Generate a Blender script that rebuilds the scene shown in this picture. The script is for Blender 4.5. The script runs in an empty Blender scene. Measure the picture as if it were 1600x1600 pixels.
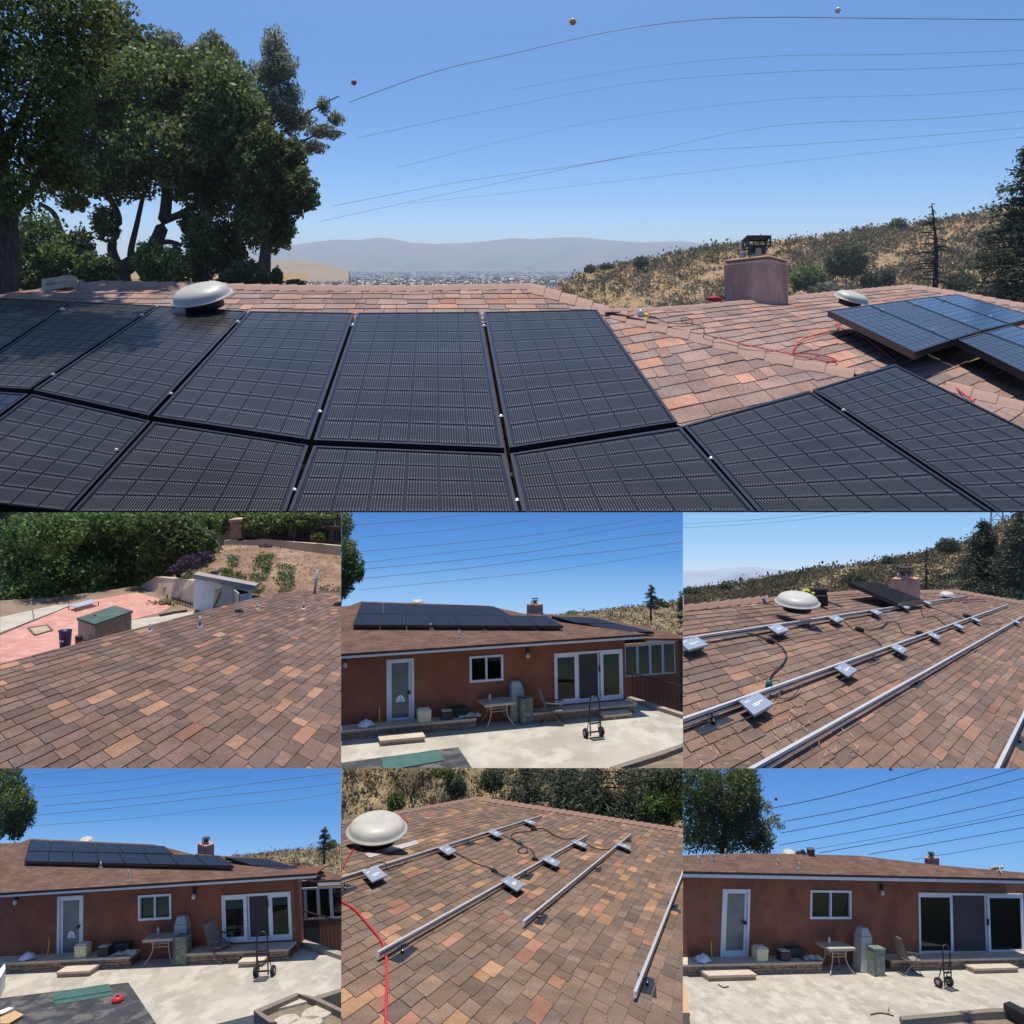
import bpy, bmesh, math, random
import numpy as np
from mathutils import Matrix, Vector
rnd = random.Random(7); rng = np.random.default_rng(7)
R_ = math.radians
scene = bpy.context.scene
# ------------------------------------------------------------------ camera
FP = 1300.0; CX, CY = 800.0, 700.0            # focal length and optical centre, in picture units of a 1600 square
PITCH = math.atan((CY - 415.0) / FP)
CAM = np.array([0.0, 0.0, 40.0])
XW = np.array([1.0, 0, 0]); FW = np.array([0, math.cos(PITCH), -math.sin(PITCH)]); UP = np.array([0, math.sin(PITCH), math.cos(PITCH)])
ZW = np.array([0, 0, 1.0])
cd = bpy.data.cameras.new('camera'); cam = bpy.data.objects.new('camera', cd); scene.collection.objects.link(cam)
cd.sensor_width = 36; cd.sensor_fit = 'HORIZONTAL'; cd.lens = 36 * FP / 1600
cd.shift_y = -(800 - CY) / 1600.0; cd.clip_start = 0.05; cd.clip_end = 30000
cam.location = CAM; cam.rotation_euler = (math.pi / 2 - PITCH, 0, 0)
scene.camera = cam
# ------------------------------------------------------------------ sky, sun, exposure
SUN_EL, SUN_AZ = 70.0, -5.0                    # degrees; azimuth from straight ahead, negative = to the left
world = bpy.data.worlds.new('World'); scene.world = world; world.use_nodes = True
wn = world.node_tree.nodes; wl = world.node_tree.links
for n in list(wn): wn.remove(n)
wo = wn.new('ShaderNodeOutputWorld'); wb = wn.new('ShaderNodeBackground'); ws = wn.new('ShaderNodeTexSky')
ws.sky_type = 'NISHITA'; ws.sun_disc = False; ws.sun_elevation = R_(SUN_EL); ws.sun_rotation = R_(SUN_AZ)
ws.air_density = 1.0; ws.dust_density = 0.3; ws.ozone_density = 2.5; ws.altitude = 300
wtc = wn.new('ShaderNodeTexCoord'); wmp = wn.new('ShaderNodeMapping'); wmp.inputs['Scale'].default_value = (1, 1, 2.6)
wl.new(wtc.outputs['Generated'], wmp.inputs['Vector']); wl.new(wmp.outputs[0], ws.inputs['Vector'])
whs = wn.new('ShaderNodeHueSaturation'); whs.inputs['Saturation'].default_value = 1.28; whs.inputs['Value'].default_value = .95; wl.new(ws.outputs[0], whs.inputs['Color']); wl.new(whs.outputs[0], wb.inputs[0]); wl.new(wb.outputs[0], wo.inputs[0]); wb.inputs[1].default_value = 0.13
sd = bpy.data.lights.new('sun', 'SUN'); sun = bpy.data.objects.new('sun', sd); scene.collection.objects.link(sun)
sd.energy = 4.2; sd.angle = R_(0.53); sd.color = (1.0, 0.955, 0.88)
SUN = np.array([math.sin(R_(SUN_AZ)) * math.cos(R_(SUN_EL)), math.cos(R_(SUN_AZ)) * math.cos(R_(SUN_EL)), math.sin(R_(SUN_EL))])
sun.rotation_euler = Vector(SUN).to_track_quat('Z', 'Y').to_euler(); sun.location = (0, 0, 80)
vs = scene.view_settings; vs.view_transform = 'Standard'; vs.look = 'None'; vs.exposure = 0.35; vs.gamma = 1.0; vs.use_curve_mapping = False
scene.cycles.use_denoising = True; scene.cycles.max_bounces = 6; scene.cycles.transparent_max_bounces = 12
scene.cycles.caustics_reflective = False; scene.cycles.caustics_refractive = False
# ------------------------------------------------------------------ geometry helpers
A3 = lambda *v: np.array(v, float)
def nrm(v): v = np.asarray(v, float); return v / np.linalg.norm(v)
def P(px, py, t): return CAM + t * (FW + XW * (px - CX) / FP - UP * (py - CY) / FP)
def vp_dir(px, py): return nrm(FW + XW * (px - CX) / FP - UP * (py - CY) / FP)
def proj(p):
    d = np.asarray(p, float) - CAM; t = d @ FW
    return np.stack([CX + FP * (d @ XW) / t, CY - FP * (d @ UP) / t, t], -1)
class Plane:
    def __init__(s, p0, n): s.p = np.asarray(p0, float); s.n = nrm(n); s.n = s.n if s.n @ (CAM - s.p) > 0 else -s.n
    def hit(s, px, py, up=0.0, uv=None):
        d = FW + XW * (px - CX) / FP - UP * (py - CY) / FP
        p0 = s.p + (UP if uv is None else uv) * up
        return CAM + d * (((p0 - CAM) @ s.n) / (d @ s.n))
COL = scene.collection
class MB:
    """collects faces; authored in world space, or in the frame T"""
    def __init__(s, T=None): s.v = []; s.f = []; s.mi = []; s.T = T; s.uv = None; s.col = []
    def pts(s, ps):
        a = np.asarray(ps, float).reshape(-1, 3)
        if s.T is not None: a = a @ s.T[:3, :3].T + s.T[:3, 3]
        b = len(s.v); s.v.extend(a.tolist()); return b
    def face(s, ps): b = s.pts(ps); s.f.append(tuple(range(b, b + len(ps)))); return s
    def prism(s, bot, top):
        n = len(bot); b = s.pts(list(bot) + list(top))
        s.f.append(tuple(b + i for i in range(n))[::-1]); s.f.append(tuple(b + n + i for i in range(n)))
        for i in range(n): j = (i + 1) % n; s.f.append((b + i, b + j, b + n + j, b + n + i))
        return s
    def box(s, lo, hi): 
        x0, y0, z0 = lo; x1, y1, z1 = hi
        return s.prism([(x0, y0, z0), (x1, y0, z0), (x1, y1, z0), (x0, y1, z0)], [(x0, y0, z1), (x1, y0, z1), (x1, y1, z1), (x0, y1, z1)])
    def obox(s, c, ax, ay, az):
        c, ax, ay, az = map(lambda q: np.asarray(q, float), (c, ax, ay, az))
        q = [c - ax - ay, c + ax - ay, c + ax + ay, c - ax + ay]
        return s.prism([p - az for p in q], [p + az for p in q])
    def bar(s, a, b, w, h, up=None):
        a, b = np.asarray(a, float), np.asarray(b, float); up = ZW if up is None else up
        d = nrm(b - a); sd_ = np.cross(d, up); sd_ = nrm(sd_) if np.linalg.norm(sd_) > 1e-6 else XW; u = np.cross(sd_, d)
        return s.obox((a + b) / 2, (b - a) / 2, sd_ * w / 2, u * h / 2)
    def tube(s, ps, r, n=8, caps=True):
        ps = np.asarray(ps, float); rr = np.broadcast_to(np.asarray(r, float), (len(ps),)); up = A3(.13, .21, .97); base = []
        for i, p in enumerate(ps):
            d = nrm(ps[min(i + 1, len(ps) - 1)] - ps[max(i - 1, 0)]); a = nrm(np.cross(d, up)) if abs(d @ nrm(up)) < .99 else nrm(np.cross(d, XW)); c = np.cross(d, a)
            base.append(s.pts([p + rr[i] * (math.cos(2 * math.pi * k / n) * a + math.sin(2 * math.pi * k / n) * c) for k in range(n)]))
        for i in range(len(ps) - 1):
            for k in range(n): j = (k + 1) % n; s.f.append((base[i] + k, base[i] + j, base[i + 1] + j, base[i + 1] + k))
        if caps: s.f.append(tuple(base[0] + k for k in range(n))[::-1]); s.f.append(tuple(base[-1] + k for k in range(n)))
        return s
    def lathe(s, c, ax, prof, n=32, e1=None, e2=None):
        ax = nrm(ax); a = nrm(np.cross(ax, A3(.3, .9, .1))) if e1 is None else e1; b_ = np.cross(ax, a) if e2 is None else e2; c = np.asarray(c, float); bs = []
        for r, z in prof: bs.append(s.pts([c + ax * z + r * (math.cos(2 * math.pi * k / n) * a + math.sin(2 * math.pi * k / n) * b_) for k in range(n)]))
        for i in range(len(prof) - 1):
            for k in range(n): j = (k + 1) % n; s.f.append((bs[i] + k, bs[i] + j, bs[i + 1] + j, bs[i + 1] + k))
        s.f.append(tuple(bs[0] + k for k in range(n))[::-1]); s.f.append(tuple(bs[-1] + k for k in range(n))); return s
    def grid(s, pts):                              # pts[i][j]
        pts = np.asarray(pts, float); m, n = pts.shape[:2]; b = s.pts(pts.reshape(-1, 3))
        for i in range(m - 1):
            for j in range(n - 1): s.f.append((b + i * n + j, b + i * n + j + 1, b + (i + 1) * n + j + 1, b + (i + 1) * n + j))
        return s
def raw_mesh(name, v, f, mats, smooth=False, cols=None, uvs=None, fmat=None):
    me = bpy.data.meshes.new(name); v = np.asarray(v, np.float32).reshape(-1, 3)
    ln = np.array([len(q) for q in f], np.int32); li = np.fromiter((i for q in f for i in q), np.int32, int(ln.sum()))
    me.vertices.add(len(v)); me.vertices.foreach_set('co', v.ravel()); me.loops.add(len(li)); me.loops.foreach_set('vertex_index', li)
    me.polygons.add(len(ln)); me.polygons.foreach_set('loop_start', np.concatenate([[0], np.cumsum(ln)[:-1]]).astype(np.int32)); me.polygons.foreach_set('loop_total', ln)
    for m in (mats if isinstance(mats, (list, tuple)) else [mats]): me.materials.append(m)
    if fmat is not None: me.polygons.foreach_set('material_index', np.asarray(fmat, np.int32))
    me.update(calc_edges=True); me.validate()
    me.polygons.foreach_set('use_smooth', np.full(len(ln), bool(smooth)))
    if cols is not None:                          # per face colour
        ca = me.color_attributes.new('Col', 'FLOAT_COLOR', 'CORNER'); c = np.repeat(np.asarray(cols, np.float32), ln, axis=0)
        ca.data.foreach_set('color', np.c_[c, np.ones(len(c), np.float32)].ravel())
    if uvs is not None: ul = me.uv_layers.new(name='UVMap'); ul.data.foreach_set('uv', np.asarray(uvs, np.float32).ravel())
    return me
def props(o, label=None, cat=None, group=None, kind=None):
    if label: o['label'] = label
    if cat: o['category'] = cat
    if group: o['group'] = group
    if kind: o['kind'] = kind
    return o
def thing(name, base, label, cat, group=None, rot=None):
    o = bpy.data.objects.new(name, None); COL.objects.link(o); o.location = base; o.empty_display_size = .2
    o['_b'] = [float(q) for q in base]; return props(o, label, cat, group)
def origin_of(o):
    p = np.zeros(3)
    while o is not None: p = p + np.array(o.location); o = o.parent
    return p
def obj(name, mb, mat, parent=None, label=None, cat=None, group=None, kind=None, smooth=False, bevel=0, base=None, cols=None, uvs=None, fmat=None):
    v = np.asarray(mb.v, float).reshape(-1, 3)
    if base is None: base = A3(*((v.min(0) + v.max(0)) / 2)[:2], v[:, 2].min())
    loc = base if parent is None else base - origin_of(parent)
    me = raw_mesh(name, v - base, mb.f, mat, smooth, cols, uvs, fmat if fmat is not None else (mb.mi or None))
    o = bpy.data.objects.new(name, me); COL.objects.link(o); o.parent = parent; o.location = loc
    if bevel:
        m = o.modifiers.new('bevel', 'BEVEL'); m.width = bevel; m.segments = 2; m.limit_method = 'ANGLE'
    return props(o, label, cat, group, kind)
# ------------------------------------------------------------------ material helpers
MATS = {}
def L(c):                                          # sRGB 0..255 -> linear
    c = np.asarray(c, float) / 255; return tuple(np.where(c <= .04045, c / 12.92, ((c + .055) / 1.055) ** 2.4).tolist())
def mat(name, c1, c2=None, rough=.8, scale=8.0, detail=4, bump=0.0, metal=0.0, spec=.3, c3=None, scale2=1.0, stretch=(1, 1, 1), lo=.35, hi=.65, bscale=None):
    if name in MATS: return MATS[name]
    m = bpy.data.materials.new(name); m.use_nodes = True; N = m.node_tree.nodes; K = m.node_tree.links; b = N['Principled BSDF']
    b.inputs['Roughness'].default_value = rough; b.inputs['Metallic'].default_value = metal; b.inputs['Specular IOR Level'].default_value = spec
    if c2 is None and not bump: b.inputs['Base Color'].default_value = (*c1, 1)
    else:
        g = N.new('ShaderNodeNewGeometry'); mp = N.new('ShaderNodeMapping'); mp.inputs['Scale'].default_value = stretch; K.new(g.outputs['Position'], mp.inputs[0])
        def nz(sc, dt): q = N.new('ShaderNodeTexNoise'); q.inputs['Scale'].default_value = sc; q.inputs['Detail'].default_value = dt; q.inputs['Roughness'].default_value = .65; K.new(mp.outputs[0], q.inputs['Vector']); return q
        def mixc(fac, a_, b_):
            q = N.new('ShaderNodeMix'); q.data_type = 'RGBA'; K.new(fac, q.inputs[0])
            for i, w in ((6, a_), (7, b_)):
                if isinstance(w, tuple): q.inputs[i].default_value = (*w, 1)
                else: K.new(w, q.inputs[i])
            return q.outputs[2]
        def ramp(src, lo_, hi_): q = N.new('ShaderNodeMapRange'); q.inputs[1].default_value = lo_; q.inputs[2].default_value = hi_; q.interpolation_type = 'SMOOTHSTEP'; K.new(src, q.inputs[0]); return q.outputs[0]
        n1 = nz(scale, detail); out = mixc(ramp(n1.outputs[0], lo, hi), tuple(c1), tuple(c2 or c1))
        if c3: out = mixc(ramp(nz(scale2, 5).outputs[0], .45, .62), out, tuple(c3))
        K.new(out, b.inputs['Base Color'])
        if bump:
            bn = nz(bscale or scale * 4, 4); bp = N.new('ShaderNodeBump'); bp.inputs['Strength'].default_value = bump; bp.inputs['Distance'].default_value = .02; K.new(bn.outputs[0], bp.inputs['Height']); K.new(bp.outputs[0], b.inputs['Normal'])
    MATS[name] = m; return m
def leaf_mat(name, trans=.35, rough=.55, src='Col'):
    if name in MATS: return MATS[name]
    m = bpy.data.materials.new(name); m.use_nodes = True; N = m.node_tree.nodes; K = m.node_tree.links; b = N['Principled BSDF']; b.inputs['Roughness'].default_value = rough; b.inputs['Specular IOR Level'].default_value = .35
    a = N.new('ShaderNodeAttribute'); a.attribute_name = src; K.new(a.outputs[0], b.inputs['Base Color'])
    t = N.new('ShaderNodeBsdfTranslucent'); K.new(a.outputs[0], t.inputs[0]); mx = N.new('ShaderNodeMixShader'); mx.inputs[0].default_value = trans
    K.new(b.outputs[0], mx.inputs[1]); K.new(t.outputs[0], mx.inputs[2]); K.new(mx.outputs[0], N['Material Output'].inputs[0]); MATS[name] = m; return m
def shingle_mat(name, part, gscale):
    m = bpy.data.materials.new(name); m.use_nodes = True; N = m.node_tree.nodes; K = m.node_tree.links; b = N['Principled BSDF']; b.inputs['Roughness'].default_value = .92; b.inputs['Specular IOR Level'].default_value = .12
    if part: a = N.new('ShaderNodeObjectInfo'); ca = a.outputs['Color']
    else: a = N.new('ShaderNodeAttribute'); a.attribute_name = 'Col'; ca = a.outputs[0]
    g = N.new('ShaderNodeNewGeometry'); n1 = N.new('ShaderNodeTexNoise'); n1.inputs['Scale'].default_value = gscale; n1.inputs['Detail'].default_value = 3; n1.inputs['Roughness'].default_value = .8
    n2 = N.new('ShaderNodeTexNoise'); n2.inputs['Scale'].default_value = gscale * .035; n2.inputs['Detail'].default_value = 5
    for q in (n1, n2): K.new(g.outputs['Position'], q.inputs['Vector'])
    r1 = N.new('ShaderNodeMapRange'); r1.inputs[1].default_value = .3; r1.inputs[2].default_value = .7; r1.inputs[3].default_value = .5; r1.inputs[4].default_value = 1.5; K.new(n1.outputs[0], r1.inputs[0])
    r2 = N.new('ShaderNodeMapRange'); r2.inputs[1].default_value = .3; r2.inputs[2].default_value = .7; r2.inputs[3].default_value = .8; r2.inputs[4].default_value = 1.18; K.new(n2.outputs[0], r2.inputs[0])
    mu = N.new('ShaderNodeMath'); mu.operation = 'MULTIPLY'; K.new(r1.outputs[0], mu.inputs[0]); K.new(r2.outputs[0], mu.inputs[1])
    v = N.new('ShaderNodeVectorMath'); v.operation = 'SCALE'; K.new(ca, v.inputs[0]); K.new(mu.outputs[0], v.inputs['Scale']); K.new(v.outputs[0], b.inputs['Base Color'])
    bp = N.new('ShaderNodeBump'); bp.inputs['Strength'].default_value = .5; bp.inputs['Distance'].default_value = .3 / gscale; K.new(n1.outputs[0], bp.inputs['Height']); K.new(bp.outputs[0], b.inputs['Normal'])
    return m
M_black = mat('black_metal', (.012, .012, .013), rough=.35, spec=.5)
M_dark = mat('dark_plastic', (.02, .02, .022), rough=.5)
M_alu = mat('aluminium', (.62, .62, .63), (.5, .5, .51), rough=.32, metal=.85, scale=40)
M_white = mat('white_paint', (.74, .74, .74), (.62, .61, .58), rough=.5, scale=3, lo=.4, hi=.8)
M_red = mat('red_cable', (.55, .04, .05), rough=.5)
M_vent = mat('vent_paint', (.50, .48, .42), (.42, .40, .35), rough=.45, scale=3, spec=.4)
M_bark = mat('bark', (.05, .038, .028), (.10, .08, .06), rough=.95, scale=6, bump=.8, stretch=(3, 3, .5))
M_leaf = leaf_mat('leaves', .42)
M_scrub = leaf_mat('scrub', .4, .8)
M_stuc = mat('chimney_stucco', (.54, .30, .23), (.64, .39, .30), rough=.9, scale=9, bump=.4, c3=(.44, .235, .18), scale2=2.2, stretch=(2, 2, .5))
# ------------------------------------------------------------------ plants
def leaves(cent, rad, n, size, cols, rng_, keep=None, shell=.45, droop=0.0, aspect=.55, upb=.3):
    """n leaf faces spread through ellipsoids cent[i], rad[i] (world space); returns verts, faces, colours"""
    cent = np.asarray(cent, float); rad = np.asarray(rad, float); w = rad.prod(1) ** (2 / 3.); w /= w.sum()
    k = rng_.choice(len(cent), n, p=w); d = rng_.normal(size=(n, 3)); d /= np.linalg.norm(d, axis=1)[:, None]
    rr = (shell + (1 - shell) * rng_.random(n) ** .7)[:, None]; lump = 1 + .22 * np.sin(d[:, :1] * 7 + k[:, None]) * np.cos(d[:, 2:] * 6 + 2 * k[:, None])
    p = cent[k] + d * rr * rad[k] * lump
    if keep is not None: q = proj(p); m = keep(q[:, 0], q[:, 1]); p = p[m]; k = k[m]; d = d[m]; rr = rr[m]
    n = len(p); a = rng_.normal(size=(n, 3)); a[:, 2] -= droop; a /= np.linalg.norm(a, axis=1)[:, None]
    nn = rng_.normal(size=(n, 3)) + d * .8 + A3(0, 0, upb); b = np.cross(nn, a); b /= np.linalg.norm(b, axis=1)[:, None]
    s = (size * (.55 + .9 * rng_.random(n)))[:, None]
    v = np.stack([p - a * s, p + b * s * aspect, p + a * s, p - b * s * aspect], 1).reshape(-1, 3)
    f = np.arange(4 * n).reshape(n, 4); c = np.asarray(cols, float)[rng_.integers(0, len(cols), n)] * (.7 + .6 * rng_.random(n))[:, None]
    clump = (.75 + .5 * rng_.random(len(cent)))[k][:, None]
    return v, f.tolist(), c * clump
def leaf_obj(name, data, parent=None, mat_=None, **kw):
    mb = MB(); mb.v = data[0]; mb.f = data[1]
    return obj(name, mb, mat_ or M_leaf, parent, cols=data[2], base=data[0].mean(0) if parent is None else None, **kw)
OAK = [(.095, .13, .032), (.125, .165, .042), (.07, .10, .028), (.19, .235, .065), (.105, .13, .045)]
OLIVE = [(.11, .13, .065), (.085, .11, .05), (.14, .155, .085), (.07, .09, .045)]
BRIGHT = [(.13, .20, .05), (.09, .15, .04), (.18, .25, .065), (.06, .11, .03)]
CONIF = [(.06, .08, .05), (.08, .10, .06), (.045, .065, .04), (.10, .115, .07)]
PALE = [(.22, .24, .15), (.18, .21, .13), (.27, .28, .19)]
def blobs(lst, t, jit=0.0, dep=1.0):               # picture ellipses (x, y, rx, ry[, dt]) at distance t
    c, r = [], []
    for q in lst:
        x, y, rx, ry = q[:4]; tt = t + (q[4] if len(q) > 4 else rnd.uniform(-jit, jit)); k = tt / FP
        c.append(P(x, y, tt)); r.append((rx * k, dep * .5 * (rx + ry) * k, ry * k))
    return c, r
def limb(mb, pts, t, r0, r1, n=9):
    pts = [P(p[0], p[1], t + (p[2] if len(p) > 2 else 0)) for p in pts]
    mb.tube(spline(pts, 5), np.linspace(r0, r1, (len(pts) - 1) * 5 + 1) * t / FP, n)
def spline(ps, k=6):
    ps = [np.asarray(p, float) for p in ps]; out = []
    for i in range(len(ps) - 1):
        a, b, c, d = ps[max(i - 1, 0)], ps[i], ps[i + 1], ps[min(i + 2, len(ps) - 1)]
        for j in range(k): t = j / k; out.append(.5 * ((2 * b) + (c - a) * t + (2 * a - 5 * b + 4 * c - d) * t * t + (3 * b - a - 3 * c + d) * t ** 3))
    out.append(ps[-1]); return out
def tree(name, label, t, crown, limbs, n, lpx, cols, keep=None, group=None, jit=1.5, shell=.35, cat='tree', matb=None, dep=1.0, droop=0.):
    base = P(*limbs[0][0][0][:2], t) if limbs else P(crown[0][0], crown[0][1] + crown[0][3], t)
    r = thing(name, base, label, cat, group)
    c, rad = blobs(crown, t, jit, dep)
    if limbs:
        mb = MB()
        for pts, a, b in limbs: limb(mb, pts, t, a, b)
        obj('trunk', mb, matb or M_bark, r, smooth=True)
    d = leaves(c, rad, int(n * 1.9), lpx * .62 * t / FP, cols, rng, keep, shell, droop); leaf_obj('crown', d, r); return r
def panel_keep(x0, y0, x1, y1): return lambda px, py: (px > x0) & (px < x1) & (py > y0) & (py < y1)
def bush(name, label, t, crown, n, lpx, cols, keep=None, group=None, cat='bush', **kw): return tree(name, label, t, crown, [([(crown[0][0], crown[0][1] + crown[0][3] * .95), (crown[0][0] + 1, crown[0][1])], 2, 1)], n, lpx, cols, keep, group, cat=cat, **kw)
def conifer(name, label, t, base, top, wid, n, cols, keep=None, needles=True, group=None, lean=0, seed=1, lpx=4, first=.1, droopy=.5, cat='tree', trunk=5):
    q = np.random.default_rng(seed); b = P(*base, t); a = P(*top, t); r = thing(name, b, label, cat, group); k = t / FP; H = np.linalg.norm(a - b)
    tr = MB(); tr.tube(spline([b, b + (a - b) * .5 + XW * lean * k, a], 6), np.linspace(trunk, .7, 13) * k, 8)
    br = MB(); V = []; C = []
    for i in range(n):
        h = first + (1 - first) * (i + q.random()) / n; ln = wid * k * (1 - h) ** .75 * q.uniform(.55, 1.1) + 3 * k; az = q.uniform(0, 2 * math.pi)
        d = XW * math.cos(az) + nrm(np.cross(ZW, XW)) * math.sin(az) * .9; p0 = b + (a - b) * h
        ps = [p0 + d * ln * s + ZW * ln * (.22 * s - droopy * s * s + .12 * s ** 3) for s in np.linspace(0, 1, 6)]
        if keep is not None:
            pr = proj(np.array(ps)); ok = keep(pr[:, 0], pr[:, 1])
            if not ok.all(): ps = [p for p, o_ in zip(ps, ok) if o_]
            if len(ps) < 2: continue
        br.tube(ps, np.linspace(1.6, .5, len(ps)) * k * (1 if needles else .75), 5)
        if not needles:
            for s_ in range(2, len(ps)):
                if q.random() < .7: e = ps[s_] + (q.normal(size=3) * A3(1, 1, .6) - ZW * .5) * ln * .16; br.tube([ps[s_], e], [.6 * k, .3 * k], 4)
        else:
            for _ in range(int(26 * ln / (wid * k) + 8)):
                s_ = q.uniform(.12, 1.02) ** .8; j = min(int(s_ * (len(ps) - 1)), len(ps) - 2); V.append(ps[j] + (ps[j + 1] - ps[j]) * q.random() + q.normal(size=3) * A3(.13, .13, .05) * ln - ZW * abs(q.normal()) * .07 * ln); C.append(cols[q.integers(len(cols))])
    obj('trunk', tr, M_bark, r, smooth=True); obj('branches', br, M_bark, r)
    if needles:
        V = np.array(V); C = np.array(C)
        if keep is not None: pr = proj(V); m = keep(pr[:, 0], pr[:, 1]); V = V[m]; C = C[m]
        m_ = len(V); V = np.repeat(V, 4, 0) + q.normal(size=(4 * m_, 3)) * lpx * k; C = np.repeat(C, 4, 0) * (.6 + .8 * q.random((4 * m_, 1)))
        if keep is not None: pr = proj(V); m = keep(pr[:, 0], pr[:, 1]); V = V[m]; C = C[m]
        d = q.normal(size=V.shape) * A3(1, 1, .5) - A3(0, 0, .5); d /= np.linalg.norm(d, axis=1)[:, None]; e = np.cross(d, q.normal(size=V.shape)); e /= np.linalg.norm(e, axis=1)[:, None]; s = lpx * k
        v = np.stack([V - d * s, V + e * s * .3, V + d * s, V - e * s * .3], 1).reshape(-1, 3); leaf_obj('crown', (v, np.arange(len(v)).reshape(-1, 4).tolist(), C), r)
    return r
# ------------------------------------------------------------------ terrain with scrub
def interp(prof, x): xs = [p[0] for p in prof]; return np.interp(x, xs, [p[1] for p in prof])
def hill(name, x0, x1, ridge, base_y, t0, t1, mat_, nx=70, ny=26, rough=2.0, seed=3, back=4):
    """sheet from its foot (picture line base_y, distance t0) up to the ridge line (distance t1), then falling away behind"""
    q = np.random.default_rng(seed); g = []; ph = q.uniform(0, 6, 8); by = base_y if callable(base_y) else (lambda x: base_y)
    for j in range(ny + 1 + back):
        v = min(j / ny, 1); row = []
        for i in range(nx + 1):
            x = x0 + (x1 - x0) * i / nx; ry = interp(ridge, x); t = t0 + (t1 - t0) * v; y = by(x) + (ry - by(x)) * (1 - (1 - v) ** 1.25)
            wob = math.sin(x * .031 + v * 7 + ph[0]) + math.sin(x * .071 - v * 13 + ph[1]) * .6 + math.sin(x * .15 + v * 21 + ph[2]) * .35
            p = P(x, y + (wob * rough * (1 - v ** 3) if j < ny else 0), t * (1 + .012 * wob * (1 - v)))
            if j > ny: p = P(x, ry, t1) + (j - ny) * (FW * t1 * .05 - ZW * t1 * .03)
            row.append(p)
        g.append(row)
    o = obj(name, MB().grid(g), mat_, smooth=True, kind='structure'); return np.array(g)[:ny + 1]
def scrub(name, g, n, lpx, cols, label, cat='scrub', keep=None, k=9, seed=5, tall=.8, dens=None, mat_=None):
    q = np.random.default_rng(seed); m, w = g.shape[:2]; u = q.random(n) * (m - 1.01); s = q.random(n) * (w - 1.01)
    i, j = u.astype(int), s.astype(int); a, b = (u - i)[:, None], (s - j)[:, None]
    p = g[i, j] * (1 - a) * (1 - b) + g[i + 1, j] * a * (1 - b) + g[i, j + 1] * (1 - a) * b + g[i + 1, j + 1] * a * b
    pr = proj(p); ok = np.ones(n, bool) if keep is None else keep(pr[:, 0], pr[:, 1])
    if dens is not None: ok &= q.random(n) < dens(pr[:, 0], pr[:, 1])
    p = p[ok]; sc = (pr[ok, 2] / FP * lpx * np.minimum(q.lognormal(0, .35, ok.sum()), 1.7))[:, None]; n = len(p); cb = np.asarray(cols)[q.integers(0, len(cols), n)] * (.75 + .5 * q.random((n, 1)))
    c = np.repeat(p, k, 0); S = np.repeat(sc, k, 0); d = q.normal(size=(n * k, 3)); d[:, 2] = np.abs(d[:, 2]) * tall; c = c + d * S * .38
    a = q.normal(size=c.shape); a[:, 2] = abs(a[:, 2]) + .4; a /= np.linalg.norm(a, axis=1)[:, None]; e = np.cross(a, q.normal(size=c.shape)); e /= np.linalg.norm(e, axis=1)[:, None]; z = S * (.10 + .14 * q.random((n * k, 1)))
    v = np.stack([c - a * z, c + e * z * .7, c + a * z, c - e * z * .7], 1).reshape(-1, 3)
    C = np.repeat(cb, k, 0) * (.7 + .6 * q.random((n * k, 1)))
    if keep is not None:
        pr = proj(v); kk = keep(pr[:, 0], pr[:, 1]).reshape(-1, 4).all(1); v = v.reshape(-1, 4, 3)[kk].reshape(-1, 3); C = C[kk]
    return leaf_obj(name, (v, np.arange(len(v)).reshape(-1, 4).tolist(), C), None, mat_ or M_scrub, label=label, cat=cat, kind='stuff')
STRAW = [(.34, .25, .13), (.28, .21, .12), (.38, .29, .16), (.22, .18, .11)]
SAGE = [(.15, .13, .08), (.12, .115, .07), (.18, .15, .09), (.10, .10, .055), (.21, .17, .10)]
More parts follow.
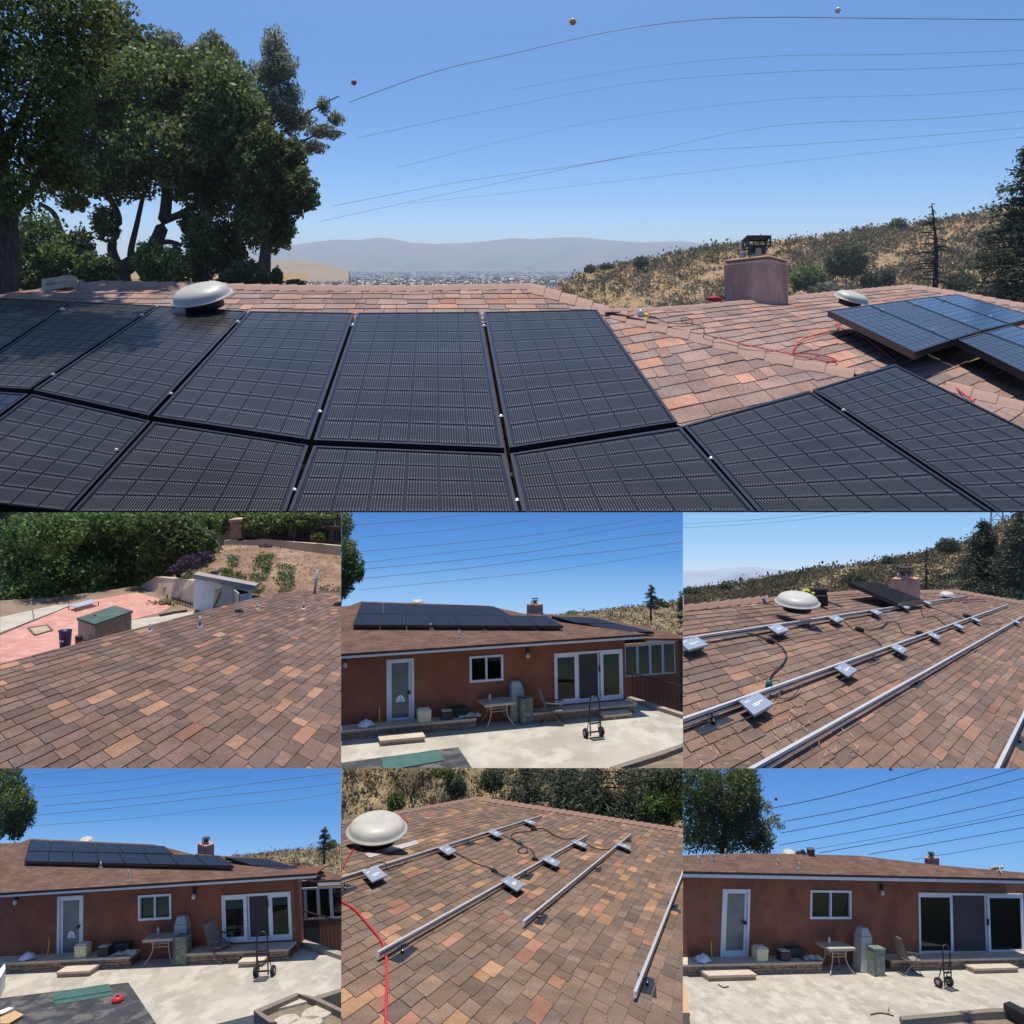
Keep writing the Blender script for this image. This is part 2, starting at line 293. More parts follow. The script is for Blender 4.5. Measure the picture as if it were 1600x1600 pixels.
# ------------------------------------------------------------------ shingles
def clip_poly(poly, region):                        # both in 2D, region convex counter-clockwise
    out = list(poly)
    for i in range(len(region)):
        a, b = region[i], region[(i + 1) % len(region)]; e = b - a; inp, out = out, []
        if not inp: return []
        sd_ = [e[0] * (p[1] - a[1]) - e[1] * (p[0] - a[0]) for p in inp]
        for k in range(len(inp)):
            p, q, s0, s1 = inp[k], inp[(k + 1) % len(inp)], sd_[k], sd_[(k + 1) % len(inp)]
            if s0 >= 0: out.append(p)
            if s0 * s1 < 0: out.append(p + (q - p) * (s0 / (s0 - s1)))
    return out
def poly_area(p): p = np.asarray(p); x, y = p[:, 0], p[:, 1]; return abs(np.dot(x, np.roll(y, 1)) - np.dot(y, np.roll(x, 1))) / 2
def shingles(parent, plane, c1, c2, region, ref, row_px, tab_px, pal, gscale, nparts=300, thick_px=2.0, seed=1, deck=True, deck_col=(.05, .035, .03), up=None):
    """c1: two picture points along a course, c2: two picture points along a joint (near, far); region: picture polygons (convex)"""
    q = random.Random(seed); up = UP if up is None else up
    h = lambda p: plane.hit(*p)
    e1 = nrm(h(c1[1]) - h(c1[0])); e2 = nrm(h(c2[1]) - h(c2[0])); o = h(ref); B = np.stack([e1, e2], 1); Bi = np.linalg.pinv(B)
    ab = lambda p: Bi @ (p - o)
    ppm = lambda d: np.linalg.norm(proj(o + d * .01)[:2] - proj(o)[:2]) / .01
    rw, tw, th = row_px / ppm(e2), tab_px / ppm(e1), thick_px / ppm(up)
    mp = shingle_mat(parent.name + '_shingle', True, gscale); ms = shingle_mat(parent.name + '_shingle_mass', False, gscale)
    if deck: dm = mat('roof_deck', (.045, .032, .028), rough=.95)
    regs = region if isinstance(region[0][0], (list, tuple)) else [region]; items = []
    for ri, rg in enumerate(regs):
        R = [ab(h(p)) for p in rg]
        if sum((R[i][0] * R[(i + 1) % len(R)][1] - R[(i + 1) % len(R)][0] * R[i][1]) for i in range(len(R))) < 0: R = R[::-1]
        if deck: obj('deck', MB().face([o + B @ r - up * th * .6 for r in R]), dm, parent)
        b0, b1 = min(r[1] for r in R), max(r[1] for r in R); a0, a1 = min(r[0] for r in R), max(r[0] for r in R)
        for k in range(math.floor(b0 / rw) - 1, math.ceil(b1 / rw) + 1):
            qq = random.Random(seed * 7919 + k); a = (math.floor(a0 / tw) - 3) * tw + qq.uniform(0, 2) * tw
            while a < a1:
                wd = tw * qq.choice((.55, .75, .9, 1.1, 1.4, 1.4)); lw = qq.choice((0, 0, 0, .12, .2)) * rw; cc = qq.choices(pal, [p[1] for p in pal])[0][0]; v_ = qq.uniform(.82, 1.18); lift = qq.uniform(.7, 1.15)
                if a + wd > a0:
                    quad = [np.array((a + tw * .012, k * rw - lw)), np.array((a + wd - tw * .012, k * rw - lw)), np.array((a + wd - tw * .012, (k + 1.04) * rw)), np.array((a + tw * .012, (k + 1.04) * rw))]
                    cl = clip_poly(quad, R)
                    if len(cl) >= 3 and poly_area(cl) > .02 * rw * tw:
                        lowb = k * rw - lw; pts = [o + B @ c for c in cl]; hs = [th * lift * (1 - .88 * (c[1] - lowb) / (1.04 * rw + lw)) for c in cl]
                        pa = poly_area(proj(np.array(pts))[:, :2]); items.append((pa, pts, hs, tuple(x * v_ for x in cc)))
                a += wd
    items.sort(key=lambda z: -z[0]); mass = MB(); mc = []
    for idx, (pa, pts, hs, cc) in enumerate(items):
        bot = [p - up * th * .3 for p in pts]; top = [p + up * z for p, z in zip(pts, hs)]
        if idx < nparts:
            ob = obj('shingle', MB().prism(bot, top), mp, parent); ob.color = (*cc, 1)
        else:
            n0 = len(mass.f); n = len(pts); b = mass.pts(bot + top); mass.f.append(tuple(b + n + i for i in range(n))); mc.append(cc)
            for i in range(n): j = (i + 1) % n; mass.f.append((b + i, b + j, b + n + j, b + n + i)); mc.append(cc)
    if mass.f: obj('shingles', mass, ms, parent, kind='stuff', cols=mc)
    return e1, e2, th
def caps(parent, pts, w_px, n, col, matname, gscale=200, pl=None, lift=3.0):
    """overlapping ridge caps along a picture-space/3D polyline"""
    m = mat(matname, tuple(c * .85 for c in col), tuple(c * 1.15 for c in col), rough=.92, scale=gscale, bump=.3)
    ps = np.array(pts); seg = np.r_[0, np.cumsum(np.linalg.norm(np.diff(ps, axis=0), axis=1))]; at = lambda s: np.array([np.interp(s, seg, ps[:, i]) for i in range(3)])
    Lg = seg[-1]; st = Lg / n
    for i in range(n):
        a, b = at(i * st), at(min((i + 1.12) * st, Lg)); d = nrm(b - a); k = proj(a)[2] / FP; sd_ = nrm(np.cross(d, UP)); w = w_px * k; h0, h1 = lift * k, lift * .35 * k
        def sides(p, f, pk):                       # one wing of the cap on each slope
            q0 = proj(a)[:2]; q1 = proj(b)[:2]; dd = (q1 - q0) / np.linalg.norm(q1 - q0); pe = np.array((-dd[1], dd[0])) * w_px; c = proj(p)[:2]; lo_ = pl[0].hit(*(c + pe)); hi_ = pl[1].hit(*(c - pe * .45)); return [lo_ + UP * f, p * .8 + lo_ * .2 + UP * (f + pk * .9), p * .8 + hi_ * .2 + UP * (f + pk * .9), hi_ + UP * f]
        mb = MB(); f0, f1 = .25 * k, lift * (1.0 if pl else .4) * k; sec = lambda p, f, pk: sides(p, f, pk) if pl else [p - sd_ * w + UP * f, p - sd_ * w * .25 + UP * (f + pk * .9), p + sd_ * w * .25 + UP * (f + pk * .9), p + sd_ * w + UP * f]
        lo_a, hi_a, lo_b, hi_b = sec(a, 0, h0 * .5), sec(a, f0, h0 * .5), sec(b, 0, h0 * .5), sec(b, f1, h0 * .5)
        va = mb.pts(lo_a + hi_a); vb = mb.pts(lo_b + hi_b)
        for i_ in range(3): mb.f.append((va + 4 + i_, va + 5 + i_, vb + 5 + i_, vb + 4 + i_)); mb.f.append((va + i_, va + i_ + 1, va + 5 + i_, va + 4 + i_)); mb.f.append((vb + i_, vb + 4 + i_, vb + 5 + i_, vb + i_ + 1))
        for i_ in (0, 3): mb.f.append((va + i_, va + 4 + i_, vb + 4 + i_, vb + i_))
        obj('ridge_cap', mb, m, parent)
# ------------------------------------------------------------------ solar modules
def cell_mat():
    m = bpy.data.materials.new('solar_cell'); m.use_nodes = True; N = m.node_tree.nodes; K = m.node_tree.links; b = N['Principled BSDF']
    b.inputs['Roughness'].default_value = .24; b.inputs['Specular IOR Level'].default_value = .22
    uv = N.new('ShaderNodeUVMap'); sp = N.new('ShaderNodeSeparateXYZ'); K.new(uv.outputs[0], sp.inputs[0])
    def mth(op, a, b_=None, c=None):
        q = N.new('ShaderNodeMath'); q.operation = op
        for i, w in enumerate((a, b_, c)):
            if w is None: continue
            if isinstance(w, (int, float)): q.inputs[i].default_value = w
            else: K.new(w, q.inputs[i])
        return q.outputs[0]
    tri = mth('ABSOLUTE', mth('SUBTRACT', mth('FRACT', mth('MULTIPLY', sp.outputs[0], 11.0)), .5)); line = mth('LESS_THAN', tri, .13)
    edge = mth('ABSOLUTE', mth('SUBTRACT', sp.outputs[1], .5)); band = mth('GREATER_THAN', edge, .36); gap = mth('GREATER_THAN', edge, .475)
    n = N.new('ShaderNodeTexNoise'); n.inputs['Scale'].default_value = 2.2; g = N.new('ShaderNodeNewGeometry'); K.new(g.outputs['Position'], n.inputs['Vector'])
    amt = mth('MULTIPLY', line, mth('ADD', mth('MULTIPLY', band, .55), mth('MULTIPLY', n.outputs[0], .62))); amt = mth('MULTIPLY', amt, mth('SUBTRACT', 1.0, gap))
    mx = N.new('ShaderNodeMix'); mx.data_type = 'RGBA'; K.new(amt, mx.inputs[0]); mx.inputs[6].default_value = (.013, .0125, .0125, 1); mx.inputs[7].default_value = (.20, .19, .175, 1); K.new(mx.outputs[2], b.inputs['Base Color'])
    return m
M_cell = cell_mat(); M_back = mat('module_backsheet', (.006, .006, .008), rough=.25, spec=.4); M_frame = mat('module_frame', (.014, .014, .018), rough=.28, spec=.6); M_far_cell = mat('far_solar_glass', (.010, .012, .022), (.014, .016, .028), rough=.16, spec=.5, scale=3)
M_clamp = mat('clamp_steel', (.75, .75, .75), rough=.25, metal=.9)
def module(label, q, nx, ny, group, up, thick=.04, fw=.028, cells=True, open_near=False, clamps=(), name='solar_panel', rows=None):
    """q: TL, TR, BR, BL corners of the glass (3D)"""
    q = [np.asarray(p, float) for p in q]; r = thing(name, (q[2] + q[3]) / 2 - up * thick, label, 'solar panel', group)
    W = np.linalg.norm(q[1] - q[0]); H = np.linalg.norm(q[3] - q[0]); fu, fv = fw / W, fw / H
    bl = lambda u, v: (q[0] * (1 - u) + q[1] * u) * (1 - v) + (q[3] * (1 - u) + q[2] * u) * v
    v1 = 1.0 if open_near else 1 - fv
    def slab(mb, u0, v0, u1, v1_, z0, z1): return mb.prism([bl(u0, v1_) + up * z0, bl(u1, v1_) + up * z0, bl(u1, v0) + up * z0, bl(u0, v0) + up * z0], [bl(u0, v1_) + up * z1, bl(u1, v1_) + up * z1, bl(u1, v0) + up * z1, bl(u0, v0) + up * z1])
    fr = MB(); slab(fr, 0, 0, fu, 1, -thick, .004); slab(fr, 1 - fu, 0, 1, 1, -thick, .004); slab(fr, fu, 0, 1 - fu, fv, -thick, .004)
    if not open_near: slab(fr, fu, 1 - fv, 1 - fu, 1, -thick, .004)
    obj('frame', fr, M_frame, r); s = MB(); slab(s, fu, fv, 1 - fu, v1, -.006, 0); obj('backsheet', s, M_back, r)
    g = .035
    if cells:
        us = np.linspace(fu * 1.6, 1 - fu * 1.6, nx + 1); vv = np.linspace(fv * 1.6, 1.0 if open_near else 1 - fv * 1.6, ny + 1)
        for j in range(ny):
            for i in range(nx):
                du, dv = (us[1] - us[0]) * g, (vv[1] - vv[0]) * g; a, b, c, d = us[i] + du, us[i + 1] - du, vv[j] + dv, vv[j + 1] - dv
                mb = MB(); mb.face([bl(a, d) + up * .0015, bl(b, d) + up * .0015, bl(b, c) + up * .0015, bl(a, c) + up * .0015]); obj('cell', mb, M_cell, r, uvs=[(0, 0), (1, 0), (1, 1), (0, 1)])
    else:
        mb = MB(); us = np.linspace(fu * 1.5, 1 - fu * 1.5, nx + 1); vv = np.linspace(fv * 1.5, 1 - fv * 1.5, ny + 1)
        for j in range(ny):
            for i in range(nx): du, dv = (us[1] - us[0]) * g, (vv[1] - vv[0]) * g; mb.face([bl(us[i] + du, vv[j + 1] - dv) + up * .0015, bl(us[i + 1] - du, vv[j + 1] - dv) + up * .0015, bl(us[i + 1] - du, vv[j] + dv) + up * .0015, bl(us[i] + du, vv[j] + dv) + up * .0015])
        obj('cells', mb, M_far_cell, r, kind='stuff')
    for c in clamps:
        k = proj(c)[2] / FP; mb = MB(); mb.lathe(c + up * .003, up, [(3.6 * k, 0), (3.6 * k, 1.6 * k), (2.2 * k, 1.8 * k), (2.0 * k, 3.4 * k), (.4 * k, 3.8 * k)], 10); obj('clamp', mb, M_clamp, r)
    return r
# ------------------------------------------------------------------ other shared builders
def dome_vent(label, c, rx, axis, k, name='roof_vent', tilt=None, group='round dome roof vents', e1=None, flash=None):
    """c: centre of the rim; rx: rim radius; axis: dome axis"""
    axis = nrm(axis); r = thing(name, c - axis * rx * .35, label, 'roof vent', group)
    prof = [(.93, -.035), (1.0, -.02), (1.0, 0.0), (.93, .015), (.905, .07), (.88, .15), (.82, .235), (.68, .32), (.45, .37), (.2, .39), (.02, .395)]
    obj('dome', MB().lathe(c, axis, [(a * rx, b * rx) for a, b in prof], 48), M_vent, r, smooth=True)
    obj('collar', MB().lathe(c, axis, [(.62 * rx, -.36 * rx), (.62 * rx, -.03 * rx)], 32), M_dark, r, smooth=True)
    if flash is not None: mb = MB(); mb.prism(*flash); obj('flashing', mb, mat('flashing_metal', (.5, .45, .42), (.42, .36, .33), rough=.6, scale=12), r)
    return r
def pipe_vent(label, b, k, h=26, rad=2.2, group='vent pipes'):
    r = thing('vent_pipe', b, label, 'vent pipe', group); m = mat('galvanised', (.38, .36, .33), (.28, .25, .22), rough=.5, metal=.3, scale=20)
    obj('pipe', MB().lathe(b, UP, [(rad * k, -3 * k), (rad * k, h * k)], 12), m, r, smooth=True); obj('flashing', MB().lathe(b, UP, [(rad * 3 * k, -1 * k), (rad * 2.2 * k, 1.2 * k), (rad * 1.15 * k, 4 * k)], 12), m, r, smooth=True); return r
def wire(label, pts, t, px, group, name='power_line', mat_=None, cat='power line'):
    ps = spline([P(p[0], p[1], t + (p[2] if len(p) > 2 else 0)) for p in pts], 8)
    return obj(name, MB().tube(ps, px * .36 * t / FP, 5), mat_ or mat('wire', (.12, .14, .18), rough=.6), None, label, cat, group)
def ball(label, px, py, t, r, col, name='marker_ball'):
    k = t / FP; th = thing(name, P(px, py, t), label, 'marker ball', 'aerial marker balls'); n = 12
    obj('sphere', MB().lathe(P(px, py, t), ZW, [(r * k * math.sin(math.pi * (i + .02) / n), -r * k * math.cos(math.pi * i / n)) for i in range(n)] + [(.02 * k, r * k)], 20), mat('ball_' + '_'.join('%d' % (c * 100) for c in col), col, rough=.4), th, smooth=True)
    obj('clamp', MB().tube([P(px - r * 1.12, py, t), P(px + r * 1.12, py, t)], .2 * r * k, 6), M_dark, th); return th
def sky_sheet(label, x0, y0, x1, y1, t, stops, strength=1.0):
    """a curved sky backdrop behind one place, brighter towards its horizon"""
    g = [[P(x, y, t) for x in np.linspace(x0, x1, 12)] for y in np.linspace(y1, y0, 10)]
    m = bpy.data.materials.new('sky_glow'); m.use_nodes = True; N = m.node_tree.nodes; K = m.node_tree.links
    for n in list(N): N.remove(n)
    o_ = N.new('ShaderNodeOutputMaterial'); e = N.new('ShaderNodeEmission'); e.inputs[1].default_value = strength; ra = N.new('ShaderNodeValToRGB'); tc = N.new('ShaderNodeUVMap'); sp = N.new('ShaderNodeSeparateXYZ')
    K.new(tc.outputs[0], sp.inputs[0]); K.new(sp.outputs[1], ra.inputs[0]); K.new(ra.outputs[0], e.inputs[0]); K.new(e.outputs[0], o_.inputs[0])
    el = ra.color_ramp.elements
    while len(el) < len(stops): el.new(.5)
    for s_, (p_, c_) in zip(el, stops): s_.position = p_; s_.color = (*L(c_), 1)
    m.cycles.emission_sampling = 'NONE'
    mb = MB().grid(g); uv = []
    for j in range(9):
        for i in range(11): uv += [(i / 11, j / 9), ((i + 1) / 11, j / 9), ((i + 1) / 11, (j + 1) / 9), (i / 11, (j + 1) / 9)]
    return obj('sky', mb, m, None, kind='structure', uvs=uv)
def crop(objs, x0, y0, x1, y1):
    """end a place at its own edges: cut whatever runs past the four side planes"""
    pl = []
    for (a, b, inn) in (((x0, 0), (x0, 900), (x0 + 9, 0)), ((x1, 0), (x1, 900), (x1 - 9, 0)), ((0, y0), (900, y0), (0, y0 + 9)), ((0, y1), (900, y1), (0, y1 - 9))):
        n = np.cross(vp_dir(*a), vp_dir(*b)); pl.append(nrm(n if n @ vp_dir(*inn) > 0 else -n))
    for o in objs:
        if o.type != 'MESH': continue
        org = origin_of(o); me = o.data; n = len(me.vertices)
        if not n: continue
        v = np.empty(3 * n, np.float32); me.vertices.foreach_get('co', v); v = v.reshape(-1, 3) + org - CAM
        cut = [p for p in pl if (v @ p).min() < -1e-5]
        if not cut: continue
        if any((v @ p).max() < 1e-6 for p in cut): bpy.data.objects.remove(o); continue
        bm = bmesh.new(); bm.from_mesh(me)
        for p in cut: bmesh.ops.bisect_plane(bm, geom=bm.verts[:] + bm.edges[:] + bm.faces[:], plane_co=Vector(CAM - org), plane_no=Vector(-p), clear_outer=True)
        if not bm.faces: bm.free(); bpy.data.objects.remove(o); continue
        bm.to_mesh(me); bm.free()
_mark = [0]
def begin(): _mark[0] = set(o.name for o in bpy.data.objects)
def finish(x0, y0, x1, y1): crop([o for o in bpy.data.objects if o.name not in _mark[0]], x0, y0, x1, y1)
# ================================================================== THE TOP PLACE: big solar array on the roof, oaks, valley, hill
TR = 6.0
dA2 = vp_dir(685, 120); A = Plane(P(800, 450, TR), np.cross(XW, dA2))
hipa, hipb = A.hit(850, 450), A.hit(1330, 582)
B = Plane(hipa, np.cross(hipb - hipa, vp_dir(1980, 395)))
def build_valley():
    h = 60.0; q = np.random.default_rng(4); zg = CAM[2] - h
    m = mat('valley_ground', (.13, .125, .075), (.22, .19, .12), rough=1, scale=.006, c3=(.10, .11, .07), scale2=.02)
    X = np.linspace(-9000, 9000, 50); Y = np.r_[np.linspace(700, 3000, 24), np.linspace(3400, 14000, 16)]
    obj('ground', MB().grid([[(x, y, zg + 4 * math.sin(x * .004) * math.sin(y * .003)) for x in X] for y in Y]), m, kind='structure', smooth=True)
    mt = [mat('far_wall_pale', (.55, .53, .5), rough=.8), mat('far_wall_tan', (.42, .34, .26), rough=.8), mat('far_roof_clay', (.38, .18, .11), rough=.8), mat('far_roof_grey', (.28, .27, .27), rough=.8)]
    # houses and sheds of the far town: too many and too small to count
    mb = MB(); fm = []
    for i in range(4200):
        px = q.uniform(360, 1000); d = 1500 * math.exp(q.random() * 1.65); x = (px - CX) / FP * d * 1.02; big = d > 3600 and q.random() < .5
        w, l, hh = (q.uniform(25, 70), q.uniform(20, 40), q.uniform(8, 13)) if big else (q.uniform(9, 20), q.uniform(8, 15), q.uniform(4, 8))
        a = q.uniform(0, 3.14); ca, sa = math.cos(a) * w / 2, math.sin(a) * w / 2; e1 = A3(ca, sa, 0); e2 = A3(-math.sin(a), math.cos(a), 0) * l / 2; c = A3(x, d, zg - 2)
        b = [c - e1 - e2, c + e1 - e2, c + e1 + e2, c - e1 + e2]; t = [p + A3(0, 0, hh + 3) for p in b]; n0 = len(mb.f); mb.prism(b, t)
        wk = 0 if (big or q.random() < .5) else 1; rk = 0 if big else q.choice([2, 3, 0, 1]); fm += [wk, rk] + [wk] * 4
        if not big: r0, r1 = (t[0] + t[3]) / 2 + A3(0, 0, 2.2), (t[1] + t[2]) / 2 + A3(0, 0, 2.2); mb.face([t[0], t[1], r1, r0]); mb.face([t[2], t[3], r0, r1]); fm += [rk, rk]
    mb.mi = fm; obj('town_buildings', mb, mt, None, 'far town of small pale houses and sheds spread across the hazy valley', 'town', kind='stuff')
    n = 15000; px = q.uniform(340, 1010, n); d = 1250 * np.exp(q.random(n) * 1.7); c = np.c_[(px - CX) / FP * d * 1.02, d, np.full(n, zg + 4)]; r = q.uniform(3.5, 8, n)
    V = []; 
    dirs = np.array([(1, 0, -.4), (-.5, .85, -.4), (-.5, -.85, -.4), (0, 0, 1.2), (0, 0, -1.)]); F = np.array([(0, 1, 3), (1, 2, 3), (2, 0, 3)])
    v = (c[:, None] + dirs[None] * r[:, None, None] * q.uniform(.7, 1.3, (n, 5, 3))).reshape(-1, 3); f = (np.arange(n)[:, None, None] * 5 + F[None]).reshape(-1, 3)
    cols = np.repeat(np.asarray(OLIVE)[q.integers(0, 4, n)] * q.uniform(.6, 1.1, (n, 1)), 3, 0)
    leaf_obj('town_trees', (v, f.tolist(), cols), None, M_scrub, label='dark treetops scattered between the houses of the far valley', cat='trees', kind='stuff')
    # low brown hill on the near side of the valley
    g = hill('hill', 380, 545, [(380, 402), (420, 408), (445, 406), (490, 409), (520, 415), (545, 421)], 450, 2600, 3400, mat('tan_hill', (.30, .20, .11), (.24, .18, .10), rough=1, scale=.01), nx=24, ny=8, rough=.5, seed=2)
    ridge = [(300, 392), (440, 385), (470, 381), (500, 377), (525, 374), (560, 375), (590, 371), (608, 372), (640, 379), (680, 381), (720, 380), (760, 377), (800, 372), (830, 374), (870, 371), (910, 371), (950, 375), (1000, 379), (1060, 377), (1120, 382), (1200, 378), (1300, 384)]
    hill('mountains', 250, 1300, ridge, 430, 10500, 12600, mat('mountain_rock', (.17, .15, .12), (.12, .12, .09), rough=1, scale=.0012), nx=120, ny=18, rough=1.2, seed=8)
build_valley()
# --- hillside on the right
HR = [(820, 462), (850, 458), (870, 449), (905, 427), (940, 417), (1000, 408), (1050, 397), (1100, 388), (1200, 377), (1300, 368), (1350, 361), (1400, 353), (1450, 347), (1500, 339), (1560, 328), (1600, 321), (1700, 300)]
M_hill = mat('dry_hillside', (.36, .25, .13), (.26, .19, .11), rough=1, scale=.35, detail=6, bump=.5, c3=(.40, .235, .10), scale2=.12)
gh = hill('hillside', 800, 1700, HR, 520, 330, 480, M_hill, nx=110, ny=34, rough=3.0)
inhill = lambda px, py: px > 850
scrub('dry_grass', gh, 9000, 4.5, STRAW, 'straw coloured dry grass over the sunny hillside right of the chimney', 'grass', inhill, k=7, seed=11, tall=1.2)
scrub('sage_scrub', gh, 9500, 9.5, SAGE, 'grey brown sage scrub dotted over the dry hillside', 'scrub', inhill, k=16, seed=12, dens=lambda x, y: np.clip(.25 + .6 * (x - 850) / 500, 0, 1) * (np.sin(x * .03 + y * .08) * .35 + .7))
def hb(lab, x, y, rx, ry, n, cols, lpx=3.2, t=400): bush('hillside_bush', lab, t, [(x, y, rx, ry), (x - rx * .45, y + ry * .3, rx * .6, ry * .65), (x + rx * .5, y + ry * .25, rx * .55, ry * .6)], n, lpx, cols, group='bushes on the dry hillside', jit=.6)
hb('dark green bush directly right of the pink chimney', 1262, 434, 27, 22, 2600, OAK, t=334)
hb('tall grey green bush on the hillside above the small far vent', 1322, 406, 32, 30, 3600, OLIVE, t=338)
hb('pale green low bush between chimney and tall hillside bush', 1288, 452, 26, 12, 1200, PALE, t=328)
hb('small dark bush on the hill crest left of the chimney', 1001, 409, 13, 9, 700, OLIVE, 2.6, 445)
hb('leftmost bush on the hill crest, above the roof peak', 921, 420, 9, 7, 420, OLIVE, 2.4, 445)
hb('flat bush on the hill crest second from its left end', 948, 416, 12, 5, 420, OLIVE, 2.4, 445)
hb('lone round bush on the hill skyline left of the dead tree', 1403, 349, 13, 9, 600, BRIGHT, 2.4, 470)
hb('bush at the foot of the hill right of the small vent', 1362, 437, 17, 14, 1100, OLIVE, 3, 334)
hb('dark bush at the foot of the hill near the dead tree', 1385, 432, 12, 16, 900, OLIVE, 3, 334)
hb('olive bush under the conifer at the edge of the hill', 1500, 440, 26, 16, 1500, OLIVE, 3, 334)
conifer('dead_tree', 'bare dead conifer standing before the hillside above the far solar panels', 84, (1461, 452), (1456, 318), 46, 46, CONIF, needles=False, seed=4, lean=4, first=.05, droopy=.42, trunk=4.5)
conifer('cedar_tree', 'big dark drooping cedar at the right edge of the top picture', 78, (1606, 474), (1606, 232), 105, 120, CONIF, seed=9, lpx=4.2, first=.03, droopy=.38, trunk=8)
# --- power lines with marker balls
W = 'power lines over the roof in the top picture'
for i, (pts, px) in enumerate([([(545, 160), (680, 112), (800, 84), (950, 50), (1080, 32), (1200, 27), (1400, 29), (1620, 31)], 1.9), ([(800, 140), (1000, 106), (1200, 88), (1400, 85), (1620, 78)], 1.2), ([(560, 215), (800, 165), (1000, 129), (1250, 111), (1420, 108), (1620, 98)], 1.3),
        ([(620, 262), (900, 196), (1200, 157), (1450, 148), (1620, 136)], 1.0), ([(520, 322), (720, 284), (950, 250), (1200, 198), (1450, 186), (1620, 172)], 1.3), ([(500, 346), (760, 290), (1000, 243), (1250, 226), (1450, 212), (1620, 198)], 1.2), ([(640, 318), (900, 290), (1150, 262), (1400, 235), (1620, 212)], .9)]):
    wire(['highest dark power line, sagging under the marker balls', 'second power line from the top of the sky', 'third power line from the top of the sky', 'fourth power line from the top of the sky', 'fifth power line from the top of the sky', 'sixth power line from the top of the sky', 'lowest faint power line above the mountains'][i], pts, 120, px * (.85 if i == 0 else .6), W)
ball('orange marker ball in the sky above the middle of the valley', 895, 34, 122, 5.2, (.75, .33, .06)); ball('white marker ball in the sky at the upper right', 1309, 16, 122, 4.5, (.75, .75, .72)); ball('red marker ball in the sky right of the pale pine', 553, 129, 122, 4.2, (.6, .04, .06))
# --- oaks and other trees on the left
keepL = lambda px, py: (px > -60) & (py > -60) & (px < 560)
tree('oak_tree', 'big spreading dark oak with forked trunk behind the large dome vent', 94,
     [(150, 205, 85, 75), (230, 150, 95, 70), (310, 140, 85, 65), (355, 170, 60, 75), (270, 235, 95, 60), (185, 275, 70, 40), (340, 240, 75, 65), (100, 262, 60, 45), (165, 350, 22, 30), (300, 290, 50, 35), (380, 290, 40, 55), (130, 130, 60, 55), (200, 85, 60, 50), (168, 30, 32, 36), (385, 215, 45, 60), (335, 318, 26, 30), (115, 318, 26, 14)],
     [([(192, 446), (190, 425), (205, 412), (235, 392), (256, 345), (262, 290), (268, 235), (285, 175)], 15, 5), ([(192, 440), (182, 412), (175, 385), (185, 340), (160, 290)], 10, 4), ([(205, 412), (205, 390), (214, 350), (225, 300)], 6, 3), ([(240, 385), (258, 378), (275, 380), (284, 384)], 5, 2.5), ([(256, 345), (290, 330), (330, 300), (350, 260)], 6, 3), ([(150, 443), (125, 405), (100, 375), (85, 335), (62, 318)], 7, 3)],
     36000, 6.2, OAK, keepL, jit=5)
tree('oak_tree', 'narrow dark oak with one leaning trunk nearest the open valley', 90,
     [(440, 270, 42, 45), (425, 320, 42, 45), (462, 300, 34, 36), (430, 360, 34, 34), (400, 270, 40, 55), (395, 340, 30, 50), (480, 310, 20, 16), (415, 230, 35, 35), (450, 240, 28, 25)],
     [([(404, 446), (410, 410), (414, 375), (425, 320), (430, 260)], 7.5, 3)], 12000, 5.6, OAK, keepL, jit=3)
tree('oak_tree', 'small dark oak with hanging foliage right of the big forked oak', 92,
     [(318, 375, 30, 40), (340, 400, 28, 30), (310, 415, 22, 28), (355, 370, 22, 26), (300, 350, 20, 25), (372, 395, 14, 20)],
     [([(322, 446), (320, 400), (318, 350), (312, 300)], 5, 3), ([(350, 440), (362, 390), (372, 335), (376, 300)], 3.5, 2.5)], 5200, 5.2, OAK, keepL, jit=2)
tree('pine_tree', 'tall pale grey green pine with sparse feathery branches at the sky', 106,
     [(428, 75, 22, 32), (420, 120, 32, 30), (442, 105, 26, 26), (425, 165, 36, 30), (455, 150, 20, 22), (470, 185, 26, 16), (505, 165, 12, 14), (525, 185, 14, 12), (500, 205, 26, 12), (485, 230, 30, 12), (455, 190, 24, 24), (520, 210, 18, 8), (410, 200, 22, 26)],
     [([(418, 446), (420, 300), (424, 200), (428, 120), (430, 50)], 5, 1.2), ([(424, 235), (455, 195), (490, 170), (530, 150)], 2.2, .8), ([(425, 250), (465, 225), (510, 205), (540, 208)], 2, .7), ([(426, 200), (440, 165), (456, 110)], 2, .8), ([(424, 262), (460, 240), (500, 232)], 1.8, .7)],
     10500, 3.6, PALE, keepL, shell=.05, droop=.4, jit=2)
for lab, x, y, n in (('pale pine top rising behind the oak at its left', 262, 70, 1100), ('pale pine top rising behind the middle of the oak', 330, 72, 1500)):
    tree('pine_tree', lab, 116, [(x, y, 24, 22), (x - 24, y + 18, 22, 20), (x + 22, y + 20, 20, 22), (x, y + 45, 38, 25)], [([(x, 300), (x, y - 18)], 3.5, 1)], n * 2, 4.4, PALE, keepL, shell=.1)
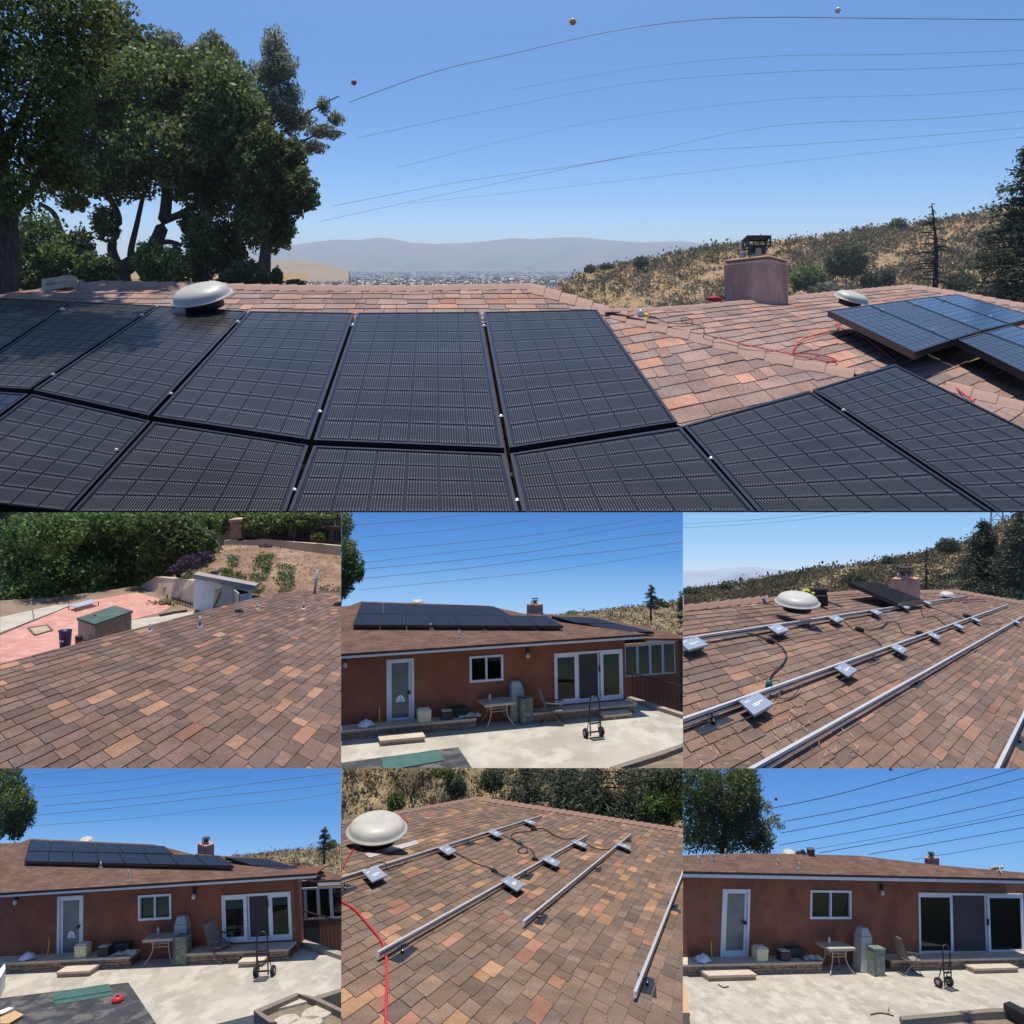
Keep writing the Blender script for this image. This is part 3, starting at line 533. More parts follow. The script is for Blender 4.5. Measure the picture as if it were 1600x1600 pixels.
# near tree at the left edge: dark trunk, crown spreading over the roof
tree('oak_tree', 'near dark oak with thick trunk at the left edge of the top picture', 16,
     [(40, 60, 130, 75), (-60, 150, 110, 110), (80, 150, 70, 70), (60, 235, 75, 50), (110, 275, 45, 34), (25, 300, 45, 40), (130, 20, 85, 55), (-40, -80, 190, 90), (-130, 40, 120, 140), (120, 110, 60, 50)],
     [([(2, 475), (8, 400), (4, 320), (-8, 230), (-20, 120)], 24, 15), ([(6, 345), (35, 315), (60, 280), (80, 230)], 9, 4), ([(-5, 270), (25, 200), (60, 120)], 9, 4), ([(8, 360), (30, 325), (52, 312)], 5, 3)], 20000, 6.5, OAK, lambda px, py: (px > -330) & (py > -330) & (py < 425), jit=.7, shell=.25)
G_ = 'bushes behind the roof at the left'
for lab, cr, n, cols, t in (('bright bush behind the near oak trunk', [(60, 375, 42, 45), (40, 415, 34, 32), (85, 405, 30, 34)], 3600, BRIGHT, 84), ('shady bush left of the cardboard box', [(45, 440, 36, 22), (80, 430, 28, 22)], 1800, OAK, 83), ('light green bush between the two left trunks', [(125, 395, 22, 40), (140, 420, 26, 28), (165, 420, 20, 22)], 2600, BRIGHT, 85),
        ('bushes of yellow green leaves behind the forked trunk', [(235, 410, 26, 36), (270, 415, 30, 32), (255, 435, 34, 16)], 3000, BRIGHT, 86), ('round olive bush right of the dome vent', [(385, 428, 28, 22), (360, 434, 20, 16), (405, 436, 18, 14)], 2400, OLIVE, 86), ('small low bush beside the leaning oak trunk', [(432, 432, 9, 14), (462, 443, 14, 6)], 700, OLIVE, 87)):
    bush('garden_bush', lab, t, cr, n, 5.0, cols, lambda px, py: (px > -60) & (py < 452), G_)
obj('garden_ground', MB().grid([[P(x, y, t) for x in np.linspace(-80, 480, 12)] for y, t in ((462, 84), (452, 90), (440, 104), (428, 140))]), mat('garden_soil', (.36, .22, .10), (.22, .16, .08), rough=1, scale=.5), kind='structure')
begin()
# --- the roof
roofA = thing('shingle_roof', A.hit(700, 600), 'reddish brown shingle roof under the large solar array of the top picture', 'roof')
PAL = [((.29, .19, .155), 5), ((.27, .185, .155), 4), ((.33, .205, .16), 3), ((.245, .18, .155), 2), ((.40, .21, .145), 1.3)]
shingles(roofA, A, ((500, 470), (760, 470)), ((600, 490), (609, 450)), [(-60, 470), (60, 452), (130, 443), (845, 449.5), (945, 489), (945, 506), (-60, 506)], (600, 475), 8.3, 34, PAL, 110, 160, 1.8, 1)
shingles(roofA, A, ((1032, 629), (1152, 604)), ((1083, 642), (1061, 611)), [(938, 487), (960, 490.5), (1332, 582), (1330, 610), (1075, 672), (1050, 660)], (1080, 615), 20.5, 36, PAL, 110, 140, 2.4, 2)
obj('deck', MB().prism([A.hit(*p) - A.n * .03 for p in ((-60, 500), (945, 500), (1060, 660), (1396, 573), (1850, 798), (-60, 798))], [A.hit(*p) - A.n * .012 for p in ((-60, 500), (945, 500), (1060, 660), (1396, 573), (1850, 798), (-60, 798))]), mat('roof_deck', (.045, .032, .028), rough=.95), roofA)
caps(roofA, [A.hit(x, y, .01) for x, y in ((100, 447), (160, 443), (300, 445), (420, 449), (620, 450), (830, 447))], 6.5, 26, (.34, .21, .165), 'cap_shingle', 300, lift=2.4, pl=(A, A))
caps(roofA, [A.hit(x, y, .01) for x, y in ((826, 447), (900, 469), (960, 489), (1050, 515), (1130, 537), (1230, 562), (1335, 584))], 11, 15, (.36, .225, .175), 'cap_shingle_hip', 300, lift=3.0, pl=(A, B))
roofB = thing('shingle_roof', B.hit(1300, 520), 'reddish brown shingle roof slope carrying the chimney and the right solar array', 'roof')
shingles(roofB, B, ((1240, 510), (1314, 498.5)), ((1240, 510), (1208, 492)), [[(955, 488), (1425, 447), (1640, 486), (1640, 560), (1330, 584)], [(1330, 584), (1640, 560), (1640, 700)]], (1240, 530), 15.5, 23, PAL, 110, 300, 2.0, 3)
caps(roofB, [B.hit(x, y, .01) for x, y in ((945, 484), (1000, 484), (1100, 478), (1200, 468), (1300, 458), (1425, 447))], 4, 28, (.34, .21, .165), 'cap_shingle', lift=1.6, pl=(B, B))
caps(roofB, [B.hit(x, y, .01) for x, y in ((1425, 447), (1500, 459), (1600, 477), (1640, 485))], 5, 10, (.34, .21, .165), 'cap_shingle', lift=1.8, pl=(B, B))
caps(roofB, [B.hit(x, y, .02) for x, y in ((1478, 600), (1540, 618), (1640, 646))], 11, 4, (.36, .225, .175), 'cap_shingle_hip', lift=3.0, pl=(B, B))
# --- solar panels on the main slope
ra = .075
def qa(*pts): return [A.hit(x, y, ra) for x, y in pts]
def ca(*pts): return [A.hit(x, y, ra) for x, y in pts]
GA = 'large solar array of the top picture'
rowU = [((-190, 456), (-40, 464), (-260, 582), (-480, 565)), ((-38, 464), (112, 471.5), (-82, 601), (-256, 583)), ((116, 471.7), (244, 478), (46, 609), (-76, 601.5)), ((248, 478.2), (386, 486.6), (233, 650), (52, 610)), ((390, 486.8), (553, 489.5), (484, 688), (240, 651.5)), ((558, 489.5), (750, 488), (788, 701), (490, 688.5)), ((756, 488), (933, 484.5), (1058, 660), (796, 700.5))]
labU = ['', 'upper row panel in deep tree shade at the left edge', 'upper row panel third from left, dappled with tree shade', 'upper row panel just below the large dome vent, half in shade', 'upper row sunlit panel below the stretch of ridge right of the vent', 'upper row middle panel, straight below the valley view', 'upper row last panel on the right, beside the open shingle triangle']
for i in range(1, 7):
    c = {2: [(98, 485), (83, 587)], 3: [(222, 494)], 4: [(372, 505), (267, 617)], 5: [(551, 510), (500, 645)], 6: [(756, 511), (783, 652)]}.get(i, [])
    module(labU[i], qa(*rowU[i]), 6, 10, GA, A.n, clamps=ca(*c), cells=i > 1, fw=.013)
rowL = [((-250, 590), (-84, 608), (-360, 798), (-600, 760)), ((-80, 608), (44, 616.5), (-160, 765), (-340, 770)), ((50, 617), (235, 659), (108, 799), (-155, 770)), ((240, 660), (482, 697), (447, 800), (113, 800)), ((490, 697.5), (788, 710), (811, 800), (451, 800)), ((797, 710), (1063, 668), (1180, 800), (816, 800)), ((1068, 666), (1264, 611), (1549, 800), (1184, 800)), ((1270, 609.5), (1398, 570), (1860, 800), (1556, 800))]
labL = ['', '', 'lower row panel at the bottom left corner of the top picture', 'lower row panel second from left', 'lower row middle panel nearest the viewer', 'lower row panel right of the middle, with wide seam above', 'lower row panel below the open shingle triangle', 'lower row rightmost panel reaching the right edge']
rows_ = [0, 0, 7, 6, 4, 5, 8, 12]
for i in range(2, 8):
    c = {3: [(182, 705)], 4: [(460, 767)], 5: [(808, 783)], 6: [(1111, 718)], 7: [(1318, 643)]}.get(i, [])
    module(labL[i] + ' of the array', qa(*rowL[i]), 6, rows_[i], GA, A.n, clamps=ca(*c), open_near=True, fw=.013)
module('lower row panel sliver at the left edge of the large array', qa(*rowL[1]), 6, 8, GA, A.n, cells=False, fw=.013)
# --- panels on the right slope, standing a hand above it
rb = .15; GB = 'right solar array of the top picture'
qb = lambda *pts: [B.hit(x, y, rb) for x, y in pts]
tops = [(1294, 486), (1358.5, 477), (1413, 469.5), (1457.5, 464), (1497, 460)]; bots = [(1430, 551), (1487, 532), (1535, 517), (1578, 506.5), (1622, 495)]
lab4 = ['leftmost panel of the right array, its dark edge raised over the shingles', 'second panel from left of the right array', 'third panel from left of the right array', 'farthest panel of the right array beside the small vent side ridge']
for i in range(4): module(lab4[i], qb(tops[i], (tops[i + 1][0] - 1.5, tops[i + 1][1] + .2), (bots[i + 1][0] - 1.5, bots[i + 1][1] + .3), bots[i]), 6, 10, GB, B.n, cells=i < 2, thick=.035, clamps=[B.hit(*p, rb) for p in ([(1379, 486), (1458, 518)], [(1430, 477), (1506, 505)], [(1474, 470), (1547, 496)], [])[i]], fw=.016)
t2 = [(1497, 531.5), (1541, 519.5), (1582, 508), (1640, 492)]; b2 = [(1640, 602), (1700, 580), (1760, 560), (1820, 540)]
for i in range(2): module(['lower panel of the right array running out of the picture', 'second lower panel of the right array at the right edge'][i], qb(t2[i], (t2[i + 1][0] - 1.5, t2[i + 1][1] + .4), (b2[i + 1][0] - 1.5, b2[i + 1][1]), b2[i]), 6, 10, GB, B.n, cells=i < 1, thick=.035, fw=.016)
finish(-900, -900, 2600, 800.5)
# --- vents, chimney and small things on the roof
c = A.hit(318, 470, .13); k = proj(c)[2] / FP
dome_vent('large pale dome roof vent under the oaks, half shaded', P(316, 464, proj(c)[2]), 48 * k, nrm(UP * .88 - FW * .46 - XW * .12), k)
c = B.hit(1335, 476, .1); k = proj(c)[2] / FP
dome_vent('small pale dome vent beside the right solar array', P(1330, 467, proj(c)[2]), 27.5 * k, nrm(UP * .9 - FW * .40 + XW * .2), k)
def chimney(label, base, t, half, hpx, cap=True, up=UP, pl=((-1, .35), (.2, -.3), (1, .35), (0, 1.1)), cols=None, kk=1.0):
    k = t / FP; b = P(*base, t); r = thing('chimney', b, label, 'chimney'); fx, fy = XW, nrm(np.cross(up, XW)); ring = [b + fx * x * half * k + fy * y * half * k for x, y in pl]
    cen = sum(ring) / len(ring); mb = MB(); z = [ring, [p + up * hpx * .93 * k for p in ring], [cen + (p - cen) * .93 + up * hpx * k for p in ring]]
    mb.prism([p - up * 14 * k for p in z[0]], z[1]); obj('stack', mb, M_stuc, r, bevel=half * .09 * k)
    obj('crown_slope', MB().prism(z[1], z[2]), mat('chimney_top', (.52, .30, .19), (.45, .25, .17), rough=.9, scale=8), r, bevel=half * .05 * k)
    if cap:
        m = mat('cap_metal', (.10, .10, .10), (.05, .05, .05), rough=.5, metal=.6, scale=20); tcen = cen + up * hpx * k - fx * .03 * half * k; h = half * k * kk
        obj('flue', MB().lathe(tcen, up, [(.24 * h, -.05 * h), (.24 * h, .1 * h), (.2 * h, .12 * h), (.2 * h, .3 * h)], 16), mat('mortar', (.5, .36, .27), rough=.9), r)
        sc = MB(); sc.obox(tcen + up * .27 * h, fx * .22 * h, fy * .18 * h, up * .12 * h); obj('spark_screen', sc, m, r)
        fr = MB(); w, d_, z0, z1 = .34 * h, .26 * h, .36 * h, .62 * h
        cs = [tcen + fx * a * w + fy * b_ * d_ for a, b_ in ((-1, -1), (1, -1), (1, 1), (-1, 1))]
        for i in range(4):
            for zz in (z0, z1): fr.bar(cs[i] + up * zz, cs[(i + 1) % 4] + up * zz, .035 * h, .035 * h)
            fr.bar(cs[i] + up * z0, cs[i] + up * z1, .035 * h, .035 * h, up=FW)
            for s in (.25, .5, .75): fr.bar(cs[i] * (1 - s) + cs[(i + 1) % 4] * s + up * z0, cs[i] * (1 - s) + cs[(i + 1) % 4] * s + up * z1, .012 * h, .012 * h, up=FW)
        obj('cap_cage', fr, m, r); obj('cap_lid', MB().obox(tcen + up * .645 * h, fx * .36 * h, fy * .28 * h, up * .012 * h), m, r)
        pot = MB().lathe(tcen - fx * .42 * h, up, [(.075 * h, -.04 * h), (.075 * h, .2 * h), (.055 * h, .24 * h), (.055 * h, .27 * h)], 14); obj('small_flue', pot, mat('pot_grey', (.35, .33, .34), rough=.6), r)
    return r
tc = proj(B.hit(1190, 473))[2]; chimney('broad pink stucco chimney with cage cap on the right roof slope', (1187, 470), tc, 53, 69)
def cable(label, pl, pts, px, mat_, name='cable', up=.02, group=None, cat='cable'):
    ps = [pl.hit(p[0], p[1], (p[2] if len(p) > 2 else up)) for p in pts]; k = proj(ps[0])[2] / FP; return obj(name, MB().tube(spline(ps, 6), px * .5 * k, 6), mat_, None, label, cat, group)
cable('red extension cable looping on the shingles toward the right array', B, [(1125, 528), (1170, 540), (1230, 552), (1300, 566), (1302, 560), (1270, 553), (1243, 552), (1240, 545), (1255, 530), (1290, 519), (1310, 515), (1306, 501, .05), (1310, 502, .05), (1313, 512), (1345, 525), (1375, 545), (1400, 566)], 2.0, M_red)
cable('thin dark cord running from the yellow lamp down to the hip caps', B, [(1025, 497), (1045, 505), (1080, 505), (1078, 498), (1065, 497), (1068, 503), (1090, 508), (1101, 516), (1100, 522), (1128, 529)], 1.3, M_dark)
cable('short red cable end beside the lower right panel', B, [(1472, 599), (1490, 604), (1505, 615), (1522, 628)], 2.4, M_red)
def work_lamp():
    t = proj(B.hit(1000, 496))[2]; k = t / FP; r = thing('work_lamp', P(1000, 496, t), 'yellow and black work lamp lying by the hip caps', 'lamp'); ax = nrm(P(1026, 497, t) - P(998, 490, t) + FW * .01)
    c = P(998, 490.5, t); obj('reflector', MB().lathe(c, ax, [(7.4 * k, -1 * k), (8.2 * k, 0), (7.4 * k, 3 * k), (4.5 * k, 8 * k)], 20), mat('lamp_chrome', (.55, .56, .55), rough=.25, metal=.6), r, smooth=True)
    obj('lens', MB().lathe(c - ax * .9 * k, ax, [(6.4 * k, 0), (5 * k, .6 * k)], 20), M_dark, r); obj('body', MB().lathe(c, ax, [(4.4 * k, 7 * k), (3.9 * k, 13 * k), (3 * k, 18 * k)], 14), mat('lamp_yellow', (.72, .62, .03), rough=.5), r, smooth=True); obj('handle', MB().lathe(c, ax, [(2.6 * k, 17.6 * k), (2.4 * k, 28 * k), (1.4 * k, 30 * k)], 12), M_dark, r, smooth=True)
work_lamp()
def red_bag():
    t = proj(B.hit(1118, 472))[2]; k = t / FP; r = thing('tool_bag', P(1118, 471, t), 'small red and black tool bag left of the chimney foot', 'bag'); c = P(1118, 467, t)
    obj('pouch', MB().lathe(c, XW, [(1 * k, -14 * k), (3 * k, -9 * k), (4.6 * k, 0), (3.5 * k, 7 * k), (2 * k, 11 * k)], 12), mat('bag_red', (.45, .03, .05), rough=.7), r, smooth=True); obj('strap', MB().tube([c - XW * 16 * k, c - XW * 4 * k + UP * 3.4 * k, c + XW * 6 * k + UP * 5 * k, c + XW * 15 * k], 1.6 * k, 6), M_dark, r)
red_bag()
def carton():
    t = proj(A.hit(95, 452))[2]; k = t / FP; b = P(93, 452, t); r = thing('carton', b, 'pale cardboard carton on the shaded ridge at the left', 'box'); fx = nrm(XW * .97 + UP * .12 - FW * .1); fy = nrm(np.cross(UP, fx))
    c = b + UP * 8 * k; m = mat('cardboard_pale', (.42, .36, .28), (.34, .29, .23), rough=.9, scale=14); obj('sides', MB().obox(c, fx * 24 * k, fy * 9 * k, UP * 9.5 * k), m, r, bevel=.6 * k)
    pr = MB(); ink = mat('carton_ink', (.06, .06, .06), rough=.8); fr = c - fy * 9.06 * k
    for i in range(11): pr.obox(fr + fx * (-17 + i * 2.1) * k - UP * .4 * k, fx * .75 * k, fy * .05 * k, UP * (1.3 if i in (0, 3, 6) else 1.0) * k)
    for i in range(8): pr.obox(fr + fx * (6.5 + i * 1.7) * k - UP * .4 * k, fx * .5 * k, fy * .05 * k, UP * .7 * k)
    pr.face([fr + fx * -9 * k + UP * 2 * k - fy * .06 * k, fr + fx * -6 * k + UP * 3.4 * k - fy * .06 * k, fr + fx * -3.5 * k + UP * 5.2 * k - fy * .06 * k, fr + fx * -6.5 * k + UP * 4.2 * k - fy * .06 * k]); obj('print', pr, ink, r)
carton()
def shade_limb():  # unseen leafy limb, added to cast tree shade on the left panels
    r = thing('oak_tree', CAM + A3(-6.5, 9.0, -.5), 'oak limb reaching over the left end of the roof from outside the picture', 'tree'); mb = MB(); mb.tube(spline([CAM + A3(-6.5, 9.0, -.5), CAM + A3(-6.2, 8.4, 2.2), CAM + A3(-4.6, 7.4, 3.6), CAM + A3(-3.2, 6.6, 3.9)], 5), np.linspace(.16, .04, 16), 8); obj('trunk', mb, M_bark, r, smooth=True)
    c = [CAM + A3(*p) for p in ((-3.3, 6.9, 3.5), (-4.2, 6.3, 3.6), (-2.7, 6.2, 3.7), (-3.7, 5.6, 3.8), (-4.8, 6.8, 3.3), (-3.0, 7.6, 3.3), (-4.0, 7.9, 3.2), (-5.2, 5.9, 3.6))]; d = leaves(c, [(.62, .42, .3)] * 8, 15000, .055, OAK, rng, None, .1); leaf_obj('crown', d, r)
shade_limb()
# ================================================================== SECOND ROW, LEFT: bare shingle roof over the back yard
begin()
Zf = lambda ox, oy: (lambda x, y: (ox + x / 3.002, oy + y / 3.002))
M1 = Plane(P(266, 1200, 7.0), np.cross(vp_dir(767, 843), vp_dir(-303, 750)))
z = Zf(0, 800)
roof1 = thing('shingle_roof', M1.hit(266, 1100), 'bare mottled brown shingle roof with vent pipes above the back yard', 'roof')
PALD = [((.15, .098, .078), 6), ((.165, .105, .084), 5), ((.13, .09, .076), 3), ((.19, .115, .085), 2.5), ((.29, .165, .105), 1.0), ((.27, .14, .095), .6)]
def toward(p, v, d): v = np.array(v, float) - p; v = v / np.linalg.norm(v) * d; return (tuple(p), (p[0] + v[0], p[1] + v[1]))
shingles(roof1, M1, toward((357, 1157), (767, 843), 30), toward((357, 1157), (-303, 750), 25), [(-4, 1038.5), (412, 931), (470, 922), (540, 926), (540, 1204), (-4, 1204)], (357, 1157), 21, 29, PALD, 55, 300, 2.0, 21)
def pv(lab, zx, zy, h, rad=2.0): p = M1.hit(*z(zx, zy)); pipe_vent(lab, p, proj(p)[2] / FP, h, rad, 'vent pipes of the bare roof')
pv('vent pipe at the roof edge nearest the concrete hut', 703, 562, 12); pv('tall vent pipe on the bare roof with square flashing', 938, 540, 17, 2.2); pv('short vent pipe right of the low black vent', 1207, 458, 10, 1.8); pv('vent pipe with long shadow near the right end of the bare roof', 1424, 458, 12, 2.2)
def low_vent(lab, zx, zy, w):
    p = M1.hit(*z(zx, zy)); k = proj(p)[2] / FP; r = thing('low_roof_vent', p, lab, 'roof vent', 'low black roof vents'); fy = nrm(np.cross(UP, XW))
    b = [p + XW * a * w * k + fy * c * w * k for a, c in ((-1, -.7), (1, -.7), (1, .7), (-1, .7))]; cen = sum(b) / 4
    obj('hood', MB().prism([q + UP * .16 * w * k for q in b], [cen + (q - cen) * .6 + UP * .75 * w * k for q in b]), M_dark, r, bevel=.06 * w * k); obj('base', MB().prism(b, [cen + (q - cen) * .8 + UP * .18 * w * k for q in b]), M_black, r)
low_vent('low black box vent in the middle of the bare roof', 1120, 472, 7); low_vent('low black box vent at the right edge of the bare roof', 1590, 442, 9)
def mast():
    p = M1.hit(*z(1475, 383)); k = proj(p)[2] / FP; r = thing('mast', p, 'grey metal service mast with cross arms beyond the bare roof', 'mast'); m = mat('mast_grey', (.45, .46, .48), rough=.4, metal=.5)
    obj('pole', MB().tube([p, p + UP * 37 * k + XW * 5 * k], 2.2 * k, 10), m, r, smooth=True); a = MB(); a.bar(p + UP * 36 * k - XW * 2 * k, p + UP * 36 * k + XW * 13 * k, 1.6 * k, 1.6 * k, up=FW); a.bar(p + UP * 22 * k - XW * 2 * k, p + UP * 22.5 * k + XW * 6 * k, 2.4 * k, 2.4 * k, up=FW); obj('cross_arms', a, m, r)
mast()
# --- the yard
YG = Plane(P(150, 1040, 24), np.cross(XW, P(150, 890, 41) - P(150, 1040, 24)))
yk = lambda p: proj(p)[2] / FP
def ground_poly(name, pts, m, up=0.0, kind='structure', **kw): return obj(name, MB().face([YG.hit(*z(*p), up) for p in pts][::-1]), m, None, kind=kind, **kw)
ground_poly('yard_ground', [(-60, 900), (-60, 420), (300, 395), (660, 345), (920, 430), (1100, 470), (1000, 600), (400, 900)], mat('yard_dirt', (.26, .18, .12), (.18, .13, .09), rough=1, scale=.8))
ground_poly('terrace', [(-30, 900), (-30, 585), (318, 446), (450, 408), (640, 378), (735, 402), (800, 445), (760, 470), (617, 506), (640, 560), (380, 700)], mat('red_concrete', (.50, .25, .20), (.44, .20, .16), rough=.95, scale=.8, c3=(.54, .30, .24), scale2=2.5, bump=.2), .012)
ground_poly('path', [(617, 507), (960, 458), (990, 475), (700, 560), (600, 590)], mat('pale_concrete', (.46, .41, .33), (.38, .34, .28), rough=.95, scale=1.2), .02)
ground_poly('path', [(-30, 578), (-30, 500), (260, 436), (330, 432), (316, 444)], mat('pale_concrete', (.46, .41, .33)), .02)
cu = MB(); a, b, c = (YG.hit(*z(*p)) for p in ((-30, 590), (318, 447), (450, 410))); cu.bar(a, b, 2.4 * yk(a), 3 * yk(a)); obj('kerb', cu, mat('dark_kerb', (.10, .08, .07), rough=.95), None, kind='structure')
sqf = thing('ground_hatch', YG.hit(*z(190, 555)), 'sandy square patch framed with boards on the red terrace', 'hatch'); q4 = [YG.hit(*z(*p), .03) for p in ((133, 545), (222, 530), (245, 555), (165, 578))]
obj('sand', MB().face(q4[::-1]), mat('sand', (.42, .33, .22), (.35, .27, .18), rough=1, scale=4), sqf); e = MB()
for i in range(4): e.bar(q4[i], q4[(i + 1) % 4], .06, .05)
obj('edging', e, mat('weathered_wood', (.20, .15, .10), (.14, .10, .07), rough=.9, scale=5), sqf)
def hut():
    g = [YG.hit(*z(*p)) for p in ((366, 592), (447, 622), (617, 556))]; k = yk(g[1]); back = g[0] + g[2] - g[1]; h = UP * 33 * k; r = thing('concrete_hut', g[1], 'low concrete hut with dark green flat top on the terrace', 'hut'); m = mat('hut_concrete', (.44, .38, .28), (.33, .29, .22), rough=.95, scale=2, c3=(.22, .2, .15), scale2=.9)
    B4 = [g[1], g[2], back, g[0]]; obj('wall', MB().prism([p - UP * 6 * k for p in B4], [p + h * .9 for p in B4]), m, r); cen = sum(B4) / 4; T4 = [cen + (p - cen) * 1.05 + h * .9 for p in B4]; obj('top_slab', MB().prism(T4, [p + h * .1 for p in T4]), mat('green_felt', (.05, .085, .07), (.09, .12, .10), rough=.9, scale=2.5), r)
    bd = MB()
    for i in range(4): bd.prism([g[1] * (1 - .97) + g[2] * .97 + UP * (4 + i * 6.2) * k - FW * .02, g[1] * .97 + g[2] * .03 + UP * (4 + i * 6.2) * k - FW * .02, g[1] * .97 + g[2] * .03 + UP * (9.6 + i * 6.2) * k - FW * .02, g[1] * .03 + g[2] * .97 + UP * (9.6 + i * 6.2) * k - FW * .02], [q_ - FW * .05 for q_ in (g[1] * .03 + g[2] * .97 + UP * (4 + i * 6.2) * k, g[1] * .97 + g[2] * .03 + UP * (4 + i * 6.2) * k, g[1] * .97 + g[2] * .03 + UP * (9.6 + i * 6.2) * k, g[1] * .03 + g[2] * .97 + UP * (9.6 + i * 6.2) * k)])
    obj('boards', bd, mat('hut_board', (.22, .17, .12), (.15, .12, .09), rough=.9, scale=4), r)
    tc = T4[0] * .35 + T4[2] * .3 + T4[3] * .35 + h * .1; obj('red_can', MB().lathe(tc, UP, [(2.2 * k, 0), (2.2 * k, 2.4 * k), (1.2 * k, 2.8 * k)], 10), M_red, r)
hut()
def bin_():
    p = YG.hit(*z(306, 645)); k = yk(p); r = thing('rubbish_bin', p, 'tall dark blue plastic bin on the terrace beside the roof edge', 'bin'); m = mat('bin_blue', (.012, .02, .085), (.018, .028, .10), rough=.45, scale=3); obj('body', MB().lathe(p, UP, [(7.6 * k, 0), (9.2 * k, 28 * k), (9.9 * k, 28.5 * k), (9.9 * k, 30.5 * k), (8.8 * k, 30.5 * k), (7.0 * k, 6 * k)], 22), m, r, smooth=True)
    lb = p - FW * 9.2 * k + UP * 15 * k - XW * 3.5 * k; s = MB(); s.obox(lb, XW * 1.7 * k, FW * .25 * k, UP * 1.6 * k); s.obox(lb + XW * 4.2 * k, XW * 1.3 * k, FW * .25 * k, UP * 1.2 * k); obj('label', s, M_white, r)
bin_()
p = YG.hit(*z(370, 618)); k = yk(p); r = thing('bucket', p, 'small dark bucket with reddish band beside the blue bin', 'bucket'); obj('pail', MB().lathe(p, UP, [(4.4 * k, 0), (5.4 * k, 8 * k), (5.6 * k, 12 * k), (4 * k, 12.5 * k)], 16), M_dark, r, smooth=True); obj('band', MB().lathe(p, UP, [(5.1 * k, 2 * k), (5.45 * k, 6 * k)], 16), mat('bucket_red', (.2, .05, .035), rough=.7), r)
def bench():
    g = [YG.hit(*z(*p)) for p in ((355, 470), (462, 442), (428, 432), (322, 460))]; k = yk(g[0]); h = UP * 7 * k; r = thing('table', g[0], 'low table with pale blue grey slatted top on the terrace', 'table'); m = mat('blue_slats', (.42, .47, .55), (.34, .39, .47), rough=.6, scale=6)
    for i in range(4): a, b = g[0] * (1 - i / 4) + g[3] * (i / 4), g[1] * (1 - i / 4) + g[2] * (i / 4); a2, b2 = g[0] * (1 - (i + .85) / 4) + g[3] * ((i + .85) / 4), g[1] * (1 - (i + .85) / 4) + g[2] * ((i + .85) / 4); obj('slat', MB().prism([a + h, b + h, b2 + h, a2 + h], [q_ + h + UP * .9 * k for q_ in (a, b, b2, a2)]), m, r)
    for q_ in g: obj('leg', MB().tube([q_, q_ + h], .7 * k, 6), mat('leg_rust', (.12, .06, .05), rough=.8), r)
bench()
def debris():
    q = np.random.default_rng(3); c = YG.hit(*z(775, 432)); k = yk(c); mb = MB()
    for i in range(70): o = c + XW * q.normal() * 9 * k + nrm(np.cross(UP, XW)) * q.normal() * 14 * k * .4 + UP * abs(q.normal()) * 3.5 * k; d = nrm(q.normal(size=3)); e = nrm(np.cross(d, q.normal(size=3))); mb.obox(o, d * q.uniform(1, 5) * k, e * q.uniform(.5, 1.6) * k, np.cross(d, e) * q.uniform(.4, 1.4) * k)
    obj('rubble', mb, mat('rubble', (.30, .22, .13), (.16, .12, .08), rough=1, scale=3), None, 'heap of broken stump wood and earth in the yard', 'rubble', kind='stuff')
    a, b = YG.hit(*z(750, 486), .05), YG.hit(*z(876, 462), .05); obj('log', MB().tube([a, (a + b) / 2 + UP * .02, b], [2.2 * k, 2.0 * k, 1.6 * k], 9), M_bark, None, 'fallen log lying on the path in the yard', 'log', smooth=True)
debris()
for i, (a_, b_) in enumerate((((145, 420), (160, 505)), ((752, 196), (754, 262)))):
    p1 = YG.hit(*z(*b_)) if i == 0 else P(*z(*b_), 42); obj('stake', MB().tube([p1, p1 + UP * (b_[1] - a_[1]) / 3 * yk(p1) + XW * (a_[0] - b_[0]) / 3 * yk(p1)], .9 * yk(p1), 6), mat('stake_white', (.6, .6, .57), rough=.6), None, ['thin white stake leaning at the terrace kerb', 'thin pale stake standing before the dark trees'][i], 'stake')
# --- shed, walls, slope, fence
def wallq(name, pts, t, m, label, cat, thick=.25, parent=None):
    ps = [P(*z(*p[:2]), p[2] if len(p) > 2 else t) for p in pts]; return obj(name, MB().prism([q_ + FW * thick for q_ in ps][::-1], ps[::-1]) if False else MB().prism([q_ + FW * thick for q_ in ps], ps), m, parent, label, cat)
M_cream = mat('cream_wall', (.58, .46, .33), (.52, .41, .29), rough=.95, scale=1.6, c3=(.46, .35, .25), scale2=.5, bump=.2)
rw = thing('retaining_wall', P(*z(800, 400), 40), 'cream block retaining wall left of the white shed', 'wall'); wallq('wall', [(655, 356, 36.4), (668, 340, 36.4), (730, 305, 35.4), (915, 322, 32.4), (912, 470, 32.0), (800, 420, 33.6)], 34, M_cream, None, None, .3, rw)
rl = MB(); pp_ = [P(*z(x, y), t_) for x, y, t_ in ((800, 400, 33.3), (905, 432, 31.9))]; rl.tube(pp_, .035, 6)
for i in range(10): s = i / 9; rl.tube([pp_[0] * (1 - s) + pp_[1] * s, pp_[0] * (1 - s) + pp_[1] * s - UP * .5], .02, 5)
obj('small_railing', rl, M_black, None, 'low black railing in front of the cream retaining wall', 'railing')
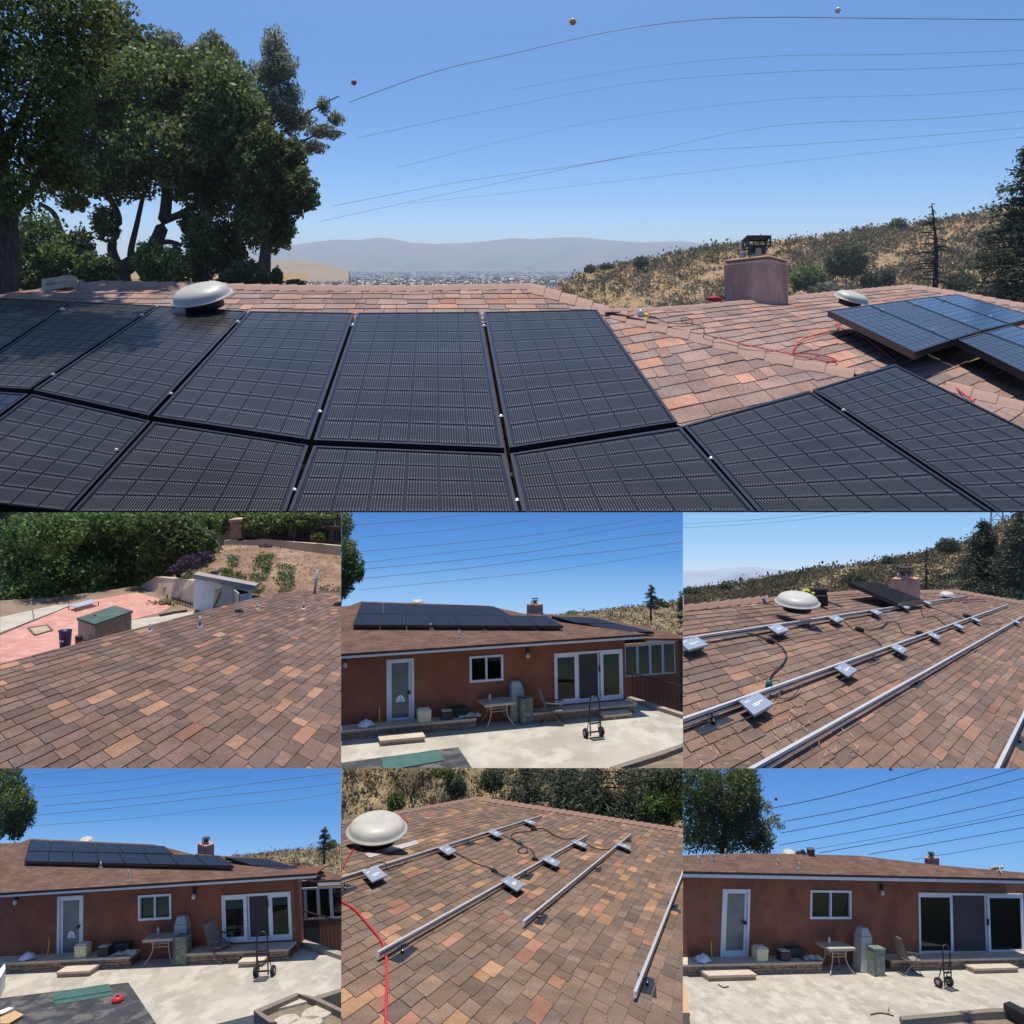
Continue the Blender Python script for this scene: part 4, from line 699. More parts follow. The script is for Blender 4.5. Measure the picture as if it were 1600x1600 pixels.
def shed():
    r = thing('shed', P(*z(1040, 450), 31), 'white wooden shed with two open doors below the slope', 'shed'); t = 31.0; m = mat('shed_white', (.80, .80, .78), (.70, .70, .67), rough=.6, scale=2)
    wallq('wall', [(912, 312, t), (1003, 330, t), (1000, 480, t), (905, 452, t)], t, m, None, None, .15, r); wallq('wall', [(1003, 330, t), (1090, 347, t), (1090, 455, t), (1000, 480, t)], t + .02, m, None, None, .15, r); wallq('wall', [(1165, 362, t), (1178, 364, t), (1172, 425, t), (1160, 425, t)], t, m, None, None, .15, r)
    wallq('wall', [(1090, 347, t), (1165, 362, t), (1165, 374, t), (1090, 357, t)], t, m, None, None, .15, r); wallq('interior', [(1085, 350, t + 1), (1170, 365, t + 1), (1165, 440, t + 1), (1085, 450, t + 1)], t, mat('shed_dark', (.03, .028, .025), rough=1), None, None, .1, r)
    obj('roof', MB().prism([P(*z(*p), t_) for p, t_ in (((908, 312), t - .3), ((1198, 366), t - .3), ((1215, 352), t + 2.2), ((930, 298), t + 2.2))], [P(*z(*p), t_) + UP * .16 for p, t_ in (((908, 312), t - .3), ((1198, 366), t - .3), ((1215, 352), t + 2.2), ((930, 298), t + 2.2))]), mat('shed_roof', (.35, .31, .28), (.28, .24, .21), rough=.95, scale=2), r)
    d1 = wallq('door', [(1010, 353, t - .3), (1040, 345, t - 1.3), (1034, 462, t - 1.3), (994, 470, t - .3)], t, mat('door_olive', (.34, .33, .24), (.28, .27, .2), rough=.7, scale=5), None, None, .06, r); br = MB()
    for p0, p1 in (((1012, 362), (1038, 356)), ((1000, 455), (1034, 448)), ((1002, 450), (1036, 362))): br.bar(P(*z(*p0), t - .42), P(*z(*p1), t - 1.4), .05, .12, up=FW)
    obj('brace', br, mat('brace_olive', (.26, .25, .18), rough=.8), d1); wallq('door', [(1090, 358, t - .1), (1120, 382, t - 1.2), (1115, 445, t - 1.2), (1088, 450, t - .1)], t, mat('door_cream', (.66, .63, .52), (.58, .55, .45), rough=.7, scale=4), None, None, .06, r)
    wallq('door', [(1124, 388, t - 1.0), (1163, 380, t - .1), (1160, 430, t - .1), (1122, 445, t - 1.0)], t, mat('door_grey', (.40, .42, .41), rough=.7), None, None, .06, r)
shed()
sl = hill('slope', 255, 545, [(255, 905), (285, 897), (320, 868), (350, 851), (420, 853), (480, 862), (545, 870)], lambda x: 918 + (x - 255) * .09, 34.5, 45, mat('yard_slope', (.26, .155, .095), (.19, .12, .075), rough=1, scale=1.2, bump=.6, c3=(.32, .21, .14), scale2=.5), nx=50, ny=20, rough=2.0, seed=6, back=1)
gk = panel_keep(0, 801, 533, 1040)
scrub('dry_weeds', sl, 1300, 3.2, [(.30, .21, .13), (.36, .27, .16), (.24, .16, .10)], 'tufts of dry weeds over the bare brown slope', 'weeds', gk, k=7, seed=31)
scrub('ground_cover', sl, 5200, 6.0, [(.07, .14, .045), (.09, .17, .055), (.055, .11, .04)], 'bright green ground cover running in bands down the slope', 'plants', gk, k=10, seed=32, dens=lambda x, y: ((np.abs(x - 408 - (y - 890) * -.25) < 13) & (y > 868)) * .9 + ((np.abs(x - 447) < 12) & (y > 884)) * .9 + ((np.abs(x - 365) < 20) & (np.abs(y - 900 - (x - 365) * .3) < 7)) * .8 + ((np.abs(x - 366) < 8) & (np.abs(y - 878) < 9)) * .8 + ((np.abs(x - 310 + (y - 890) * 1.3) < 9) & (y > 872)) * .6 + ((x > 500) & (y > 918)) * .7)
PURP = [(.075, .045, .085), (.05, .03, .06), (.10, .065, .105)]
for lab, cr, n, t in (('purple leaved shrub at the foot of the dark trees', [(300, 878, 24, 12), (280, 888, 18, 8), (320, 868, 12, 8)], 1500, 33.5), ('purple shrub on top of the slope under the fence', [(413, 858, 14, 8), (420, 862, 8, 7)], 700, 44.5), ('small purple shrub right of the larger one on the slope', [(436, 865, 7, 8)], 300, 44.5)):
    bush('purple_shrub', lab, t, cr, n, 2.6, PURP, gk, 'purple shrubs of the yard', shell=.2, jit=.3)
uw = thing('garden_wall', P(*z(1300, 180), 46), 'long cream garden wall along the top of the slope', 'wall'); wallq('wall', [(1050, 135, 47.5), (1110, 128, 47.3), (1112, 138, 47.3), (1230, 127, 47), (1610, 160, 46), (1610, 222, 46), (1420, 212, 46.5), (1050, 165, 47.5)], 46, M_cream, None, None, .3, uw)
pil = thing('gate_pillar', P(*z(1104, 125), 47.5), 'tan brick pillar at the left end of the iron fence', 'pillar'); wallq('shaft', [(1078, 45, 47.5), (1130, 42, 47.5), (1130, 122, 47.5), (1078, 125, 47.5)], 47, mat('pillar_tan', (.40, .24, .16), (.33, .19, .13), rough=.9, scale=3), None, None, .9, pil); wallq('coping', [(1072, 36, 47.3), (1136, 33, 47.3), (1136, 44, 47.3), (1072, 47, 47.3)], 47, M_cream, None, None, 1.2, pil)
fen = thing('iron_fence', P(*z(1370, 140), 47.2), 'tall black iron picket fence above the garden wall', 'fence')
for i in range(44):
    s = i / 43; x = 1140 + s * 470; a, b = P(*z(x, 18 + 6 * s), 47.2), P(*z(x, 118 + 36 * s), 47.2); obj('picket', MB().bar(a, b, .035, .035, up=FW), M_black, fen)
for y0, y1 in ((30, 36), (108, 142)): obj('rail', MB().bar(P(*z(1138, y0), 47.2), P(*z(1612, y1), 47.2), .06, .06, up=FW), M_black, fen)
fr = thing('wooden_frame', P(*z(1530, 150), 46.6), 'reddish timber garden frame behind the iron fence', 'frame'); mw = mat('red_timber', (.28, .09, .06), (.22, .07, .05), rough=.8, scale=5)
for a, b in (((1460, 70), (1605, 76)), ((1465, 70), (1462, 140)), ((1555, 72), (1548, 148)), ((1460, 142), (1605, 152))): obj('beam', MB().bar(P(*z(*a), 47.8), P(*z(*b), 47.8), .2, .2, up=FW), mw, fr)
bush('potted_plant', 'bright green plant in front of the reddish timber frame', 47.5, [(497, 840, 11, 7), (505, 845, 8, 5)], 420, 3, BRIGHT, gk, cat='plant')
bush('garden_shrub', 'grey green shrub between the pillar and the fence', 47.6, [(400, 832, 18, 11), (380, 838, 12, 6)], 900, 3, OLIVE, gk, cat='shrub')
hill('dark_bank', -20, 560, [(-20, 770), (560, 770)], lambda x: 930 - max(0, x - 250) * .28, 48.8, 50.5, mat('shaded_bank', (.03, .032, .018), (.02, .022, .012), rough=1, scale=1), nx=24, ny=10, rough=2, seed=4, back=0)  # backing sheet; the darkness behind the trees is put into its colour
T1 = 'trees along the far side of the yard'
for lab, t, cr, n, cols in (('dark leafy tree at the left edge above the terrace', 35, [(30, 860, 55, 60), (10, 920, 45, 40), (60, 920, 40, 36), (85, 830, 50, 40)], 6500, BRIGHT), ('bright green tree lit from above, second from the left', 37, [(120, 840, 45, 45), (95, 885, 40, 40), (140, 900, 36, 34), (150, 815, 40, 30)], 6000, BRIGHT), ('light green tree in the middle of the yard trees', 38.5, [(190, 830, 45, 40), (215, 870, 40, 40), (180, 890, 36, 36), (160, 850, 30, 30)], 6000, BRIGHT),
        ('large leaved green tree nearest the slope', 37.5, [(275, 835, 42, 40), (305, 850, 36, 34), (250, 870, 34, 32), (235, 815, 34, 30), (320, 820, 26, 26)], 6500, OAK + BRIGHT), ('shaded dark tree in the gap behind the terrace', 39.5, [(120, 920, 45, 26), (200, 920, 40, 22), (160, 880, 60, 40), (60, 900, 50, 40)], 4200, OAK)):
    tree('yard_tree', lab, t, cr, [([(cr[0][0], 945), (cr[0][0] + 4, 900), (cr[0][0], 850)], 5, 2.5)], n, 5.0, cols, gk, T1, jit=1.2, shell=.3)
tree('garden_tree', 'pale trunked tree standing behind the iron fence', 48.5, [(470, 808, 45, 20), (420, 812, 40, 18), (520, 810, 34, 20), (390, 815, 24, 18), (345, 812, 22, 20)], [([(456, 838), (459, 820), (464, 800), (468, 780)], 6.5, 5), ([(459, 822), (470, 808), (480, 790)], 3, 2)], 7000, 4.4, OAK, gk, matb=mat('pale_bark', (.40, .36, .31), (.3, .27, .23), rough=.95, scale=4, bump=.5))
finish(0, 780, 533, 1200.5)
wire('thin service wire slanting down across the yard trees', [(300, 812), (340, 848), (390, 903)], 34, .7, None, 'service_wire', mat('grey_wire', (.35, .34, .32), rough=.6), 'wire')

# ================================================================== roofs with mounting rails
def rail_set(pl, h, rails, invs, inv0, feet, foot0, tag, grp, zz):
    """rails: picture ends of the rail tops; inv0: picture corners of one inverter; others copied in the plane"""
    mt = mat('rail_alu', (.72, .71, .70), (.62, .61, .60), rough=.42, metal=.45, scale=30)
    for lab, a, b, hk in rails:
        A_, B_ = pl.hit(*zz(*a), h), pl.hit(*zz(*b), h); k = h; r = thing('mounting_rail', A_ - UP * h, lab, 'rail', grp + ' rails')
        obj('extrusion', MB().bar(A_ - UP * .28 * h, B_ - UP * .28 * h, .34 * h, .56 * h, up=UP), mt, r); g = MB(); d = nrm(B_ - A_); s = nrm(np.cross(d, UP)); g.bar(A_ - UP * .3 * h + s * .175 * h, B_ - UP * .3 * h + s * .175 * h, .01 * h, .12 * h, up=UP); g.bar(A_ - UP * .3 * h - s * .175 * h, B_ - UP * .3 * h - s * .175 * h, .01 * h, .12 * h, up=UP); obj('groove', g, M_dark, r)
    q = [pl.hit(*zz(*p), h * 1.18) for p in inv0]; c0 = sum(q) / 4; off = [p - c0 for p in q]
    mi = mat('inverter_metal', (.42, .47, .56), (.36, .41, .50), rough=.35, metal=.35, scale=25); mw_ = mat('print_white', (.8, .8, .8), rough=.6)
    for lab, p in invs:
        c = pl.hit(*zz(*p), h * 1.18); r = thing('microinverter', c - UP * .3 * h, lab, 'inverter', grp + ' inverters'); cs = [c + o for o in off]
        obj('casing', MB().prism([x - UP * .22 * h for x in cs], cs), mi, r, bevel=.03 * h); obj('body', MB().prism([c + o * .72 - UP * .55 * h for o in off], [c + o * .72 - UP * .22 * h for o in off]), M_dark, r)
        e1, e2 = (off[1] - off[0]), (off[3] - off[0]); tx = MB()
        for j, (v_, u0, u1) in enumerate(((.22, .12, .34), (.5, .3, .82), (.6, .3, .6))): tx.prism([cs[0] + e1 * u + e2 * v + UP * .004 * h for u, v in ((u0, v_ + .045), (u1, v_ + .045), (u1, v_), (u0, v_))], [cs[0] + e1 * u + e2 * v + UP * .02 * h for u, v in ((u0, v_ + .045), (u1, v_ + .045), (u1, v_), (u0, v_))])
        obj('print', tx, mw_, r); hl = MB()
        for u in (.25, .5, .75): hl.lathe(cs[0] + e1 * u + e2 * .06, UP, [(.06 * h, 0), (.06 * h, .02 * h)], 8)
        obj('holes', hl, M_dark, r); cn = MB(); cn.bar(cs[3] * .8 + cs[0] * .2 - UP * .35 * h, cs[3] * .8 + cs[0] * .2 - UP * .35 * h - e1 * .45, .1 * h, .1 * h, up=UP); obj('connector', cn, M_black, r)
    q = [pl.hit(*zz(*p)) for p in foot0]; c0 = sum(q) / 4; fo = [p - c0 for p in q]
    for lab, p in feet:
        c = pl.hit(*zz(*p)); r = thing('rail_foot', c, lab, 'foot', grp + ' feet'); lift = UP * .05 * h; obj('flashing', MB().prism([c + o + lift for o in fo], [c + o + lift * 2 for o in fo]), mat('flashing_black', (.02, .022, .028), rough=.35, spec=.5), r)
        u = nrm(fo[1] - fo[0]); f = MB(); f.obox(c + UP * .2 * h, u * .16 * h, nrm(np.cross(UP, u)) * .16 * h, UP * .12 * h); obj('bracket', f, M_black, r); f = MB(); f.obox(c + UP * .55 * h + nrm(np.cross(UP, u)) * .08 * h, u * .15 * h, nrm(np.cross(UP, u)) * .04 * h, UP * .42 * h); obj('upright', f, M_black, r); obj('bolt', MB().lathe(c + UP * .32 * h, UP, [(.11 * h, 0), (.11 * h, .1 * h), (.05 * h, .12 * h), (.05 * h, .22 * h)], 8), M_clamp, r)
# ================================================================== SECOND ROW, RIGHT: rails, inverters, vent, hillside
begin()
M3 = Plane(P(1333, 1200, 10.0), np.cross(vp_dir(1717, 897), vp_dir(700, 600))); z = Zf(1067, 800)
k3 = panel_keep(1068, 795, 1600, 1000)
sky_sheet('', 1040, 770, 1640, 930, 480, [(0, (206, 226, 246)), (.25, (196, 222, 247)), (.55, (160, 203, 245)), (1, (128, 184, 240))], .82)
hill('mountains', 1060, 1300, [(1060, 892), (1110, 890), (1130, 888), (1175, 885), (1200, 888), (1230, 890), (1262, 898), (1300, 903)], 935, 225, 245, mat('far_mountain', (.30, .355, .43), (.28, .33, .41), rough=1, scale=.01), nx=30, ny=8, rough=.6)  # pale blue of distance haze is put into the rock colour
h3 = hill('hillside', 1050, 1620, [(1050, 935), (1067, 930), (1100, 922), (1135, 915), (1180, 908), (1230, 900), (1280, 889), (1330, 884), (1400, 875), (1440, 866), (1480, 858), (1530, 838), (1580, 812), (1640, 790)], 960, 115, 170, mat('dry_hillside_b', (.30, .22, .13), (.22, .17, .10), rough=1, scale=.4, detail=6, bump=.5), nx=70, ny=26, rough=2.2, seed=5)
scrub('dry_grass', h3, 2600, 4, STRAW, 'dry grass over the hillside behind the railed roof', 'grass', k3, k=6, seed=41, tall=1.1); scrub('sage_scrub', h3, 9000, 8, [tuple(c * .75 for c in q) for q in SAGE], 'brown green scrub covering the hillside behind the railed roof', 'scrub', k3, k=13, seed=42, dens=lambda x, y: .7 + .3 * np.sin(x * .05 + y * .1))
G3 = 'bushes on the hillside behind the railed roof'
for lab, x, y, rx, ry, n in (('dark bush on the left crest above the railed roof', 1135, 914, 9, 6, 420), ('low dark bush at the left edge of the hillside crest', 1080, 922, 14, 5, 420), ('round bush on the skyline above the lying panel', 1386, 875, 9, 6, 380), ('dark bush behind the lying solar panel', 1335, 906, 18, 13, 1400), ('broad dark bush high on the hillside left of the cedar', 1482, 852, 18, 12, 1300)): bush('hillside_bush', lab, 140, [(x, y, rx, ry), (x - rx * .5, y + 2, rx * .6, ry * .7), (x + rx * .5, y + 2, rx * .6, ry * .7)], n, 2.6, OLIVE, k3, G3, jit=.4)
conifer('cedar_tree', 'dark drooping cedar below the pylon at the right', 74, z(1420, 395), z(1412, 48), 58, 110, CONIF, k3, seed=21, lpx=3.0, first=.04, droopy=.42, trunk=4); conifer('cedar_tree', 'dark cedar cut by the right edge behind the railed roof', 70, z(1590, 410), z(1612, -60), 62, 120, CONIF, k3, seed=22, lpx=3.2, first=.04, droopy=.4, trunk=5)
conifer('dead_tree', 'bare dead tree behind the chimney of the railed roof', 82, z(1138, 400), z(1143, 165), 22, 34, CONIF, k3, needles=False, seed=23, first=.1, trunk=2.2)
def pylon():
    t = 180; k = t / FP; b = [P(*z(x, 130), t + dt) for x, dt in ((1428, 0), (1520, 0), (1512, 7), (1438, 7))]; tp = [P(*z(x, -60), t + 3.5 + dt) for x, dt in ((1452, -1), (1492, -1), (1490, 1), (1456, 1))]; r = thing('pylon', sum(b) / 4, 'steel lattice power pylon on the hill at the right', 'pylon'); m = mat('pylon_steel', (.22, .23, .25), rough=.5, metal=.4); g = MB()
    for i in range(4): obj('leg', MB().tube([b[i], tp[i]], .55 * k, 5), m, r)
    for i in range(4):
        j = (i + 1) % 4
        for s in range(4): a0, a1, s1 = b[i] * (1 - s / 4) + tp[i] * s / 4, b[j] * (1 - (s + 1) / 4) + tp[j] * (s + 1) / 4, b[j] * (1 - s / 4) + tp[j] * s / 4; g.tube([a0, a1], .32 * k, 4); g.tube([s1, b[i] * (1 - (s + 1) / 4) + tp[i] * (s + 1) / 4], .32 * k, 4); g.tube([a0, s1], .3 * k, 4)
    obj('bracing', g, m, r)
pylon()
roof3 = thing('shingle_roof', M3.hit(1333, 1080), 'brown shingle roof with three long rails, inverters and cables', 'roof')
PAL3 = [((.175, .115, .088), 5), ((.20, .13, .096), 5), ((.16, .112, .09), 3), ((.22, .135, .098), 2.5), ((.26, .145, .10), .9)]
shingles(roof3, M3, toward((1230, 1130), (1717, 897), 30), toward((1230, 1130), (700, 600), 25), [(1060, 951), (1200, 935.5), (1330, 925), (1497, 924), (1606, 943), (1606, 1204), (1060, 1204)], (1230, 1130), 19, 38, PAL3, 45, 300, 2.2, 31)
caps(roof3, [M3.hit(*p, .02) for p in ((1060, 951), (1130, 943), (1200, 935.5))], 7, 8, (.22, .135, .10), 'cap_shingle_dark', lift=3, pl=(M3, M3)); caps(roof3, [M3.hit(*p, .02) for p in ((1200, 935.5), (1330, 925), (1497, 924), (1606, 943))], 3.5, 40, (.22, .135, .10), 'cap_shingle_dark', lift=1.5, pl=(M3, M3))
h_ = .155
rail_set(M3, h_, [('uppermost aluminium rail, running past the dome vent', (-10, 592), (1335, 392), 1), ('middle aluminium rail carrying the largest inverter', (-10, 970), (1525, 433), 1), ('lower long bare aluminium rail without inverters in front', (300, 1212), (1610, 482), 1), ('short rail piece cut by the lower right corner', (1468, 1212), (1612, 920), 1)],
    [('largest nearest inverter of the railed roof', (345, 893)), ('inverter second on the middle rail', (765, 735)), ('inverter third on the middle rail', (1015, 638)), ('inverter fourth on the middle rail', (1180, 578)), ('inverter fifth on the middle rail', (1295, 533)), ('last inverter on the middle rail', (1375, 503)), ('inverter on the upper rail cut by the left edge', (48, 612)), ('inverter on the upper rail left below the dome vent', (448, 545)), ('inverter on the upper rail right below the dome vent', (718, 497)), ('inverter on the upper rail before the lying panel', (905, 466)), ('inverter at the lower corner of the lying panel', (1040, 441)), ('farthest inverter of the upper rail', (1147, 423)), ('inverter at the far end of the lower long rail', (1562, 513))],
    ((262, 880), (352, 840), (425, 893), (333, 945)), [('foot with black flashing at the left end of the middle rail', (142, 1000)), ('foot with black flashing on the lower long rail', (1095, 808)), ('foot on the middle rail between two inverters', (898, 702)), ('foot of the upper rail below the dome vent', (594, 545)), ('foot on the lower long rail halfway back', (1362, 650)), ('farthest foot of the lower long rail', (1504, 562)), ('foot of the short rail at the right edge', (1580, 1085))], ((45, 1025), (190, 965), (262, 992), (110, 1062)), '', 'railed roof', z)
def rc(lab, pts, px=1.7, m=M_dark, name='cable', g='black cables on the railed roof'): cable(lab, M3, [(*z(*p[:2]), p[2] if len(p) > 2 else .045) for p in pts], px, m, name, .01, g)
rc('thick black cable curving from the upper to the middle rail', [(235, 560, .12), (330, 575), (400, 600), (450, 622), (485, 665), (470, 710), (420, 760), (402, 800), (400, 822, .1)], 2.4); rc('black cable loop behind the largest inverter', [(400, 800, .12), (445, 790, .08), (466, 825), (440, 862), (420, 860, .1)], 1.4); rc('black cable sagging below the middle rail', [(430, 860), (470, 876), (520, 862), (555, 815, .1)], 1.6)
rc('black cable between the middle and upper inverters', [(750, 505), (800, 550), (850, 570), (910, 605), (930, 625)], 1.4); rc('black cable looping between the third and fourth inverter', [(930, 545), (970, 515), (1010, 525), (1030, 565), (1075, 578), (1120, 572)], 1.4); rc('black cable running from the upper inverters toward the far rail', [(1115, 445), (1130, 490), (1180, 490), (1220, 520), (1250, 545)], 1.2); rc('thin black cable at the far end of the roof', [(1150, 445), (1230, 470), (1300, 500), (1420, 525), (1500, 522)], 1.0); rc('coiled black cable left of the middle rail', [(820, 545), (870, 550), (930, 540), (960, 512)], 1.3)
rc('reddish cable bundle lying near the far ridge', [(1280, 420), (1330, 412), (1400, 408), (1420, 420), (1360, 418), (1310, 425)], 1.3, mat('purple_cable', (.22, .06, .12), rough=.5), 'cable_bundle', None)
c = M3.hit(*z(403, 822), .12); k = proj(c)[2] / FP; r = thing('cable_connector', c, 'teal green cable connector by the largest inverter', 'connector'); obj('housing', MB().lathe(c, nrm(UP + XW * .15), [(3.5 * k, -3 * k), (5.2 * k, 0), (5.2 * k, 6 * k), (2.5 * k, 11 * k)], 10), mat('teal_plastic', (.01, .10, .10), rough=.3), r, smooth=True); obj('cap', MB().lathe(c, nrm(UP + XW * .15), [(5.6 * k, 1 * k), (5.6 * k, 3 * k)], 10), M_dark, r)
for lab, p in (('black junction plug on the thick curving cable', (412, 606)), ('black plug lying between the two rails', (830, 552)), ('black plug on the middle rail behind the third inverter', (1113, 572)), ('black plug near the last middle inverter', (1335, 492))):
    c = M3.hit(*z(*p), .05); k = proj(c)[2] / FP; r = thing('cable_plug', c, lab, 'plug', 'black cable plugs'); ax = nrm(XW * .9 - UP * .35); obj('shell', MB().lathe(c, ax, [(1.2 * k, -8 * k), (4 * k, -6 * k), (4.4 * k, 4 * k), (1.4 * k, 7 * k)], 8), M_dark, r); obj('collar', MB().lathe(c, ax, [(4.8 * k, -1.5 * k), (4.8 * k, .5 * k)], 8), M_black, r)
c = M3.hit(*z(537, 470), .25); t = proj(c)[2]; k = t / FP; dome_vent('wide pale dome vent on the railed roof behind the upper rail', P(*z(537, 422), t), 34.5 * k, nrm(UP * .99 - FW * .13), k)
c = M3.hit(*z(1240, 400), .1); t = proj(c)[2]; k = t / FP; dome_vent('tiny pale dome vent near the far ridge of the railed roof', P(*z(1240, 388), t), 11 * k, nrm(UP * .99 - FW * .12), k)
module('single dark solar panel lying tilted across the railed roof', [M3.hit(*z(*p), u) for p, u in (((780, 331), .55), ((895, 326), .55), ((1133, 414), .3), ((1010, 428), .3))], 6, 10, None, M3.n, cells=False, thick=.12, fw=.05)
tcm = proj(M3.hit(*z(1050, 392)))[2]; chimney('low brown chimney with dark cap behind the lying solar panel', z(1048, 388), tcm, 26, 26, pl=((-1, -.2), (.5, -.3), (1, .3), (-.5, .5)))
def backpack():
    t = proj(M3.hit(*z(630, 440)))[2]; k = t / FP; b = P(*z(632, 440), t); r = thing('tool_bag', b, 'black and yellow tool bag standing behind the dome vent', 'bag'); fy = nrm(np.cross(UP, XW)); m = mat('bag_black', (.014, .014, .016), (.03, .03, .03), rough=.8, scale=30)
    obj('body', MB().prism([b + XW * x * k + fy * y * k for x, y in ((-20, -8), (15, -8), (16, 8), (-19, 8))], [b + UP * 28 * k + XW * x * k + fy * y * k for x, y in ((-13, -6), (13, -6), (12, 6), (-12, 6))]), m, r, bevel=3 * k); obj('pocket', MB().obox(b + UP * 11 * k - fy * 9.5 * k + XW * 2 * k, XW * 10 * k, fy * 3 * k, UP * 7 * k), m, r, bevel=1.5 * k)
    obj('strap', MB().tube(spline([b + XW * 14 * k + UP * 6 * k, b + XW * 26 * k + UP * 3 * k, b + XW * 38 * k - UP * 2 * k], 4), 1.3 * k, 6), m, r); obj('yellow_tape', MB().tube(spline([b - XW * 24 * k + UP * 22 * k, b - XW * 16 * k + UP * 24 * k, b - XW * 8 * k + UP * 20 * k - fy * 8 * k], 4), 2.2 * k, 6), mat('hi_vis', (.6, .62, .03), rough=.6), r)
backpack()
def drill():
    t = proj(M3.hit(*z(385, 432)))[2]; k = t / FP; b = P(*z(383, 436), t); r = thing('cordless_drill', b, 'blue and black cordless drill lying on the ridge left of the vent', 'drill'); obj('body', MB().tube([b + UP * 11 * k - XW * 3 * k, b + UP * 3 * k + XW * 2 * k], [2.6 * k, 2.2 * k], 8), mat('drill_blue', (.12, .25, .38), rough=.4), r); obj('handle', MB().tube([b + UP * 4 * k, b - UP * 2 * k + XW * 3 * k], [1.8 * k, 2 * k], 8), M_dark, r); obj('leather_strap', MB().tube(spline([b + XW * 3 * k + UP * 2 * k, b + XW * 10 * k + UP * 6 * k, b + XW * 17 * k + UP * 7 * k], 4), 1.6 * k, 6), mat('leather', (.32, .15, .06), rough=.8), r)
drill()
def needles():
    q = np.random.default_rng(9); mb = MB(); c1 = [(1215, 1120), (1240, 1150), (1120, 1120), (1185, 1075), (1300, 1170), (1105, 1180)]
    for i in range(110):
        x, y = c1[q.integers(len(c1))]; x += q.normal() * 22; y += q.normal() * 14; a = q.uniform(0, 3.14); ln = q.uniform(5, 13); b = q.normal() * .5
        mb.tube([M3.hit(x + math.cos(a + b * s_) * ln * s_, y + math.sin(a + b * s_) * ln * s_ * .8, .05) for s_ in (0, .5, 1)], .0035, 3)
    obj('pine_needles', mb, mat('dry_needles', (.50, .34, .20), rough=.9), None, 'dry pine needles scattered on the shingles between the rails', 'needles', kind='stuff')
needles()
finish(1067, 770, 1602, 1200.5)
for i, pts in enumerate(([(1060, 825), (1200, 817), (1330, 803), (1420, 796)], [(1060, 819), (1180, 812), (1300, 800)])): wire(['lower of two thin wires in the pale sky above the railed roof', 'upper of two thin wires in the pale sky above the railed roof'][i], pts, 190, .7, 'wires above the railed roof')

# ================================================================== BOTTOM ROW, MIDDLE: rails ending on the sunny shingle slope
begin()
M5 = Plane(P(800, 1600, 5.9), np.cross(vp_dir(1135, 1182), vp_dir(40, 1033))); z = Zf(533, 1200); k5 = panel_keep(533, 1198, 1067, 1320)
h5 = hill('hillside', 500, 1100, [(500, 1150), (1100, 1150)], lambda x: 1330, 25.5, 29, mat('straw_bank', (.36, .26, .14), (.24, .18, .10), rough=1, scale=1.5, detail=6, bump=.6, c3=(.20, .16, .09), scale2=.7), nx=50, ny=20, rough=3, seed=7)
scrub('dry_grass', h5, 3600, 6, [(.42, .32, .17), (.36, .26, .14), (.30, .22, .13), (.22, .17, .10)], 'straw coloured dry grass on the bank behind the bottom middle roof', 'grass', k5, k=8, seed=51, tall=1.2, dens=lambda x, y: np.where(x < 800, .9, .45)); scrub('sage_scrub', h5, 1500, 9, SAGE + [(.08, .09, .05)], 'brownish scrub on the bank behind the bottom middle roof', 'scrub', k5, k=18, seed=52)
for lab, x, y, rx, ry, n, cols in (('small dark bush right behind the big pale dome vent', 617, 1252, 14, 13, 1100, OAK), ('grey shrub at the top of the bank left of the dark trunk', 712, 1228, 16, 20, 1200, OLIVE), ('dark green bush at the top edge of the bank', 690, 1206, 18, 9, 900, OAK), ('olive shrub left of the first dark trunk', 768, 1218, 20, 22, 1400, OLIVE)): bush('bank_bush', lab, 26.2, [(x, y, rx, ry), (x + rx * .5, y + 3, rx * .6, ry * .6)], n, 3, cols, k5, 'bushes on the straw bank', jit=.2)
for lab, bx, tx, t, w, n, sd_ in (('thin dark conifer left of centre behind the sunny roof', (824, 1262), (824, 1140), 24.8, 46, 26, 61), ('thick dark conifer in the middle of the trees behind the roof', (931, 1285), (935, 1080), 24.5, 95, 60, 62), ('dark conifer at the right behind the sunny roof', (1020, 1300), (1026, 1080), 25.2, 90, 60, 63), ('dark conifer between the two thick trunks', (880, 1280), (884, 1090), 25.6, 80, 55, 64)): conifer('conifer', lab, t, bx, tx, w, n, CONIF, k5, seed=sd_, lpx=4.2, first=.0, droopy=.3, group='conifers behind the sunny roof', trunk=5 if w > 50 else 3.5)
for lab, x, y, rx, ry, n, cols in (('sunlit green bush at the right edge above the hip', 1040, 1255, 34, 30, 2600, BRIGHT), ('dark bush under the conifers along the hip', 975, 1262, 40, 22, 2200, OLIVE), ('shady undergrowth bush behind the hip', 905, 1255, 36, 20, 1800, OLIVE), ('green bush high at the right edge of the bottom middle picture', 1045, 1215, 32, 20, 1600, OLIVE)): bush('hedge_bush', lab, 24.2, [(x, y, rx, ry), (x - rx * .5, y + 4, rx * .6, ry * .6)], n, 4, cols, k5, 'bushes under the conifers', jit=.3)
roof5 = thing('shingle_roof', M5.hit(800, 1450), 'sunny mottled shingle roof where four rails end, bottom middle', 'roof')
PAL5 = [((.185, .125, .09), 6), ((.165, .115, .088), 5), ((.21, .14, .10), 3), ((.33, .19, .11), 1.3), ((.29, .15, .10), 1.0), ((.15, .11, .09), 2)]
shingles(roof5, M5, toward((653, 1567), (1135, 1182), 30), toward((653, 1567), (40, 1033), 25), [(528, 1285.5), (746, 1247), (1072, 1298), (1072, 1604), (528, 1604)], (653, 1567), 23.5, 38, PAL5, 85, 300, 2.0, 41)
